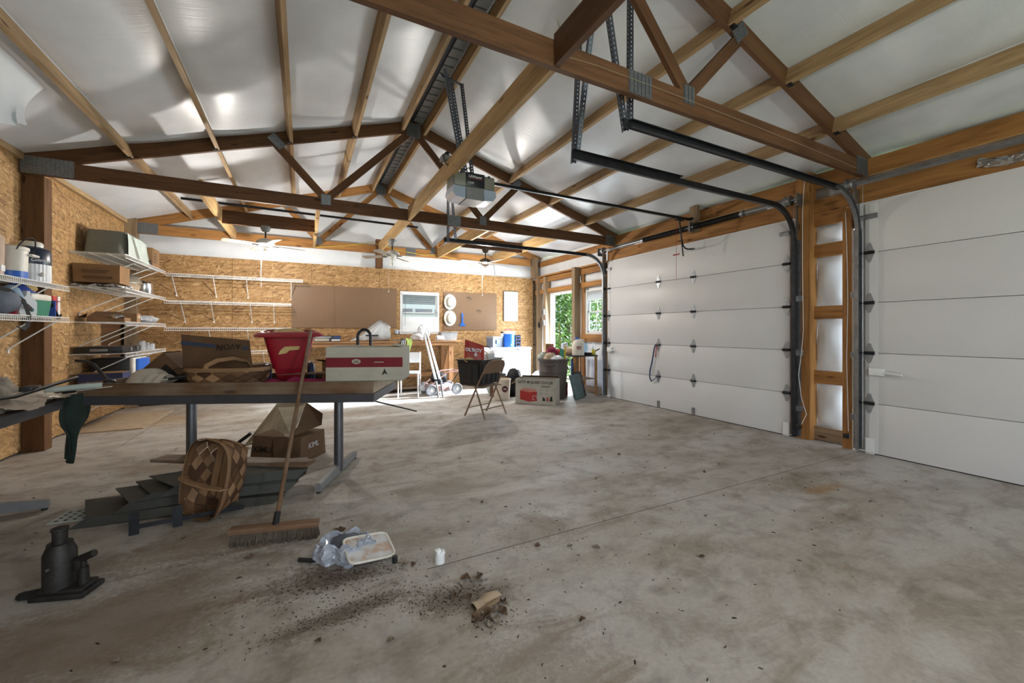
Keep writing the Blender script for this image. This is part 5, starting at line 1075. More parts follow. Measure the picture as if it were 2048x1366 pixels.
o = tag(MB().cyl((0, 0, 0), (0.02, 0.28, 0.0), 0.02, n=10).build('pale_roll', M['drab']), 'short pale roll lying at the far end of the left table', 'roll'); o.location = (-1.52, 3.80, 0.80); o.rotation_euler = (0, 0, -0.9)
# green towel hanging over the table edge
M['towel'] = plain('dark_green_towel', lin(30, 44, 38), 0.9, 0, 0.25, 14, bmp=0.3)
def tw(u, v):
    half = (0.060+0.045*math.sin(PI*min(1, v*1.5)))*(1-max(0, v-0.45)/0.55*0.96)+0.008*math.sin(9*v)
    fold = 0.018*math.sin(10*u+1.5)*(0.4+v)
    return (0.02+fold*1.3, (u-0.5)*2*half-0.05*v, -0.46*v+0.02*math.sin(6*u)*v)
o = tag(MB().grid(22, 24, tw, thick=0.004).build('green_towel', M['towel']), 'dark green rag hanging off the corner of the left table', 'rag'); place(o, (-1.44, 3.98, 0.745), (0, 0, -0.55))

# ================================================================ back wall fittings
def peg(label, x0, x1, z0, z1):
    t = thing('pegboard', label, 'pegboard', ((x0+x1)/2, YB-0.012, z0), group='pegboards on the back wall')
    MB().box(-(x1-x0)/2, (x1-x0)/2, -0.006, 0.0, 0, z1-z0).build('board', M['peg'], t, smooth=0)
    MB().box(-(x1-x0)/2, (x1-x0)/2, 0.0, 0.011, 0.0, 0.03).build('batten', M['gold'], t, smooth=0); return t
peg('left pegboard panel beside the wire shelves', -0.185, 0.53, 1.25, 2.04)
peg('wide pegboard panel to the left of the back window', 0.533, 1.685, 1.25, 2.04)
peg('pegboard right of the back window where the hats hang', 2.67, 3.917, 1.21, 2.03)
o = tag(MB().cb((0, 0, 0.34), (0.36, 0.02, 0.68), 0.004).build('white_panel_board', plain('pale_blue_panel', lin(206, 220, 240), 0.35, 0, 0.06)), 'pale blue-white board hung on the wall right of the pegboard', 'board'); o.location = (4.28, YB-0.016, 1.42)
MB().box(-0.185, -0.18, -0.012, 0.012, 0, 0.68).box(-0.185, 0.18, -0.012, 0.012, 0.68, 0.688).build('dark_edge', M['blackpl'], o, smooth=0)
t = thing('wall_outlet', 'grey outlet plate on the wall below the pegboard by the window', 'outlet', (1.70, YB-0.002, 1.12)); MB().cb((0, -0.006, 0.05), (0.11, 0.012, 0.10), 0.003).build('cover_plate', M['galv'], t); MB().cyl((0, -0.012, 0.03), (0, -0.015, 0.03), 0.016, n=12).build('socket', M['white'], t); MB().cyl((0, -0.012, 0.07), (0, -0.015, 0.07), 0.016, n=12).build('socket', M['white'], t)
M['felt'] = plain('cream_felt', lin(228, 224, 214), 0.8, 0, 0.06)
for z, lb in ((1.81, 'upper white brimmed hat hanging beside the back window'), (1.465, 'lower white brimmed hat hanging beside the back window')):
    t = thing('brimmed_hat', lb, 'hat', (2.795, YB-0.045, z), rot=(PI/2, 0, 0), group='white hats on the pegboard')
    MB().grid(36, 6, lambda u, v: ((0.075+0.062*v)*math.cos(2*PI*u), (0.105+0.062*v)*math.sin(2*PI*u), 0.004+0.022*v*v*abs(math.cos(2*PI*u))), closed_u=True, thick=0.003).build('brim', M['felt'], t)
    MB().grid(36, 9, lambda u, v: (0.078*math.cos(2*PI*u)*(1-0.25*v)*(1 if v < 0.85 else (1-v)/0.15), 0.108*math.sin(2*PI*u)*(1-0.2*v)*(1 if v < 0.85 else (1-v)/0.15), 0.10*min(1, v/0.85)-0.03*(v > 0.84)*(1-abs(math.cos(2*PI*u)))), closed_u=True).build('crown', M['felt'], t)
    MB().grid(36, 2, lambda u, v: (0.080*math.cos(2*PI*u), 0.110*math.sin(2*PI*u), 0.006+0.018*v), closed_u=True).build('hat_band', M['drab'], t)
t = thing('blue_scraper', 'blue long-handled scraper hanging on the pegboard next to the hats', 'scraper', (3.085, YB-0.035, 1.30)); MB().cb((0, 0, 0.165), (0.038, 0.02, 0.23), 0.005).build('handle', M['blue'], t); MB().prism([(-0.025, 0.06), (0.025, 0.06), (0.065, 0.02), (0.065, 0.0), (-0.065, 0.0), (-0.065, 0.02)], -0.012, 0.012).build('head', M['blue'], t); MB().cyl((0, 0.0, 0.26), (0.03, 0.014, 0.27), 0.004, n=6).build('hook', M['blackpl'], t)
for x, z, lb in ((3.25, 1.90, 'bent wire hook high on the right pegboard'), (3.48, 1.62, 'round wooden peg on the right pegboard')):
    o = tag(MB().tube([(-0.05, 0, 0.02), (0, -0.03, 0.03), (0.04, -0.03, 0.0), (0.0, -0.025, -0.03)], 0.005, n=6).build('peg_hook', M['darksteel']), lb, 'hook'); o.location = (x, YB-0.018, z)

# ---- workbench
t = thing('workbench', 'long plain lumber workbench along the back wall under the pegboard', 'workbench', (1.3, 8.06, 0))
beam('bench_front_rail', (-1.40, -0.29, 0.955), (1.42, -0.29, 0.955), 0.038, 0.09, M['bench'], t); beam('bench_plank', (-1.42, -0.20, 0.99), (1.55, -0.20, 0.99), 0.26, 0.02, M['bench'], t); beam('bench_plank', (-1.42, 0.065, 0.99), (1.55, 0.065, 0.99), 0.26, 0.02, M['bench'], t); beam('bench_plank', (-1.42, 0.265, 0.99), (1.42, 0.265, 0.99), 0.13, 0.02, M['bench'], t)
for x in (-1.36, 0.0, 1.34):
    beam('leg', (x, -0.25, 0.0), (x, -0.25, 0.91), 0.089, 0.038, M['bench'], t, up=(0, 1, 0)); beam('leg', (x, 0.28, 0.0), (x, 0.28, 0.98), 0.089, 0.038, M['bench'], t, up=(0, 1, 0))
beam('knee_brace', (1.20, -0.22, 0.30), (1.34, -0.22, 0.90), 0.038, 0.075, M['bench'], t, up=(1, 0, 0)); beam('lower_rail', (-1.40, 0.25, 0.30), (1.40, 0.25, 0.30), 0.038, 0.09, M['bench'], t)
MB().box(-1.36, 1.36, -0.1, 0.30, 0.06, 0.075).build('lower_shelf', M['dirtywood'], t, smooth=0)
ZB = 1.002
t = thing('printed_tool_carton', 'long printed tool carton on the left part of the workbench', 'box', (0.39, 7.95, ZB)); MB().box(-0.21, 0.21, -0.09, 0.10, 0, 0.105).build('carton_body', plain('carton_charcoal', lin(52, 54, 62), 0.6), t, smooth=0); MB().box(-0.21, 0.02, -0.0915, -0.0905, 0.01, 0.06).build('photo_patch', M['boxwhite'], t, smooth=0); MB().box(0.06, 0.20, -0.0915, -0.0905, 0.012, 0.04).build('barcode_patch', M['ink_w'], t, smooth=0); MB().box(0.10, 0.205, -0.0915, -0.0905, 0.045, 0.098).build('blue_patch', plain('blue_label', lin(44, 66, 104), 0.6), t, smooth=0); MB().box(-0.20, 0.05, -0.0915, -0.0905, 0.075, 0.085).build('title_bar', M['ink_w'], t, smooth=0)
M['silver'] = plain('silver_fabric', lin(190, 190, 190), 0.35, 0.3, 0.12, 6, bmp=0.3)
t = thing('grass_catcher', 'silver-grey wedge shaped grass catcher bag on the workbench', 'grass catcher', (1.12, 7.96, ZB))
def gc(u, v):
    x = -0.34+0.68*v; top = 0.02+0.36*max(0, min(1, (v)/0.70))**1.25-0.10*max(0, v-0.80)/0.2; a = 2*PI*u
    e = 0.5; cy = math.copysign(abs(math.cos(a))**e, math.cos(a)); cz = math.copysign(abs(math.sin(a))**e, math.sin(a))
    return (x+0.01*math.sin(6*a), 0.13*cy*(0.5+0.5*v)+0.008*math.sin(14*v+3*a), max(0.002, top/2*(1+cz)))
MB().grid(28, 16, gc, closed_u=True).build('bag_fabric', M['silver'], t); MB().tube([(-0.34, -0.07, 0.03), (0.14, -0.11, 0.385), (0.33, -0.12, 0.30)], 0.007, n=6).build('bag_frame', M['greypl'], t)
MB().box(-0.10, 0.12, -0.128, -0.118, 0.092, 0.118).build('brand_print', M['ink_k'], t, smooth=0)
M['pbag'] = plain('white_plastic_bag', lin(226, 229, 234), 0.3, 0, 0.06, 9, bmp=0.6)
t = thing('white_grocery_bag', 'white plastic grocery bag bunched on the workbench under the window', 'bag', (2.02, 7.95, ZB)); MB().blob((0, 0, 0.07), (0.14, 0.11, 0.075), 24, 14, 0.10, 21).crinkle(0.008, 1, 0.001).build('bag_lump', M['pbag'], t, smooth=0); MB().blob((0.06, 0.0, 0.20), (0.075, 0.06, 0.11), 20, 14, 0.13, 33).crinkle(0.008, 2).build('bag_neck', M['pbag'], t, smooth=0); MB().blob((0.17, 0.02, 0.13), (0.07, 0.05, 0.12), 18, 12, 0.12, 5).crinkle(0.008, 3).build('bag_handle_fold', M['pbag'], t, smooth=0); MB().tube([(-0.02, -0.04, 0.12), (-0.10, -0.05, 0.15), (-0.12, -0.05, 0.08), (-0.18, -0.05, 0.03)], 0.004, n=5).build('string', M['blackpl'], t)
t = thing('brown_bottle', 'small brown bottle beside the white grocery bag on the bench', 'bottle', (2.19, 7.86, ZB)); MB().lathe([(0, 0), (0.028, 0), (0.028, 0.07), (0.014, 0.085), (0.014, 0.10), (0, 0.10)], 16).build('bottle_glass', plain('amber_glass', lin(112, 62, 34), 0.2), t); MB().cyl((0, 0, 0.10), (0, 0, 0.115), 0.016, n=12).build('cap', M['blackpl'], t)
t = thing('paper_roll', 'white paper roll lying on the workbench near the plastic bin', 'roll', (2.42, 7.84, ZB)); MB().cyl((-0.07, 0, 0.05), (0.07, 0.02, 0.05), 0.05, n=20).build('paper', M['white'], t); MB().cyl((-0.072, 0, 0.05), (0.072, 0.02, 0.05), 0.018, n=12).build('core', M['card'], t)
t = thing('clear_storage_bin', 'clear plastic storage bin at the right end of the workbench', 'bin', (2.62, 7.95, ZB)); 
MB().taper(0.0, 0.004, 0.15, 0.10, 0.15, 0.10).grid(4, 2, lambda u, v: [(-0.15-0.02*v, -0.10-0.015*v, 0.16*v), (0.15+0.02*v, -0.10-0.015*v, 0.16*v), (0.15+0.02*v, 0.10+0.015*v, 0.16*v), (-0.15-0.02*v, 0.10+0.015*v, 0.16*v)][int(round(u*4)) % 4], closed_u=True, thick=0.003).build('tub', plain('frosted_bin', lin(216, 222, 230), 0.2, trans=0.45), t, smooth=0); MB().cb((0, 0, 0.165), (0.37, 0.26, 0.014), 0.004).build('lid_rim', M['clear'], t); MB().blob((0, 0, 0.06), (0.12, 0.08, 0.05), 14, 8, 0.1, 3).build('contents', M['drab'], t)
M['lime'] = plain('lime_fabric', lin(176, 200, 110), 0.8); M['zebra'] = plain('dark_glove_fabric', lin(60, 62, 60), 0.8)
t = thing('work_gloves', 'lime and black striped work gloves hanging off the front of the bench', 'gloves', (1.78, 7.735, 1.0))
MB().grid(8, 14, lambda u, v: (-0.06+0.10*u+0.02*math.sin(5*v), -0.012-0.02*math.sin(PI*v), 0.04-0.24*v*(1 if u > 0.1 else 0.92)+0.015*math.sin(8*u)), thick=0.01).build('lime_glove', M['lime'], t); MB().grid(8, 14, lambda u, v: (-0.15+0.09*u-0.03*v, -0.010-0.02*math.sin(PI*v), 0.03-0.22*v+0.02*math.sin(6*u)), thick=0.01).build('dark_glove', M['zebra'], t)
for k in range(3): MB().grid(3, 10, lambda u, v: (-0.135+0.03*k+0.012*u-0.03*v, -0.026-0.02*math.sin(PI*v), 0.02-0.19*v), thick=0.002).build('pale_stripe', M['white'], t)
t = thing('grey_hand_tools', 'flat grey hand tools lying on the bench near the gloves', 'tool', (1.62, 7.86, ZB)); MB().cb((0, 0, 0.008), (0.24, 0.05, 0.012), 0.003).build('blade', M['galv'], t); MB().cyl((-0.02, 0.05, 0.012), (0.2, 0.08, 0.012), 0.011, n=8).build('handle', M['blackpl'], t)

# ---- post-hole digger leaning on the bench
t = thing('post_hole_digger', 'post-hole digger with two pale handles leaning on the bench front', 'digger', (2.185, 7.10, 0))
for i, (xb, xt) in enumerate(((-0.035, -0.115), (0.045, -0.055))):
    MB().cyl((xb, 0.10, 0.28), (xt, 0.60, 1.12), 0.021, 0.018, n=12).build('handle', M['white'], t)
    MB().grid(8, 8, lambda u, v, s=(-1 if i == 0 else 1), xb=xb: (xb+s*0.018*math.sin(PI*u)+0.0*v, -0.05+0.10*u*(1-0.25*(1-v))-0.02*(1-v)+0.12*v*0.9-0.02, 0.0+0.28*v), thick=0.003).build('blade', M['galv'], t)
MB().cyl((-0.06, 0.10, 0.30), (0.06, 0.10, 0.30), 0.012, n=8).cb((0, 0.10, 0.29), (0.10, 0.05, 0.05), 0.006).build('pivot', M['darksteel'], t)

# ---- lawn mower
M['deck'] = plain('mower_deck', lin(168, 130, 122), 0.5, 0, 0.2, 5); M['tyre'] = plain('grey_tyre', lin(104, 104, 108), 0.7)
t = thing('lawn_mower', 'push lawn mower with faded red deck in front of the bench', 'mower', (2.30, 7.50, 0), 0.05)
MB().lathe([(0.0, 0.19), (0.20, 0.19), (0.255, 0.17), (0.265, 0.09), (0.258, 0.09), (0.24, 0.16)], 32, sy=0.85).build('deck', M['deck'], t)
MB().cyl((0, 0, 0.18), (0, 0, 0.24), 0.12, 0.11, n=24).cyl((0, 0, 0.24), (0, 0, 0.31), 0.10, n=20).cb((0.05, -0.09, 0.27), (0.10, 0.10, 0.09), 0.012).cb((-0.08, 0.05, 0.28), (0.12, 0.12, 0.10), 0.012).build('engine', M['blacksteel'], t)
MB().lathe([(0.13, 0.29), (0.145, 0.31), (0.145, 0.37), (0.11, 0.395), (0, 0.398)], 28).build('engine_shroud', M['blackpl'], t); MB().cb((0.0, -0.125, 0.25), (0.06, 0.03, 0.07), 0.006).build('air_filter', M['galv'], t)
for x, y, r in ((-0.23, -0.22, 0.105), (0.27, -0.22, 0.105), (-0.23, 0.22, 0.105), (0.27, 0.22, 0.105)):
    wv = MB().at((x, y, r), (PI/2, 0, 0)).lathe([(r*0.62, -0.02), (r*0.92, -0.022), (r, -0.012), (r, 0.012), (r*0.92, 0.022), (r*0.62, 0.02), (r*0.62, -0.02)], 28, cap=False).build('wheel', M['tyre'], t)
    MB().at((x, y, r), (PI/2, 0, 0)).lathe([(0, -0.012), (r*0.22, -0.016), (r*0.25, -0.008), (r*0.63, -0.010), (r*0.63, 0.010), (r*0.25, 0.008), (r*0.22, 0.020), (0, 0.022)], 24).build('hub', M['white'], wv)
MB().tube([(-0.25, -0.17, 0.17), (0.10, -0.185, 0.42), (0.36, -0.19, 0.43), (0.36, 0.19, 0.43), (0.10, 0.185, 0.42), (-0.25, 0.17, 0.17)], 0.012, n=8).build('folded_handle', M['deck'], t); MB().cyl((0.20, -0.1, 0.20), (0.34, -0.14, 0.40), 0.008, n=6).build('control_rod', M['blacksteel'], t)

# ---- white metal stacking chair
t = thing('white_chair', 'white metal chair with flat back panel in front of the workbench', 'chair', (1.72, 7.44, 0), -0.35)
MB().cb((0, 0, 0.435), (0.36, 0.36, 0.025), 0.010).build('seat', M['white'], t)
MB().grid(8, 6, lambda u, v: (-0.17+0.34*u, 0.195+0.03*v+0.02*(2*u-1)**2*-1, 0.60+0.19*v), thick=0.008).build('backrest', M['white'], t)
for s in (-1, 1):
    MB().tube([(s*0.175, 0.225, 0.80), (s*0.175, 0.20, 0.60), (s*0.175, 0.17, 0.42), (s*0.18, 0.24, 0.0)], 0.013, n=8).build('leg', M['white'], t); MB().tube([(s*0.17, 0.15, 0.415), (s*0.17, -0.14, 0.415), (s*0.175, -0.17, 0.0)], 0.012, n=8).build('leg', M['white'], t)

# ---- brown folding chair with the black tote on its seat
M['chairbrown'] = plain('chair_enamel_brown', lin(128, 106, 88), 0.4, 0.3, 0.1)
t = thing('folding_chair', 'brown steel folding chair carrying a black tote, seen from behind', 'chair', (2.31, 5.31, 0), math.radians(24.2))
for s in (-1, 1):
    MB().tube([(s*0.225, 0.192, 0.0), (s*0.215, -0.03, 0.42), (s*0.20, -0.135, 0.62), (s*0.185, -0.19, 0.72)], 0.013, n=8).build('front_leg', M['chairbrown'], t); MB().tube([(s*0.228, -0.192, 0.0), (s*0.21, -0.02, 0.36), (s*0.205, 0.02, 0.43)], 0.012, n=8).build('rear_leg', M['chairbrown'], t)
MB().tube([(-0.185, -0.19, 0.72), (-0.15, -0.208, 0.765), (-0.08, -0.216, 0.785), (0.08, -0.216, 0.785), (0.15, -0.208, 0.765), (0.185, -0.19, 0.72)], 0.011, n=8).build('top_tube', M['chairbrown'], t)
def brst(u, v):
    x = -0.20+0.40*u; zt = 0.783-0.06*abs(2*u-1)**3.5; zb = 0.60+0.004*math.sin(PI*u); z = zb+(zt-zb)*v; return (x*(0.93+0.05*(1-v)), -0.135-0.44*(z-0.60)-0.02*(1-(2*u-1)**2), z)
MB().grid(16, 8, brst, thick=0.004).build('backrest', M['chairbrown'], t)
MB().cb((0, 0.05, 0.425), (0.39, 0.38, 0.018), 0.008).build('seat', M['chairbrown'], t)
MB().cyl((-0.222, 0.13, 0.12), (0.222, 0.13, 0.12), 0.008, n=8).build('front_crossbar', M['chairbrown'], t); MB().cyl((-0.222, -0.14, 0.12), (0.222, -0.14, 0.12), 0.008, n=8).build('rear_crossbar', M['chairbrown'], t)
q2 = math.radians(36); cx_, cy_ = 2.168, 5.126+0.03
bc = (cx_+0.29*math.cos(q2)-0.185*math.sin(q2), cy_+0.29*math.sin(q2)+0.185*math.cos(q2))
t = thing('black_tote', 'black plastic storage tote balanced on the folding chair seat', 'tote', (bc[0], bc[1], 0.436), q2)
def wall4(a0, b0, a1, b1, z0, z1, n=1):
    def fn(u, v):
        a = a0+(a1-a0)*v; b = b0+(b1-b0)*v; P = [(-a, -b), (a, -b), (a, b), (-a, b)][int(round(u*4)) % 4]; return (P[0], P[1], z0+(z1-z0)*v)
    return fn
MB().grid(4, 2, wall4(0.27, 0.165, 0.30, 0.195, 0.0, 0.345), closed_u=True, thick=0.004).box(-0.27, 0.27, -0.165, 0.165, 0, 0.006).build('tub', M['blackpl'], t, smooth=0)
MB().grid(4, 2, wall4(0.298, 0.193, 0.318, 0.213, 0.345, 0.340), closed_u=True, thick=0.012).build('rim', M['blackpl'], t, smooth=0)
for k in range(3): MB().taper(0.02, 0.30, 0.012, 0.045, 0.012, 0.05, (-0.277, -0.10+0.10*k), (-0.302, -0.10+0.10*k)).build('end_rib', M['blackpl'], t, smooth=0)
for k in range(4): MB().taper(0.02, 0.30, 0.05, 0.01, 0.055, 0.01, (-0.20+0.133*k, -0.170), (-0.20+0.133*k, -0.195)).build('side_rib', M['blackpl'], t, smooth=0)
def inT(x, y, z): return (bc[0]+x*math.cos(q2)-y*math.sin(q2), bc[1]+x*math.sin(q2)+y*math.cos(q2), 0.436+z)
M['bagred'] = plain('dog_food_red', lin(164, 50, 38), 0.4, 0, 0.15, 6, bmp=0.3)
t = thing('pet_food_bag', 'rust-red pet food bag with white lettering standing in the black tote', 'bag', inT(-0.16, -0.02, 0.03), math.radians(-20))
def pb(u, v):
    a = 2*PI*u; w = 0.155*(1-0.12*v); th = 0.075*(1-v**2.5)+0.004; x = w*math.copysign(abs(math.cos(a))**0.5, math.cos(a)); y = th*math.copysign(abs(math.sin(a))**0.7, math.sin(a))
    return (x+0.04*v*v-0.05*v, y+0.006*math.sin(9*v+3*x*20), 0.56*v+(0.05*(-x/0.15) if v > 0.98 else 0.03*v*(-x/0.15)))
MB().grid(28, 14, pb, closed_u=True).build('bag_film', M['bagred'], t)
text("OL'ROY", 0.066, M['ink_w'], t, (-0.03, -0.066, 0.455), (PI/2-0.25, 0.12, 0), bold=0.003); text('&', 0.07, M['ink_w'], t, (0.0, -0.078, 0.395), (PI/2-0.2, 0.1, 0), bold=0.003)
MB().prism([(-0.09+0.07*math.cos(a), 0.32+0.035*math.sin(a)) for a in [2*PI*i/20 for i in range(20)]], -0.088, -0.072).build('food_picture', M['tan'], t, smooth=0)
t = thing('white_jug', 'off-white plastic jug beside the pet food bag in the tote', 'jug', inT(0.05, 0.0, 0.10)); MB().lathe([(0, 0), (0.075, 0), (0.08, 0.05), (0.08, 0.26), (0.05, 0.33), (0.022, 0.36), (0.022, 0.385), (0, 0.385)], 24).build('jug_body', M['cream'], t); MB().tube([(0.02, -0.04, 0.36), (0.06, -0.06, 0.33), (0.075, -0.055, 0.24)], 0.012, n=8).build('handle', M['cream'], t); MB().tube([(0.0, 0, 0.385), (-0.03, -0.05, 0.42), (0.06, -0.09, 0.43), (0.10, -0.10, 0.39)], 0.007, n=6).build('hose', M['blackpl'], t)
t = thing('white_pitcher', 'square white container beside the jug in the tote', 'container', inT(0.17, -0.04, 0.10), 0.2); MB().taper(0, 0.32, 0.055, 0.055, 0.07, 0.065).build('container_body', M['white'], t, smooth=0); MB().add([(-0.07, -0.065, 0.32), (0.07, -0.065, 0.32), (0.085, 0.0, 0.36), (-0.05, 0.05, 0.37)], [(0, 1, 2, 3)]).build('open_flap', M['white'], t, smooth=0)
tag(MB().blob((0, 0, 0.05), (0.09, 0.12, 0.06), 18, 10, 0.1, 17).build('dark_cloth', M['greyfab']), 'dark grey cloth stuffed in the right side of the tote', 'cloth'); place(bpy.data.objects['dark_cloth'], inT(0.255-0.06, 0.02, 0.31))

# ---- pile right of the chair
M['bucket'] = plain('cream_bucket', lin(212, 200, 182), 0.5)
t = thing('cream_bucket', 'cream bucket with dark red emblem between the chair and the cooler carton', 'bucket', (3.10, 6.42, 0)); MB().lathe([(0, 0), (0.135, 0), (0.155, 0.33), (0.160, 0.335), (0.160, 0.355), (0.148, 0.355), (0.13, 0.02), (0, 0.02)], 28).build('pail', M['bucket'], t)
MB().at((0, 0, 0), (0, 0, math.radians(-95))).cyl((0.146, 0, 0.19), (0.150, 0, 0.19), 0.055, n=20).build('emblem', plain('emblem_maroon', lin(92, 38, 34), 0.6), t); MB().at((0, 0, 0), (0, 0, math.radians(-95))).box(0.1495, 0.152, -0.03, 0.03, 0.183, 0.198).build('emblem_line', M['ink_w'], t, smooth=0)
t = thing('cooler_carton', 'open carton printed with a red cooler picture on the floor beside the trash can', 'box', (3.123, 5.949, 0), math.radians(-47))
w, dp, hb = 0.67, 0.32, 0.405
MB().box(0, w, 0, 0.006, 0, hb).box(0, w, dp-0.006, dp, 0, hb).box(0, 0.006, 0.006, dp-0.006, 0, hb).box(w-0.006, w, 0.006, dp-0.006, 0, hb).box(0, w, 0, dp, 0, 0.006).build('carton_walls', M['boxwhite'], t, smooth=0)
MB().box(-0.001, 0.0, 0, dp, 0, hb).build('brown_end', M['card'], t, smooth=0)
MB().add([(0.0, dp, hb), (w, dp, hb), (w-0.03, dp-0.05, hb+0.03), (0.04, dp-0.06, hb+0.035)], [(0, 1, 2, 3)]).build('flap', M['carddark'], t, smooth=0); MB().add([(0, 0, hb), (0, dp, hb), (-0.10, dp-0.03, hb-0.10), (-0.10, 0.03, hb-0.11)], [(0, 1, 2, 3)]).build('flap', M['card'], t, smooth=0)
text('GOTT 48 QUART COOLER', 0.062, M['ink_k'], t, (w/2+0.005, -0.0016, 0.352), (PI/2, 0, 0), sx=0.80, bold=0.0012)
for i in range(2): MB().box(0.44-0.0*i, 0.60-0.03*i, -0.0014, -0.0006, 0.298-0.022*i, 0.306-0.022*i).build('caption_bar', M['ink_k'], t, smooth=0)
pr_ = part_empty('printed_picture', t, (0, 0, 0))
MB().prism([(0.08, 0.07), (0.22, 0.035), (0.37, 0.055), (0.37, 0.205), (0.23, 0.19), (0.08, 0.215)], -0.0020, -0.0006).build('red_cooler_print', plain('print_cooler_red', lin(162, 44, 40), 0.6), pr_, smooth=0); MB().prism([(0.08, 0.215), (0.23, 0.19), (0.37, 0.205), (0.33, 0.245), (0.14, 0.255)], -0.0026, -0.0008).build('cooler_lid_print', plain('print_cooler_pink', lin(186, 120, 108), 0.6), pr_, smooth=0); MB().tube([(0.33, -0.003, 0.08), (0.30, -0.003, 0.075), (0.30, -0.003, 0.13), (0.36, -0.003, 0.14), (0.36, -0.003, 0.10)], 0.004, n=5).build('handle_print', M['ink_w'], pr_)
for i in range(4): MB().box(0.41+0.09*(i % 2), 0.47+0.09*(i % 2), -0.0014, -0.0006, 0.23-0.05*(i//2), 0.235-0.05*(i//2)).build('caption_bar', M['ink_k'], t, smooth=0)
for i in range(3): MB().prism([(0.46+0.06*i, 0.06), (0.51+0.06*i, 0.06), (0.50+0.06*i, 0.11+0.02*i), (0.47+0.06*i, 0.12)], -0.0016-0.0004*i, -0.0006).build('small_scene_print', [M['ink_k'], plain('print_rose', lin(170, 80, 80), 0.6), M['ink_k']][i], t, smooth=0)
M['canbrown'] = plain('trash_can_brown', lin(82, 74, 70), 0.5, 0, 0.1)
t = thing('trash_can', 'brown ribbed plastic trash can overflowing with clothes', 'trash can', (3.97, 6.12, 0))
MB().lathe([(0, 0.0), (0.21, 0.0), (0.222, 0.02), (0.235, 0.25), (0.240, 0.255), (0.240, 0.275), (0.237, 0.28), (0.250, 0.46), (0.255, 0.465), (0.255, 0.485), (0.252, 0.49), (0.262, 0.66), (0.285, 0.665), (0.288, 0.70), (0.27, 0.705), (0.25, 0.69), (0.22, 0.05), (0, 0.05)], 36).build('can_body', M['canbrown'], t)
for a in (-2.3, 0.84): MB().at((0, 0, 0), (0, 0, a)).tube([(0.262, -0.07, 0.60), (0.305, -0.06, 0.60), (0.305, 0.06, 0.60), (0.262, 0.07, 0.60)], 0.013, n=8).build('side_handle', M['canbrown'], t)
cl = [((-0.12, -0.08, 0.70), (0.12, 0.10, 0.11), 'splintpale', 'tan towel bulging over the rim of the trash can'), ((-0.02, -0.15, 0.69), (0.14, 0.09, 0.07), 'pbag', 'white plastic bag on top of the trash can facing the carton'), ((-0.01, 0.02, 0.80), (0.11, 0.09, 0.11), 'maroonf', 'maroon and white garment on top of the trash can'), ((0.11, 0.0, 0.74), (0.08, 0.09, 0.12), 'red', 'red and white cloth at the right side of the trash can'), ((0.0, 0.13, 0.72), (0.14, 0.08, 0.10), 'blackfab', 'black cloth at the back of the trash can'), ((-0.18, 0.07, 0.72), (0.07, 0.08, 0.09), 'drab', 'pale grey cloth at the left of the trash can')]
M['maroonf'] = plain('maroon_cloth', lin(128, 34, 62), 0.85, 0, 0.2)
for i, (c, r, m_, lb) in enumerate(cl):
    o = tag(MB().blob((0, 0, 0), r, 20, 12, 0.14, 40+i).crinkle(0.009, i).build('stuffed_cloth', M[m_], smooth=60), lb, 'cloth', 'clothes in the trash can'); o.location = (3.97+c[0], 6.12+c[1], c[2])
o = tag(MB().cyl((0, 0, 0), (-0.01, 0.05, 0.78), 0.010, n=8).build('bamboo_cane', plain('bamboo', lin(150, 150, 60), 0.6)), 'thin yellow-green cane sticking up out of the trash can', 'cane'); o.location = (4.08, 6.02, 0.56)
o = tag(MB().box(-0.015, 0.015, -0.004, 0.004, 0, 0.33).build('yellow_ruler', plain('ruler_yellow', lin(206, 172, 44), 0.5)), 'yellow wooden ruler standing in the trash can', 'ruler'); o.location = (4.10, 5.93, 0.60)
o = tag(MB().cb((0, 0, 0.15), (0.16, 0.03, 0.30), 0.006).build('flattened_carton', M['card']), 'flattened brown carton sticking out behind the clothes in the trash can', 'box'); o.location = (4.0, 6.28, 0.66)
o = tag(MB().prism([(-0.05, 0), (0.05, 0), (0.055, 0.24), (-0.03, 0.27)], -0.02, 0.02).build('folded_magazine', M['green']), 'green and red folded packet between the cane and the clothes', 'packet'); o.location = (4.05, 6.0, 0.62); o.rotation_euler = (0, 0.1, -0.6)
# leaning lids
M['lid_green'] = plain('blue_green_lid', lin(84, 104, 108), 0.45)
t = thing('leaning_tote_lid', 'blue-green tote lid leaning against the side table', 'lid', (4.33, 5.80, 0), rot=(0, math.radians(-16), math.radians(-62)))
MB().cb((0, 0, 0.22), (0.05, 0.36, 0.44), 0.018).build('lid_shell', M['lid_green'], t); MB().cb((-0.028, 0, 0.24), (0.012, 0.24, 0.26), 0.01).build('raised_panel', M['lid_green'], t); MB().cb((-0.035, 0.0, 0.33), (0.012, 0.12, 0.03), 0.004).build('grip', M['blackpl'], t)
t = thing('dark_tote_lid', 'dark grey lid leaning behind the blue-green lid', 'lid', (4.43, 5.88, 0), rot=(0, math.radians(-14), math.radians(-62))); MB().cb((0, 0, 0.24), (0.03, 0.34, 0.46), 0.012).build('lid_shell', M['blackpl'], t)
tag(MB().cb((0, 0, 0.13), (0.14, 0.10, 0.26), 0.02).build('red_fuel_can', plain('fuel_can_red', lin(112, 30, 34), 0.5)), 'dark red can on the floor behind the trash can', 'can').location = (4.25, 6.2, 0)
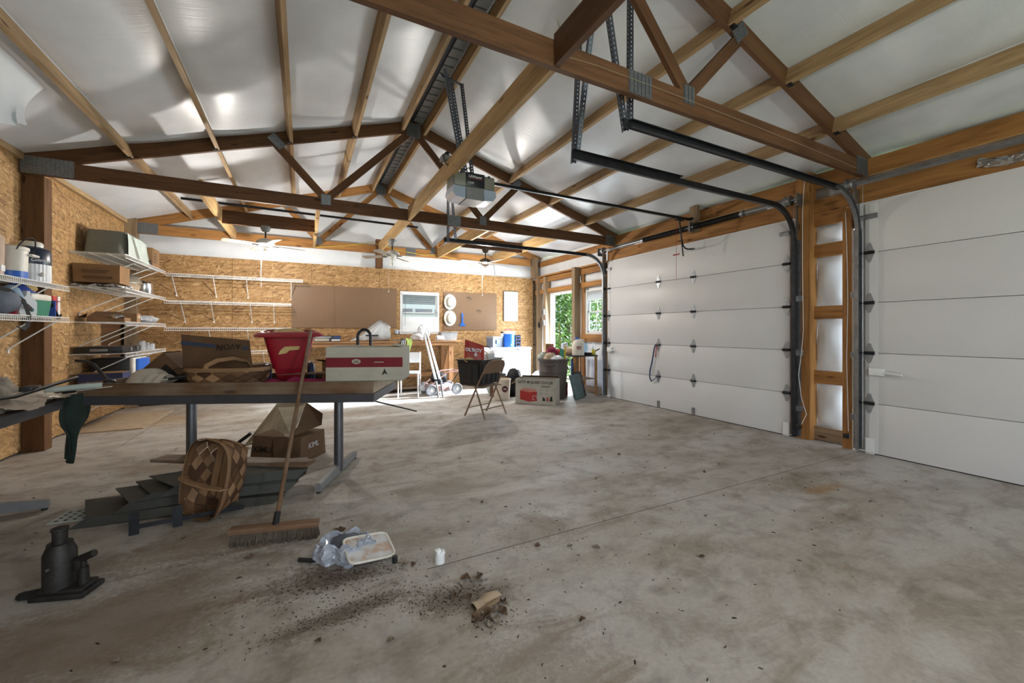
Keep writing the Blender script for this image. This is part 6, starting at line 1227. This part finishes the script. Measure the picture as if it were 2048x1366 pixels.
# side table
t = thing('side_table', 'dark topped side table by the window crowded with bottles', 'table', (4.58, 6.22, 0))
MB().cb((0, 0, 0.735), (0.54, 0.54, 0.025), 0.006).build('table_top', M['blackpl'], t)
for x, y in ((-0.24, -0.24), (0.24, -0.24), (-0.24, 0.24), (0.24, 0.24)): MB().box(x-0.018, x+0.018, y-0.018, y+0.018, 0, 0.722).build('leg', M['gold'], t, smooth=0)
MB().box(-0.24, 0.24, -0.24, 0.24, 0.30, 0.315).build('lower_shelf', M['greywood'], t, smooth=0)
t = thing('blue_cylinder', 'blue metal cylinder standing under the side table', 'cylinder', (4.44, 6.16, 0.317)); MB().lathe([(0, 0), (0.045, 0), (0.05, 0.02), (0.05, 0.32), (0.03, 0.36), (0.015, 0.37), (0, 0.37)], 20).build('cylinder_body', plain('cylinder_blue', lin(44, 84, 128), 0.4), t); MB().cyl((0, 0, 0.365), (0, 0, 0.39), 0.018, n=10).build('valve', M['brass'], t)
zt = 0.749
t = thing('bleach_jug', 'large white jug with blue cap and red printed label on the side table', 'jug', (4.47, 6.05, zt), -0.6)
MB().lathe([(0, 0), (0.105, 0), (0.11, 0.02), (0.11, 0.19), (0.085, 0.25), (0.04, 0.28), (0.04, 0.30), (0, 0.30)], 24, sy=0.75).build('jug_body', M['cream'], t); MB().cyl((-0.02, 0, 0.29), (-0.02, 0, 0.325), 0.034, n=14).build('cap', M['blue'], t); MB().tube([(0.03, 0, 0.27), (0.08, 0, 0.285), (0.10, 0, 0.25), (0.095, 0, 0.19)], 0.014, n=8).build('handle', M['cream'], t)
MB().box(-0.03, 0.055, -0.0845, -0.080, 0.10, 0.17).build('label', M['boxwhite'], t, smooth=0); text('APC', 0.045, M['ink_r'], t, (0.012, -0.0855, 0.14), (PI/2, 0, 0), bold=0.002)
t = thing('frying_pan', 'black frying pan with handle pointing to the right on the side table', 'pan', (4.68, 6.08, zt)); MB().lathe([(0, 0), (0.09, 0), (0.11, 0.04), (0.105, 0.04), (0.085, 0.006), (0, 0.006)], 24).build('pan_body', M['blackpl'], t); MB().tube([(0.08, -0.06, 0.035), (0.15, -0.10, 0.08), (0.20, -0.13, 0.11)], 0.012, n=8).build('handle', M['blackpl'], t)
t = thing('oil_bottle', 'clear bottle of yellow liquid at the window end of the side table', 'bottle', (4.79, 6.01, zt)); MB().lathe([(0, 0), (0.036, 0), (0.038, 0.01), (0.038, 0.10), (0, 0.10)], 18).build('yellow_liquid', plain('yellow_oil', lin(206, 196, 84), 0.2), t); MB().lathe([(0.038, 0.10), (0.038, 0.12), (0.016, 0.17), (0.014, 0.205), (0, 0.205)], 18).build('bottle_neck', M['clear'], t); MB().cyl((0, 0, 0.205), (0, 0, 0.235), 0.016, n=12).build('cap', M['white'], t)
t = thing('blue_plate', 'pale blue plate standing upright behind the frying pan', 'plate', (4.72, 6.28, zt), rot=(math.radians(80), 0, -0.5)); MB().lathe([(0, 0.0), (0.07, 0.0), (0.12, 0.018), (0.12, 0.023), (0.068, 0.006), (0, 0.006)], 28, c=(0, 0.12)).build('plate_body', plain('plate_blue', lin(150, 186, 214), 0.3), t)
for i, (c, lb) in enumerate(((lin(150, 160, 176), 'pale grey book standing at the left edge of the side table'), (lin(96, 110, 132), 'slate blue book standing second from the left on the side table'), (lin(186, 190, 198), 'white book standing third from the left on the side table'))):
    o = tag(MB().box(-0.015, 0.015, -0.09, 0.09, 0, 0.20+0.012*i).build('book', plain('book_cover_%d' % i, c, 0.6), smooth=0), lb, 'book', 'books on the side table'); MB().box(-0.012, 0.012, -0.091, -0.089, 0.004, 0.19).build('pages', M['white'], o, smooth=0); o.location = (4.345+0.035*i, 6.36, zt); o.rotation_euler = (0, 0, -0.35)
o = tag(MB().blob((0, 0, 0.07), (0.11, 0.10, 0.075), 18, 10, 0.1, 61).build('paper_sack', M['splintpale']), 'crumpled tan sack behind the bleach jug on the side table', 'sack'); o.location = (4.42, 6.26-0.02, zt)
# chest freezer and what stands on it
t = thing('chest_freezer', 'white chest freezer in the far right corner', 'freezer', (3.86, 8.05, 0)); MB().cb((0, 0, 0.40), (1.18, 0.60, 0.76), 0.02).build('cabinet', M['white'], t); MB().cb((0, -0.01, 0.812), (1.20, 0.63, 0.055), 0.018).build('lid', M['white'], t); MB().cb((0.30, -0.325, 0.79), (0.14, 0.015, 0.03), 0.004).build('lid_handle', M['galv'], t); MB().box(0.36, 0.46, -0.302, -0.300, 0.60, 0.615).build('nameplate', M['galv'], t, smooth=0)
for x in (-0.5, 0.5):
    for y in (-0.24, 0.24): MB().cyl((x, y, 0), (x, y, 0.03), 0.02, n=10).build('foot', M['blackpl'], t)
ZF = 0.841
t = thing('grey_lunch_box', 'grey hard lunch cooler with pale lid on the chest freezer', 'cooler', (3.66, 7.94, ZF), 0.35); MB().taper(0, 0.19, 0.135, 0.09, 0.145, 0.10).build('tub', plain('slate_plastic', lin(96, 104, 120), 0.5), t, smooth=0); MB().cb((0, 0, 0.212), (0.30, 0.215, 0.045), 0.012).build('lid', M['greypl'], t); MB().cb((0.0, -0.11, 0.12), (0.10, 0.012, 0.08), 0.004).build('latch_panel', plain('steel_blue_plastic', lin(84, 118, 170), 0.5), t)
t = thing('blue_water_cooler', 'round blue water cooler with cream lid on the chest freezer', 'cooler', (4.0, 7.96, ZF)); MB().lathe([(0, 0), (0.135, 0), (0.14, 0.015), (0.143, 0.10), (0.140, 0.11), (0.143, 0.12), (0.145, 0.29), (0, 0.29)], 32).build('body', M['blue'], t); MB().lathe([(0.148, 0.285), (0.152, 0.295), (0.15, 0.335), (0.13, 0.345), (0, 0.348)], 32).build('lid', M['cream'], t); MB().tube([(-0.08, 0, 0.34), (-0.06, 0, 0.385), (0.06, 0, 0.385), (0.08, 0, 0.34)], 0.012, n=8).build('lid_handle', plain('pink_red_plastic', lin(204, 90, 96), 0.5), t); MB().cyl((0.0, -0.14, 0.05), (0.0, -0.18, 0.05), 0.014, n=10).build('spigot', M['cream'], t)
t = thing('dark_bottle', 'dark bottle with pale label between the grey and blue coolers', 'bottle', (3.835, 7.93, ZF)); MB().lathe([(0, 0), (0.034, 0), (0.034, 0.20), (0.03, 0.22), (0.03, 0.30), (0, 0.30)], 16).build('bottle_body', M['navy'], t); MB().cyl((0, 0, 0.23), (0, 0, 0.30), 0.0345, n=16).build('label', M['white'], t); MB().cyl((0, 0, 0.30), (0, 0, 0.335), 0.03, n=14).build('cap', M['blackpl'], t)
t = thing('blue_crate', 'blue latticed crate standing right of the blue water cooler', 'crate', (4.215, 8.0, ZF))
for x in (-0.06, 0.06): MB().box(x-0.004, x+0.004, -0.10, 0.10, 0, 0.26).build('side_panel', M['navy'], t, smooth=0)
for i in range(4): MB().box(-0.06, 0.06, -0.102, -0.096, 0.01+0.07*i, 0.03+0.07*i).build('slat', plain('crate_blue_%d' % i, lin(40, 66, 116), 0.5), t, smooth=0)
for i in range(2): MB().at((0, -0.099, 0.13), (0, (-1)**i*0.45, 0)).box(-0.006, 0.006, -0.003, 0.003, -0.12, 0.12).build('diagonal_slat', M['navy'], t, smooth=0)
# heaps between freezer and can
pile = [((3.30, 6.95, 0), (0.24, 0.20, 0.22), 'drab', 'grey bundle of cloth on the floor in front of the freezer'), ((3.62, 6.80, 0), (0.22, 0.18, 0.16), 'bluefab', 'blue cloth heap on the floor left of the trash can'), ((3.45, 6.62, 0), (0.16, 0.14, 0.26), 'blackfab', 'black bag on the floor behind the cooler carton'), ((4.30, 7.10, 0), (0.20, 0.18, 0.20), 'pbag', 'white plastic sack lit by the doorway')]
for i, (p, r, m_, lb) in enumerate(pile):
    o = tag(MB().blob((0, 0, r[2]*0.92), r, 24, 12, 0.14, 70+i).crinkle(0.012, i, 0.001).build('cloth_heap', M[m_], smooth=60), lb, 'heap'); o.location = p
t = thing('toy_ball_box', 'small brown carton of tools on the floor behind the cooler carton', 'box', (3.20, 6.72, 0.0), 0.3); MB().box(-0.14, 0.14, -0.11, 0.11, 0, 0.36).build('carton_body', M['carddark'], t, smooth=0); MB().cb((0.02, 0, 0.39), (0.20, 0.10, 0.06), 0.01).build('tool_tray', M['galv'], t)
t.name = 'tool_carton'
# electrical boxes on the far right studs
for y, z, lb in ((7.72, 1.62, 'upper grey switch box on the stud beside the doorway'), (7.72, 1.38, 'lower grey switch box on the stud beside the doorway'), (7.93, 1.33, 'black outlet box on the stud left of the doorway')):
    t = thing('switch_box', lb, 'switch', (4.86, y+0.16, z), group='switch boxes by the doorway'); MB().cb((0, 0, 0), (0.03, 0.07, 0.12), 0.004).build('box_body', M['galv'] if z != 1.33 else M['blackpl'], t); MB().cb((-0.018, 0, 0), (0.012, 0.012, 0.03), 0.002).build('toggle', M['blackpl'], t)
# strap and lock rod on the left vehicle door
t = thing('blue_pull_strap', 'blue webbing strap looped over two hinges of the left overhead door', 'strap', (4.875, 4.60, 0.98))
MB().tube([(0, 0.0, 0.0), (-0.005, 0.02, -0.06), (-0.005, 0.06, -0.25), (-0.005, 0.11, -0.42), (-0.005, 0.115, -0.52), (-0.005, 0.08, -0.58), (-0.005, 0.03, -0.55), (0, -0.02, -0.50)], 0.014, n=4, sq=(0.2, 1)).build('webbing', plain('strap_blue', lin(30, 52, 96), 0.8), t)
MB().tube([(0, -0.02, -0.02), (-0.002, -0.01, -0.08), (-0.002, 0.0, -0.20)], 0.007, n=6).build('cord_tail', M['ink_r'], t)

# ================================================================ things on the floor, near the camera
# second basket stood on end
nv = Vector((-0.584, -0.812, 0)).normalized(); xv = (Vector((0.889, -0.457, 0))*0.20+Vector((0, 0, 1))).normalized(); nv = (nv-xv*nv.dot(xv)).normalized(); yv = nv.cross(xv).normalized()
Rm = Matrix((xv, yv, nv)).transposed(); cen = Vector((-0.55, 3.13, 0.262))
bk2 = basket('splint basket stood on end on the floor against the dark mats', tuple(cen-nv*0.19), tuple(Rm.to_euler()), 0.245, 0.148, 0.19, 12)
MB().tube([(-0.02, -0.150, 0.17), (-0.02, -0.14, 0.205), (-0.02, -0.06, 0.225), (-0.02, 0.06, 0.225), (-0.02, 0.14, 0.205), (-0.02, 0.150, 0.17)], 0.024, n=4, sq=(1.2, 0.3)).build('handle_band', M['splint1'], bk2)
# stack of dark mats
M['mat'] = plain('dark_rubber_mat', lin(62, 64, 60), 0.6, 0, 0.22, 7, bmp=0.3); M['mat2'] = plain('dusty_rubber_mat', lin(84, 84, 78), 0.7, 0, 0.2, 7, bmp=0.3)
def mat_sheet(label, loc, rz, L, Wd, lip, cut, m_, tilt=0.0):
    t = thing('rubber_mat', label, 'mat', loc, rot=(0, tilt, rz), group='stacked rubber mats')
    def top(u, v):
        x = u*L; y = v*Wd; x0 = cut*(1-v); return (x0+(L-x0)*u, y, 0.018*math.sin(PI*u*1.1)*0.6+lip)
    MB().grid(14, 5, top, thick=0.008).build('mat_panel', M[m_], t)
    MB().grid(14, 3, lambda u, v: (cut+(L-cut)*u-0.07*(1-v), -0.035*(1-v), lip*v+0.018*math.sin(PI*u*1.1)*0.6), thick=0.007).build('sloped_lip', M['mat'], t)
    return t
mz = math.radians(-6)
mat_sheet('lowest dark mat of the stack, flat on the slab and sticking out to the left', (-1.36, 3.42, 0.0), mz-0.02, 1.25, 0.36, 0.045, 0.18, 'mat')
mat_sheet('second dark mat from the bottom of the stack under the plank', (-1.18, 3.42, 0.052), mz+0.03, 1.15, 0.34, 0.05, 0.20, 'mat2')
mat_sheet('third dark mat from the bottom of the stack under the plank', (-1.06, 3.43, 0.104), mz+0.06, 1.08, 0.32, 0.03, 0.18, 'mat')
mat_sheet('topmost dark mat of the stack under the plank', (-0.97, 3.40, 0.118), mz+0.09, 1.0, 0.32, 0.05, 0.22, 'mat2')
t = thing('perforated_sheet', 'pale perforated sheet poking out at the left of the dark mats', 'sheet', (-1.38, 3.52, 0.001), mz)
MB().box(-0.02, 0.20, 0.0, 0.20, 0, 0.004).build('sheet', M['drab'], t, smooth=0)
for i in range(4):
    for j in range(4): MB().cyl((0.01+0.045*i, 0.03+0.045*j, 0.0041), (0.01+0.045*i, 0.03+0.045*j, 0.0052), 0.011, n=10).build('hole', M['blackpl'], t)
t = thing('steel_angle', 'steel bar with two upright tabs lying in front of the dark mats', 'steel bar', (-0.90, 3.12, 0), math.radians(4))
MB().box(0, 0.56, 0.0, 0.006, 0.03, 0.055).build('bar', M['darksteel'], t, smooth=0)
for x in (0.0, 0.20): MB().box(x, x+0.045, -0.008, 0.0, 0.0, 0.13).build('tab', M['darksteel'], t, smooth=0)
# plank
o = tag(beam('loose_plank', (-1.01, 4.12, 0.187), (0.05, 3.44, 0.187), 0.14, 0.022, M['dirtywood']), 'loose weathered plank lying across the dark mats under the table', 'plank')
# push broom
t = thing('push_broom', 'push broom leaning on the tray with its bristles on the slab', 'broom', (-0.14, 2.66, 0), math.radians(-14.5))
MB().cb((0, 0, 0.082), (0.46, 0.062, 0.030), 0.006).build('head_block', M['handle'], t)
mb = MB(); rb_ = random.Random(4)
for i in range(420):
    x = rb_.uniform(-0.222, 0.222); y = rb_.uniform(-0.026, 0.026); mb.cyl((x, y, 0.068), (x+rb_.uniform(-0.012, 0.012), y+rb_.uniform(-0.02, 0.01), 0.001), 0.0028, 0.0018, n=4, cap=False)
mb.box(-0.215, 0.215, -0.018, 0.018, 0.02, 0.068); mb.build('bristles', plain('dusty_bristle', lin(92, 82, 70), 0.9, 0, 0.3, 40), t)['kind'] = 'stuff'
ca, sa = math.cos(math.radians(14.5)), math.sin(math.radians(14.5)); dx, dy = 0.197, 1.053
tp = Vector((0.057+0.14, 3.713-2.66, 1.192)); lx = tp.x*ca-tp.y*sa; ly = tp.x*sa+tp.y*ca
MB().cyl((0, 0, 0.08), (lx, ly, tp.z), 0.0125, 0.0125, n=14).build('handle', M['handle'], t); MB().cyl((0, 0, 0.085), (lx*0.05, ly*0.05, 0.085+(tp.z-0.085)*0.05), 0.018, n=12).build('ferrule', M['darksteel'], t)
# bottle jack
M['jack'] = plain('greasy_iron', lin(50, 48, 46), 0.55, 0.5, 0.35, 14, bmp=0.35)
t = thing('bottle_jack', 'greasy dark bottle jack standing on the slab near the camera', 'jack', (-0.965, 2.57, 0), math.radians(-18))
MB().cb((0.015, 0, 0.013), (0.21, 0.125, 0.024), 0.006).cb((0.02, 0.0, 0.032), (0.17, 0.10, 0.018), 0.006).build('base_plate', M['jack'], t)
MB().lathe([(0.056, 0.035), (0.056, 0.19), (0.050, 0.205), (0.043, 0.222), (0.043, 0.232), (0, 0.232)], 28, c=(-0.015, 0)).build('cylinder', M['jack'], t)
MB().lathe([(0.026, 0.228), (0.026, 0.285), (0.030, 0.288), (0.030, 0.298), (0.020, 0.302), (0, 0.302)], 22, c=(-0.015, 0)).build('ram', M['jack'], t)
MB().cyl((0.078, 0, 0.03), (0.078, 0, 0.115), 0.022, 0.018, n=14).cyl((0.078, 0, 0.115), (0.078, 0, 0.145), 0.011, n=10).build('pump_body', M['jack'], t); MB().cyl((0.05, 0, 0.145), (0.128, -0.01, 0.178), 0.016, n=12, cap=True).cb((0.06, 0, 0.13), (0.03, 0.035, 0.05), 0.005).build('handle_socket', M['jack'], t)
MB().cyl((-0.015, -0.056, 0.14), (-0.015, -0.063, 0.14), 0.007, n=8).build('oil_plug', M['galv'], t)
o = tag(MB().blob((0, 0, 0.012), (0.06, 0.035, 0.014), 14, 7, 0.1, 9).build('oily_rag', M['blackfab']), 'small oily rag beside the bottle jack base', 'rag'); o.location = (-1.075, 2.60, 0.0)
# crushed cartons under the table
t = thing('crushed_carton', 'crushed brown carton with lettering under the far side of the table', 'box', (-0.43, 4.36, 0), math.radians(-36))
MB().taper(0, 0.235, 0.25, 0.19, 0.24, 0.17, (0.25, 0.19), (0.25, 0.20)).build('carton_body', M['carddark'], t, smooth=0); text('KIMLO', 0.075, M['ink_k'], t, (0.14, 0.012, 0.115), (PI/2-0.1, 0, 0), bold=0.001)
text('KIML', 0.07, M['ink_w'], t, (0.497, 0.20, 0.13), (PI/2, 0, PI/2)); MB().add([(0.24, -0.002, 0.22), (0.36, -0.002, 0.24), (0.34, -0.05, 0.03), (0.27, -0.04, 0.06)], [(0, 1, 2, 3)]).build('loose_flap', M['carddark'], t, smooth=0)
t = thing('flattened_dusty_carton', 'large dusty flattened carton leaning on the crushed box under the table', 'box', (-0.2, 4.6, 0))
O = Vector((-0.2, 4.6, 0)); Q = [(-0.53, 5.0, 0.005), (-0.26, 4.83, 0.42), (0.03, 4.62, 0.45), (-0.08, 4.12, 0.252)]
MB().add([tuple(Vector(p)-O) for p in ((-0.53, 5.0, 0.02), (-0.09, 4.10, 0.262), (0.03, 4.60, 0.47), (-0.24, 4.85, 0.44))]+[tuple(Vector(p)-O-Vector((0, -0.01, 0.02))) for p in ((-0.53, 5.0, 0.02), (-0.09, 4.10, 0.262), (0.03, 4.60, 0.47), (-0.24, 4.85, 0.44))], [(0, 1, 2, 3), (7, 6, 5, 4), (0, 4, 5, 1), (1, 5, 6, 2), (2, 6, 7, 3), (3, 7, 4, 0)]).build('dusty_panel', plain('dusty_card', lin(170, 160, 138), 0.85, 0, 0.25, 5, bmp=0.3), t, smooth=0)
MB().add([tuple(Vector(p)-O) for p in ((0.03, 4.60, 0.47), (0.17, 4.34, 0.39), (0.16, 4.30, 0.29), (-0.07, 4.12, 0.255))], [(0, 1, 2, 3)]).build('dark_side_panel', M['carddark'], t, smooth=0)
tag(MB().cyl((0, 0, 0.02), (0.14, -0.02, 0.13), 0.018, n=10).build('rubber_grip', M['rubber']), 'black rubber grip poking out left of the dusty carton', 'grip').location = (-0.62, 5.0, 0)
# plastic bag with tub lid
M['pbag2'] = plain('grey_clear_bag', lin(176, 184, 198), 0.10, 0, 0.2, 8, alpha=0.72)
t = thing('clear_grey_bag', 'crinkled clear plastic bag on the dirt in front of the broom', 'bag', (0.20, 2.33, 0), math.radians(-25))
def bag(u, v):
    a = 2*PI*u; k = 1+0.10*math.sin(5*a+1)+0.07*math.sin(9*a+4*v); r = (1-v**1.6)
    return (0.155*math.cos(a)*k*(0.55+0.45*r), 0.12*math.sin(a)*k*(0.55+0.45*r), 0.003+0.085*math.sin(PI*min(1, v*0.62))+0.018*math.sin(7*a+6*v)*v+(-0.05*max(0, v-0.7)/0.3))
MB().grid(52, 18, bag, closed_u=True).crinkle(0.0065, 6, 0.001).build('bag_film', M['pbag2'], t, smooth=0); MB().blob((0.0, 0.03, 0.04), (0.09, 0.08, 0.045), 20, 10, 0.12, 88).build('dark_contents', M['greyfab'], t)
t = thing('tub_lid', 'rounded square translucent tub lid lying on the plastic bag', 'lid', (0.305, 2.235, 0.052), rot=(math.radians(14), math.radians(6), math.radians(8)))
def rrect(a, b, e=0.28, n=40): return [(a*math.copysign(abs(math.cos(2*PI*i/n))**e, math.cos(2*PI*i/n)), b*math.copysign(abs(math.sin(2*PI*i/n))**e, math.sin(2*PI*i/n))) for i in range(n)]
mp, nt, bs = nm('stained_lid'); vv = coords(nt); rr = ramp(nt, noise(nt, vv, 14, 4), [(0.35, lin(190, 164, 146)), (0.45, lin(200, 198, 198)), (0.7, lin(222, 222, 224))]); nt.links.new(rr.outputs['Color'], bs.inputs['Base Color']); bs.inputs['Roughness'].default_value = 0.3; M['lidst'] = mp
MB().prism(rrect(0.115, 0.095), 0.0, 0.006, 'xy').build('lid_panel', M['lidst'], t); MB().tube([(x, y, 0.008) for x, y in rrect(0.115, 0.095)], 0.006, n=6, closed=True).build('lid_rim', M['cream'], t)
o = tag(MB().cyl((0, 0, 0.014), (0.16, -0.10, 0.012), 0.011, n=10).build('black_tube', M['blackpl']), 'short black tube sticking out from under the plastic bag', 'tube'); o.location = (-0.02, 2.36, 0)
o = tag(MB().cyl((0, 0, 0), (0.0, 0, 0.032), 0.014, n=10).build('bottle_stopper', M['blackpl']), 'small black stopper beside the tub lid', 'stopper'); o.location = (0.42, 2.135, 0)
t = thing('pvc_elbow', 'small white plastic pipe elbow on the slab', 'pipe fitting', (0.625, 2.03, 0)); MB().lathe([(0.020, 0.0), (0.026, 0.0), (0.026, 0.032), (0.024, 0.034), (0.024, 0.045)], 20).build('socket', M['white'], t); MB().tube([(0, 0, 0.04), (-0.004, 0, 0.052), (-0.012, 0, 0.060), (0.004, 0.0, 0.064)], 0.02, n=12, rs=[0.023, 0.022, 0.018, 0.012]).cb((0.012, 0, 0.05), (0.03, 0.03, 0.018), 0.006).build('bend', M['white'], t)
# paper and slat in the debris
o = tag(MB().grid(14, 8, lambda u, v: (-0.07+0.14*u, -0.03+0.06*v, 0.004+0.012*math.sin(PI*v)+0.006*math.sin(9*u+2*v)), thick=0.002).build('torn_paper', M['splintpale']), 'torn curl of tan paper in the nearest leaf litter', 'paper'); place(o, (0.715, 1.645, 0.002), (0, 0, 0.3))
o = tag(MB().cb((0, 0, 0.006), (0.15, 0.022, 0.010), 0.002).build('wood_sliver', M['greywood']), 'pale wood sliver in the nearest leaf litter', 'sliver'); place(o, (0.70, 1.60, 0.0), (0, 0, 0.35))
# dry leaves: one shape, many copies
M['dryleaf'] = plain('dry_leaf', lin(94, 74, 58), 0.9, 0, 0.4, 20); M['dryleaf2'] = plain('dry_leaf_grey', lin(126, 116, 104), 0.9, 0, 0.3, 20)
def leafmesh(seed, m_):
    r = random.Random(seed); c = r.uniform(0.5, 1.2)
    me = MB().grid(9, 6, lambda u, v: (-0.035+0.07*u, (v-0.5)*0.045*math.sin(PI*min(0.97, u+0.03))**0.8, 0.003+0.022*c*(2*v-1)**2*math.sin(PI*u)+0.010*u*u+0.004*math.sin(12*u+seed)), thick=0.0012)
    return me
protos = []
for i in range(4):
    ob = leafmesh(i, None).build('dry_leaf', M['dryleaf' if i % 2 == 0 else 'dryleaf2']); protos.append(ob)
spots = [(0.69,1.83,1.2),(0.73,1.80,1.4),(0.76,1.82,1.1),(0.66,1.79,0.9),(0.60,1.74,0.9),(0.63,1.72,0.8),(0.66,1.70,0.8),(0.66,1.57,1.4),(0.69,1.55,1.5),(0.72,1.57,1.3),(0.64,1.54,1.2),(0.70,1.52,1.3),(0.75,1.545,1.1),(0.67,1.50,0.9),(0.78,1.60,0.9),
         (1.43,1.77,1.0),(1.15,1.93,0.9),(1.31,1.85,0.8),(0.20,2.60,1.3),(0.17,2.63,1.1),(-0.25,2.52,1.0),(0.06,2.05,0.9),(1.86,1.44,0.8),(0.46,2.10,1.0),(0.50,2.06,0.9),(0.39,1.95,0.7),(1.02,1.35,0.7),(0.30,1.60,0.8),(0.05,1.72,0.7),(2.1,2.6,0.7),(2.7,3.0,0.8),(1.6,3.3,0.7),(3.0,2.3,0.7),(1.3,3.6,0.7),(2.3,1.75,0.6),(3.5,3.4,0.7),(1.1,2.6,0.7),(-0.6,1.95,0.7)]
rl = random.Random(11)
for i, (x, y, s) in enumerate(spots):
    p = protos[i % 4]
    o = p if i < 4 else p.copy()
    if i >= 4: COL.objects.link(o)
    far = y < 1.9 and 0.55 < x < 0.8
    tag(o, 'curled dry leaf in the leaf litter nearest the camera' if far else 'stray curled dry leaf scattered on the slab', 'leaf', 'leaf litter' if far else 'scattered leaves')
    place(o, (x, y, 0.002), (rl.uniform(-0.3, 0.3), rl.uniform(-0.3, 0.3), rl.uniform(0, 6.28))); o.scale = (s*0.62,)*3
# crumbs of dirt and bark
mb = MB(); rd = random.Random(5)
def crumbs(cx, cy, sx, sy, n, smax):
    for _ in range(n):
        x, y = rd.gauss(cx, sx), rd.gauss(cy, sy); s = rd.uniform(0.0012, smax); a = rd.uniform(0, 3.14); l = s*rd.uniform(1, 3.2)
        mb.at((x, y, 0), (0, 0, a)); mb.add([(-l, -s, 0), (l, -s*0.6, 0), (l*0.8, s, 0), (-l, s*0.7, 0), (0, 0, s*1.2)], [(0, 1, 4), (1, 2, 4), (2, 3, 4), (3, 0, 4)])
crumbs(0.15, 2.12, 0.17, 0.08, 330, 0.0030); crumbs(0.20, 1.86, 0.20, 0.05, 420, 0.0022); crumbs(0.58, 1.74, 0.10, 0.05, 260, 0.0026); crumbs(0.70, 1.57, 0.06, 0.05, 120, 0.003); crumbs(1.25, 1.8, 0.5, 0.4, 160, 0.003)
for _ in range(520):
    crumbs(rd.uniform(-2.3, 4.8), rd.uniform(0.9, 8), 0.02, 0.02, 1, 0.0048)
o = mb.build('dirt_crumbs', plain('dirt', lin(52, 42, 34), 0.95, 0, 0.4, 30), smooth=0); o['kind'] = 'stuff'; o['label'] = 'scattered crumbs of dirt and bark on the slab'; o['category'] = 'dirt'

o = tag(MB().grid(16, 5, lambda u, v: (-0.004-0.012*math.sin(PI*v)*(0.5+0.5*math.sin(19*u)), -0.24+0.48*u, -0.035+0.07*v+0.02*math.sin(7*u)), thick=0.002).crinkle(0.006, 3).build('torn_foil', M['chrome'], smooth=0), 'torn strip of shiny foil stuck on the header above the right overhead door', 'foil'); o.location = (4.93, 0.98, 2.545); o.rotation_euler = (0.05, 0, 0)

# ================================================================ outside
def tree(label, loc, h, rad, n, m_, seed):
    t = thing('broadleaf_tree', label, 'tree', loc, group='trees outside the doorway'); r = random.Random(seed)
    MB().tube([(0, 0, 0), (0.05, 0.02, h*0.3), (0.0, 0.08, h*0.6), (0.1, 0.0, h*0.9)], 0.1, n=10, rs=[0.13, 0.11, 0.08, 0.03]).build('trunk', M['bark'], t)
    mb = MB(); cl = [(r.gauss(0, rad*0.45), r.gauss(0, rad*0.45), r.uniform(0.25, h)) for _ in range(26)]
    for i in range(n):
        c = cl[i % 26]; d = Vector((r.gauss(0, 1), r.gauss(0, 1), r.gauss(0, 1))).normalized()*(rad*0.42*r.random()**0.4)
        p = Vector(c)+d; s = r.uniform(0.05, 0.10)
        mb.at(tuple(p), (r.uniform(-1, 1), r.uniform(-1, 1), r.uniform(0, 6.28))); mb.add([(-s, 0, 0), (0, -s*0.5, 0.01), (s, 0, -0.01), (0, s*0.5, 0.01)], [(0, 1, 2, 3)])
    o = mb.build('foliage', M[m_], t, smooth=0); o['kind'] = 'stuff'
tree('leafy green tree filling the middle of the open doorway', (8.1, 11.6, -0.13), 4.6, 1.9, 9000, 'leaf1', 1)
tree('darker green tree behind at the left of the open doorway', (8.2, 14.2, -0.13), 5.5, 2.1, 8000, 'leaf2', 2)
tree('green tree at the right of the open doorway', (10.4, 12.4, -0.13), 5.0, 2.0, 8000, 'leaf1', 3)
nb = thing('neighbouring_garage', 'neighbouring white garage seen through the back window blinds', 'building', (3.0, 12.2, -0.13))
MB().box(-4, 3.2, 0.06, 3, 0, 3.6).build('dark_wall', plain('dark_siding', lin(52, 70, 74), 0.7), nb, smooth=0); dr = MB().box(-1.9, 1.9, 0, 0.06, 0, 2.12).build('overhead_door', M['white'], nb, smooth=0)
for i in range(6): MB().box(-1.8+0.6*i, -1.28+0.6*i, -0.01, 0.0, 1.82, 1.99).build('window_pane', M['navy'], dr, smooth=0)
